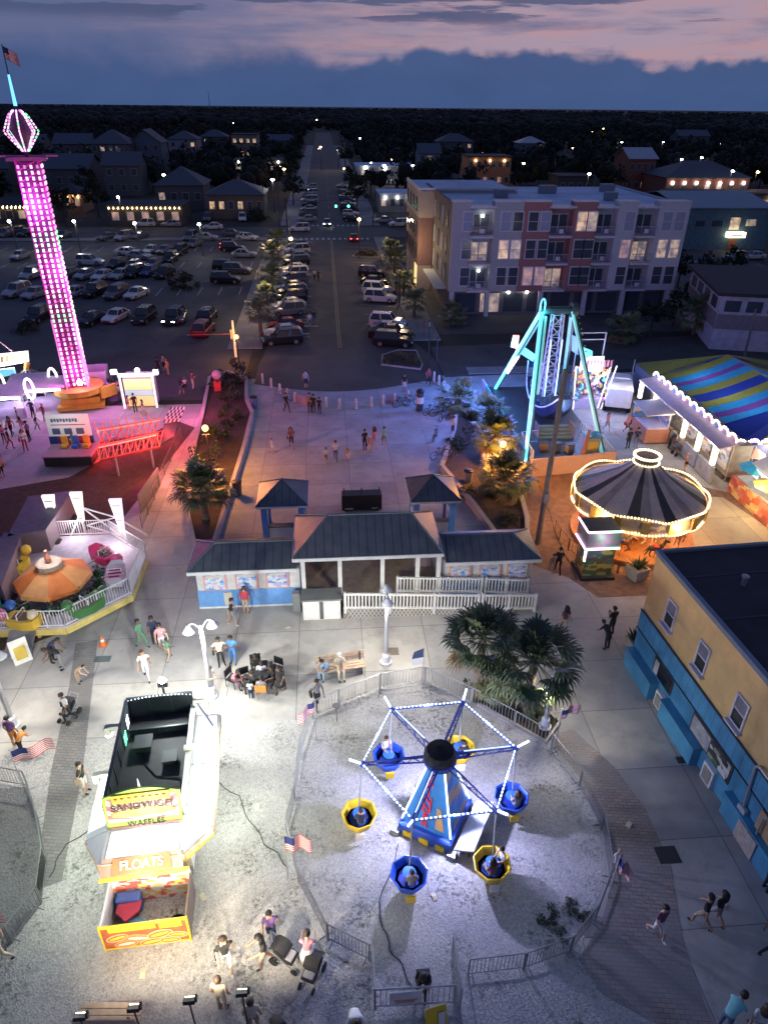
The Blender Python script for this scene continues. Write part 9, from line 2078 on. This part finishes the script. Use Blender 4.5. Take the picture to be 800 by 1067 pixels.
# plaza beyond the pavilion
for(px,py,pose,rz,sh,pa,lab,sk,hr,st,lg,s_)in((284,472,'walk',80,'white','white','small child in white walking alone at the left of the plaza',0,'brown','short','short',.7),(304,467,'walk',10,'maroon','black','person in dark red on the left of the plaza behind the child in white',1,'black','long','short',1),(340,483,'walk',170,'white','grey','child in white, left of the three walking in mid plaza',0,'brown','short','short',.75),(350,481,'walk',175,'white','denim','adult in white shirt of the three walking in mid plaza',0,'brown','cap','long',1),(362,481,'walk',165,'pink','white','girl in pale pink, right of the three in mid plaza',0,'blond','long','short',.7),(380,469,'stand',20,'black','black','person in black of the foursome on the plaza',1,'black','short','long',1),(390,467,'walk',190,'pink','pink','person in pink of the foursome on the plaza',0,'brown','long','short',1),(385,472,'stand',0,'pink','cream','child in a pale pink dress before the foursome',0,'blond','long','short',.72),(400,466,'walk',180,'teal','grey','person in teal at the right of the foursome on the plaza',0,'brown','short','short',1),(299,430,'walk',40,'black','black','person in black striding near the lilac wall section',1,'black','short','long',1),(323,430,'stand',180,'grey','black','person in grey, left of the dark trio by the bollards',1,'black','cap','long',1),(327,431,'stand',175,'black','black','person in black in the middle of the dark trio by the bollards',1,'black','short','long',1),(333,432,'stand',170,'black','black','person in black at the right of the dark trio by the bollards',1,'black','short','long',.9),(319,405,'stand',180,'lightblue','navy','person in pale blue standing on the road just beyond the bollards',0,'brown','short','short',1.05),(446,402,'walk',10,'red','black','person in red at the right end of the road by the bollards',1,'black','short','long',1),(421,408,'stand',0,'black','white','person in black behind the bicycles',1,'black','short','short',1),(327,338,'walk',170,'black','denim','person in black walking by the red parked car',1,'black','short','long',1),(323,341,'walk',170,'white','grey','person in white walking by the red parked car',0,'brown','short','short',.95),(328,293,'walk',170,'white','black','person in white on the road near the left roadside row',0,'brown','short','long',1),(332,294,'walk',175,'black','black','person in black on the road near the left roadside row',1,'black','short','long',1),(412,306,'stand',60,'denim','black','person in denim on the right pavement beside the second bay',1,'black','short','long',1),(441,351,'stand',60,'red','denim','person in red on the right pavement near the lamp pole',1,'black','short','long',1),(447,350,'stand',90,'white','black','person in white on the right pavement near the lamp pole',0,'brown','short','long',1),(471,455,'phone',120,'white','denim','person in white leaning at the right bed wall',0,'brown','cap','long',1),):
 P_(px,py,pose,rz,sh,pa,lab,sk,hr,st,lg,s_=s_)
# carousel forecourt and game row
for(px,py,pose,rz,sh,pa,lab,sk,hr,st,lg,s_)in((631,449,'walk',20,'pink','grey','person in pink walking past the prize stand',0,'brown','long','short',.9),(652,452,'walk',10,'pink','maroon','person in pink and plum, left of the couple before the game row',0,'blond','long','short',1),(657,448,'walk',15,'maroon','black','person in dark red of the couple before the game row',1,'black','short','long',1.05),(653,468,'stand',190,'black','black','person in black, left of the pair beyond the carousel canopy',1,'black','short','long',1),(661,467,'stand',150,'navy','grey','person in navy, right of the pair beyond the carousel canopy',1,'black','short','long',1),(696,468,'bend',90,'black','black','person in black bending by the stall counter with a pushchair',2,'black','short','long',1),(702,470,'stand',60,'white','denim','person in white standing at the stall counter',1,'brown','short','long',.9),(712,491,'stand',80,'orange','orange','person in orange behind the carousel near the stall counter',0,'blond','short','short',.8),(682,520,'stand',200,'black','denim','carousel guest in black at the near rim',1,'black','short','long',1),):
 P_(px,py,pose,rz,sh,pa,lab,sk,hr,st,lg,s_=s_)
stroller(706,474,100,'dark pushchair beside the stall counter behind the carousel')
# crowd round the drop tower and the booths
crowd=[(112,398,'pink','black','beside the pale container'),(118,404,'grey','denim','in front of the pale container'),(108,406,'white','tan','left of the lit kiosk, in white'),(124,410,'tan','black','left of the lit kiosk, in tan'),(116,414,'white','grey','queueing behind the red platform in white'),(126,418,'cream','denim','queueing behind the red platform in cream'),(110,420,'black','black','queueing behind the red platform in black'),(135,427,'pink','white','at the front of the lit kiosk in pink'),(166,390,'black','black','right of the lit kiosk in black'),(172,387,'grey','black','right of the lit kiosk in grey'),(176,392,'orange','tan','right of the lit kiosk in orange'),(194,408,'white','black','left of the shrubs in white'),(202,406,'red','white','left of the shrubs in red'),(190,412,'black','denim','left of the shrubs in black'),(44,418,'black','black','tall and dark between the left booths'),(20,440,'black','denim','in black before the nearest left booth'),(14,455,'red','black','in red before the left booths'),(6,462,'pink','maroon','in pink at the left edge crowd'),(12,468,'black','red','in black and red at the left edge crowd'),(24,450,'pink','pink','in pink right of the left booths'),(32,460,'maroon','black','in plum below the left booths'),(2,452,'orange','black','in orange at the very left edge'),(28,470,'white','red','in white at the lower edge of the crowd'),(40,448,'black','grey','in black beside the tower sign'),(36,436,'navy','black','in navy beside the lilac booth'),(4,498,'orange','black','in orange alone at the left edge below the crowd'),(2,488,'black','orange','in black above the one in orange at the left edge'),(18,428,'white','black','in white at the booth counter'),(30,428,'grey','navy','in grey at the booth counter'),(48,440,'red','grey','in red left of the pale sign wall'),(142,430,'black','black','in black before the lit kiosk'),(150,432,'denim','white','in denim before the lit kiosk'),(8,398,'black','black','in black under the lit arch'),(64,404,'navy','black','in navy behind the tower foot')]
for k,(px,py,sh,pa,lab)in enumerate(crowd):
 P_(px,py,['stand','walk','phone','stride','hips'][k%5],(k*67)%360,sh,pa,'person '+lab,k%3,['black','brown','blond'][k%3]if k%4 else 'black',['short','long','bun'][k%3],['long','short'][k%2],s_=(1.0,.95,1.0,.75)[k%4],group='guests round the drop tower')
for(px,py,sh,lab)in((80,476,'yellow','operator in yellow on the dark ride deck'),):
 P_(px,py,'stand',0,sh,'black',lab,1,z=.03)
# rider figures on the children ride
kx_,ky_=cn[0],cn[1]
for(a,sh,lab)in((150,'navy','child riding in the yellow carriage of the children ride'),(52,'tan','child riding in the red carriage of the children ride')):
 P_(0,0,'sit',a+90-90,sh,'denim',lab,0,'brown',s_=.62,z=DZ+.30,xy=(kx_+2.95*math.cos(R(a)),ky_+2.95*math.sin(R(a))))
# cables and litter
def cable(pts,label,m=rub):
 mb=MB();q=[Vector((*G(*p),.04))for p in pts];pp=[]
 for i in range(len(q)-1):
  for k in range(6):f=k/6;pp.append(q[i].lerp(q[i+1],f)+Vector((.10*math.sin(3*i+f*5),.10*math.cos(2*i+f*4),0))*math.sin(PI*f))
 mb.path(pp+[q[-1]],.015,5);tag(mb.build('cable',m),label,'cable','cables on the ground')
cable([(205,800),(250,830),(275,880),(300,905)],'black cable snaking from the food trailer to the ride fence')
cable([(415,880),(395,940),(405,990),(430,1030)],'black cable running from the tub ride to its gate')
cable([(100,860),(70,880),(52,915)],'black cable on the gravel left of the food trailer')
cable([(600,604),(585,570),(570,530),(560,500)],'dark cable on the reddish ground by the utility pole')
rr=random.Random(77)
for k,(px,py,w_,lab)in enumerate(((268,842,.16,'scrap of white paper on the gravel right of the trailer'),(212,935,.14,'crumpled paper right of the trailer pen'),(150,1015,.15,'paper scrap on the gravel above the bench'),(452,935,.13,'paper cup scrap inside the tub ride ring'),(655,860,.15,'pale leaflet lying on the brick path'),(420,640,.14,'pale leaflet in front of the ramp lattice'),(300,655,.13,'paper scrap before the storage cabinet'))):
 p=G(px,py);mb=MB();mb.mat(0);z=.035;mb.add([(-w_,-w_*.6,z),(0,-w_*.5,z+.04),(0,w_*.6,z+.05),(-w_,w_*.5,z+.01),(w_,-w_*.4,z),(w_*.9,w_*.6,z+.02)],[(0,1,2,3),(1,4,5,2)]);o=mb.build('paper_scrap',cloth['cream']);o.location=(p[0],p[1],0);o.rotation_euler=(0,0,rr.uniform(0,6));tag(o,lab,'litter','paper scraps')
# light of the lit fixtures, plus bare fill points added to spread it
def tl(x,y,z):return ft.matrix_basis@Vector((x,y,z))
WW=(1,.97,.88);CW=(.88,1,.84)
lamp('SPOT',tl(.15,2.9,4.0),(.93,1,.97),1300,.15,aim=tl(4,12,0),cone=160)
lamp('POINT',tl(.15,2.75,4.4),(.93,1,.97),500,.15)
lamp('POINT',tl(-1.75,1.75,2.72),CW,420,.12)
lamp('POINT',tl(-2.4,-1.2,2.4),CW,260,.3)
lamp('POINT',tl(2.5,-.3,2.3),CW,300,.4)
lamp('POINT',tl(1.75,.35,3.35),CW,110,.15);lamp('POINT',tl(1.6,-1.6,3.4),CW,60,.2);lamp('POINT',tl(-1.75,-.9,3.2),CW,50,.2)
lamp('POINT',tl(.2,-3.0,3.5),(1,.97,.9),90,.25)
lamp('POINT',tl(0,-3.9,2.1),(1,.96,.85),60,.3)
# white lamp posts; their light is added, standing in for the unseen wheel
for(loc,rz,h)in LAMPS:
 for s_ in(-1,1):lamp('SPOT',(loc[0]+s_*.47*math.cos(rz),loc[1]+s_*.47*math.sin(rz),h-.12),(1,.93,.80),620 if h>3 else 260,.09,aim=(loc[0]+s_*.6*math.cos(rz),loc[1]+s_*.6*math.sin(rz),0),cone=168,blend=.5)
# tub ride: the lit centre tower throws the tub shadows outwards
for k in range(4):
 a=BR+PI/4+k*PI/2;lamp('SPOT',(SX+.95*math.cos(a),SY+.95*math.sin(a),1.9),(.56,.57,1.0),520,.06,aim=(SX+4*math.cos(a),SY+4*math.sin(a),.9),cone=140,blend=.3)
lamp('POINT',(SX,SY,SZ-.2),(.20,.30,1.0),110,.3)
for k in range(6):
 c=(corner[k]+corner[(k+1)%6])/2;lamp('POINT',(SX+c.x,SY+c.y,SZ+.12),(.55,.65,1.0),34,.08)
# floodlight stands at the bottom
for(px,py)in((83,1060),(139,1051),(197,1043),(252,1035)):
 p=G(px,py,2.4);lamp('SPOT',(p[0],p[1]+.2,2.33),(1,.86,.64),620,.08,aim=(p[0]+4.0,p[1]+17,0),cone=128,blend=.9)
# drop tower, red platform, booths
MG=(1,.16,.66)
lamp('POINT',(DX+.3,DY-1.4,3.2),MG,260,.4);lamp('POINT',(DX+1.6,DY-.3,6),(.85,.16,.85),1100,.5);lamp('POINT',(DX+1.2,DY-1.5,11),(.9,.25,.9),500,.5);lamp('POINT',(DX,DY-1.5,15.5),(.8,.3,1),500,.5)
for(x,y)in((-17.2,-13.6),(-15.2,-12.0),(-13.4,-10.6)):lamp('POINT',(x,y,2.3),(1,.05,.04),110,.2);lamp('POINT',(x,y,.9),(1,.04,.03),110,.2)
lamp('POINT',(-13.2,-17.5,1.3),(1,.05,.06),120,.2);lamp('POINT',(-12.2,-12.5,1.8),(1,.05,.08),160,.2);lamp('POINT',(-12.0,-6.5,2.6),(1,.14,.38),420,.2);lamp('POINT',(-12.3,-17,2.4),(1,.15,.30),260,.2)
lamp('POINT',((kx0+kx1)/2,KY-1.6,3.4),(1,.97,.85),90,.3)
for(px,py)in((10,437),(32,424),(52,428)):
 g_=G(px,py);lamp('POINT',(g_[0],g_[1]-.9,1.7),(.8,.68,1),90,.3)
lamp('POINT',(*vp((14,378),1.6)[:],),(1,.92,.85),260,.4)
lamp('POINT',((x0_+x1_)/2,SGY-1.4,2.8),(.9,.85,.95),30,.3)
for b_ in pyl:lamp('POINT',(b_.x,b_.y-1.3,1.6),(1,.88,.92),90,.3)
lamp('POINT',(-15.3,-29.6,3.6),(1,.86,.8),160,.3);lamp('POINT',(-16.5,-20,3.2),(1,.5,.8),60,.4)  # bare fill added over the children ride to brighten it
# carousel
for k in range(6):
 a=R(60*k+15);lamp('POINT',(CXc+3.0*math.cos(a),CYc+3.0*math.sin(a),2.4),(1,.52,.20),150,.2)
for k in range(6):
 a=R(60*k+40);lamp('POINT',(CXc+4.1*math.cos(a),CYc+4.1*math.sin(a),2.7),(1,.58,.24),130,.2)
lamp('POINT',(CXc,CYc,6.2),(1,.82,.6),140,.3)
lamp('POINT',((Kx0+Kx1)/2,Ky-.6,2.5),(.8,.75,.9),30,.2)
# swinging ride
BL=(.10,.20,1.0)
lamp('POINT',(13.4,-4.6,5.2),(.08,.42,1.0),700,.3);lamp('POINT',(12.0,-12.5,3.6),BL,500,.3);lamp('POINT',(11.2,-4.0,4.2),BL,1700,.3);lamp('POINT',(9.8,-9.0,4.6),(.22,.26,1.0),1100,.3)
lamp('POINT',(19.6,-9,4),(.16,.28,1),600,.3);lamp('POINT',(14.6,-9,8.8),(.05,.7,.9),300,.3);lamp('POINT',(15.6,-13.5,3.2),(.55,.8,1),160,.3)
lamp('POINT',(gx0+1.5,gy-.8,3.2),(.85,.78,1),320,.3)
# game row and food stands
for y in(-19,-16.5,-14,-10,-7.5):lamp('POINT',(RX-.5,y,2.6),(1,.84,.66),90,.2)
lamp('POINT',(24.4,-24.2,2.4),(1,.78,.42),300,.2);lamp('POINT',(26.8,-21.0,2.2),(1,.85,.6),130,.2);lamp('POINT',(28,-19.8,2.6),(1,.85,.75),130,.3);lamp('POINT',(30,-17.0,5.5),(1,.9,.8),60,.3)
for(x,y)in((29,-8),(29,-12),(29.5,-15),(34,-11)):lamp('POINT',(x,y,1.7),(1,.97,.9),130,.4)
# globe lamps and street lamps
for k,g_ in enumerate(GL):lamp('POINT',(g_[0],g_[1],g_[2]),(1,.38,.05),(2600,2000,500)[k],.34)
for(p,k)in LP:lamp('POINT',(p[0],p[1],p[2]-.5),((1,.93,.8),(1,.6,.25))[k],150 if p[1]<110 else 220,.3)
for(x,y)in((-9,24),(-9,48),(-9,72),(9.5,36),(9.5,60)):lamp('POINT',(x,y,6),(1,.70,.38),620,.2)
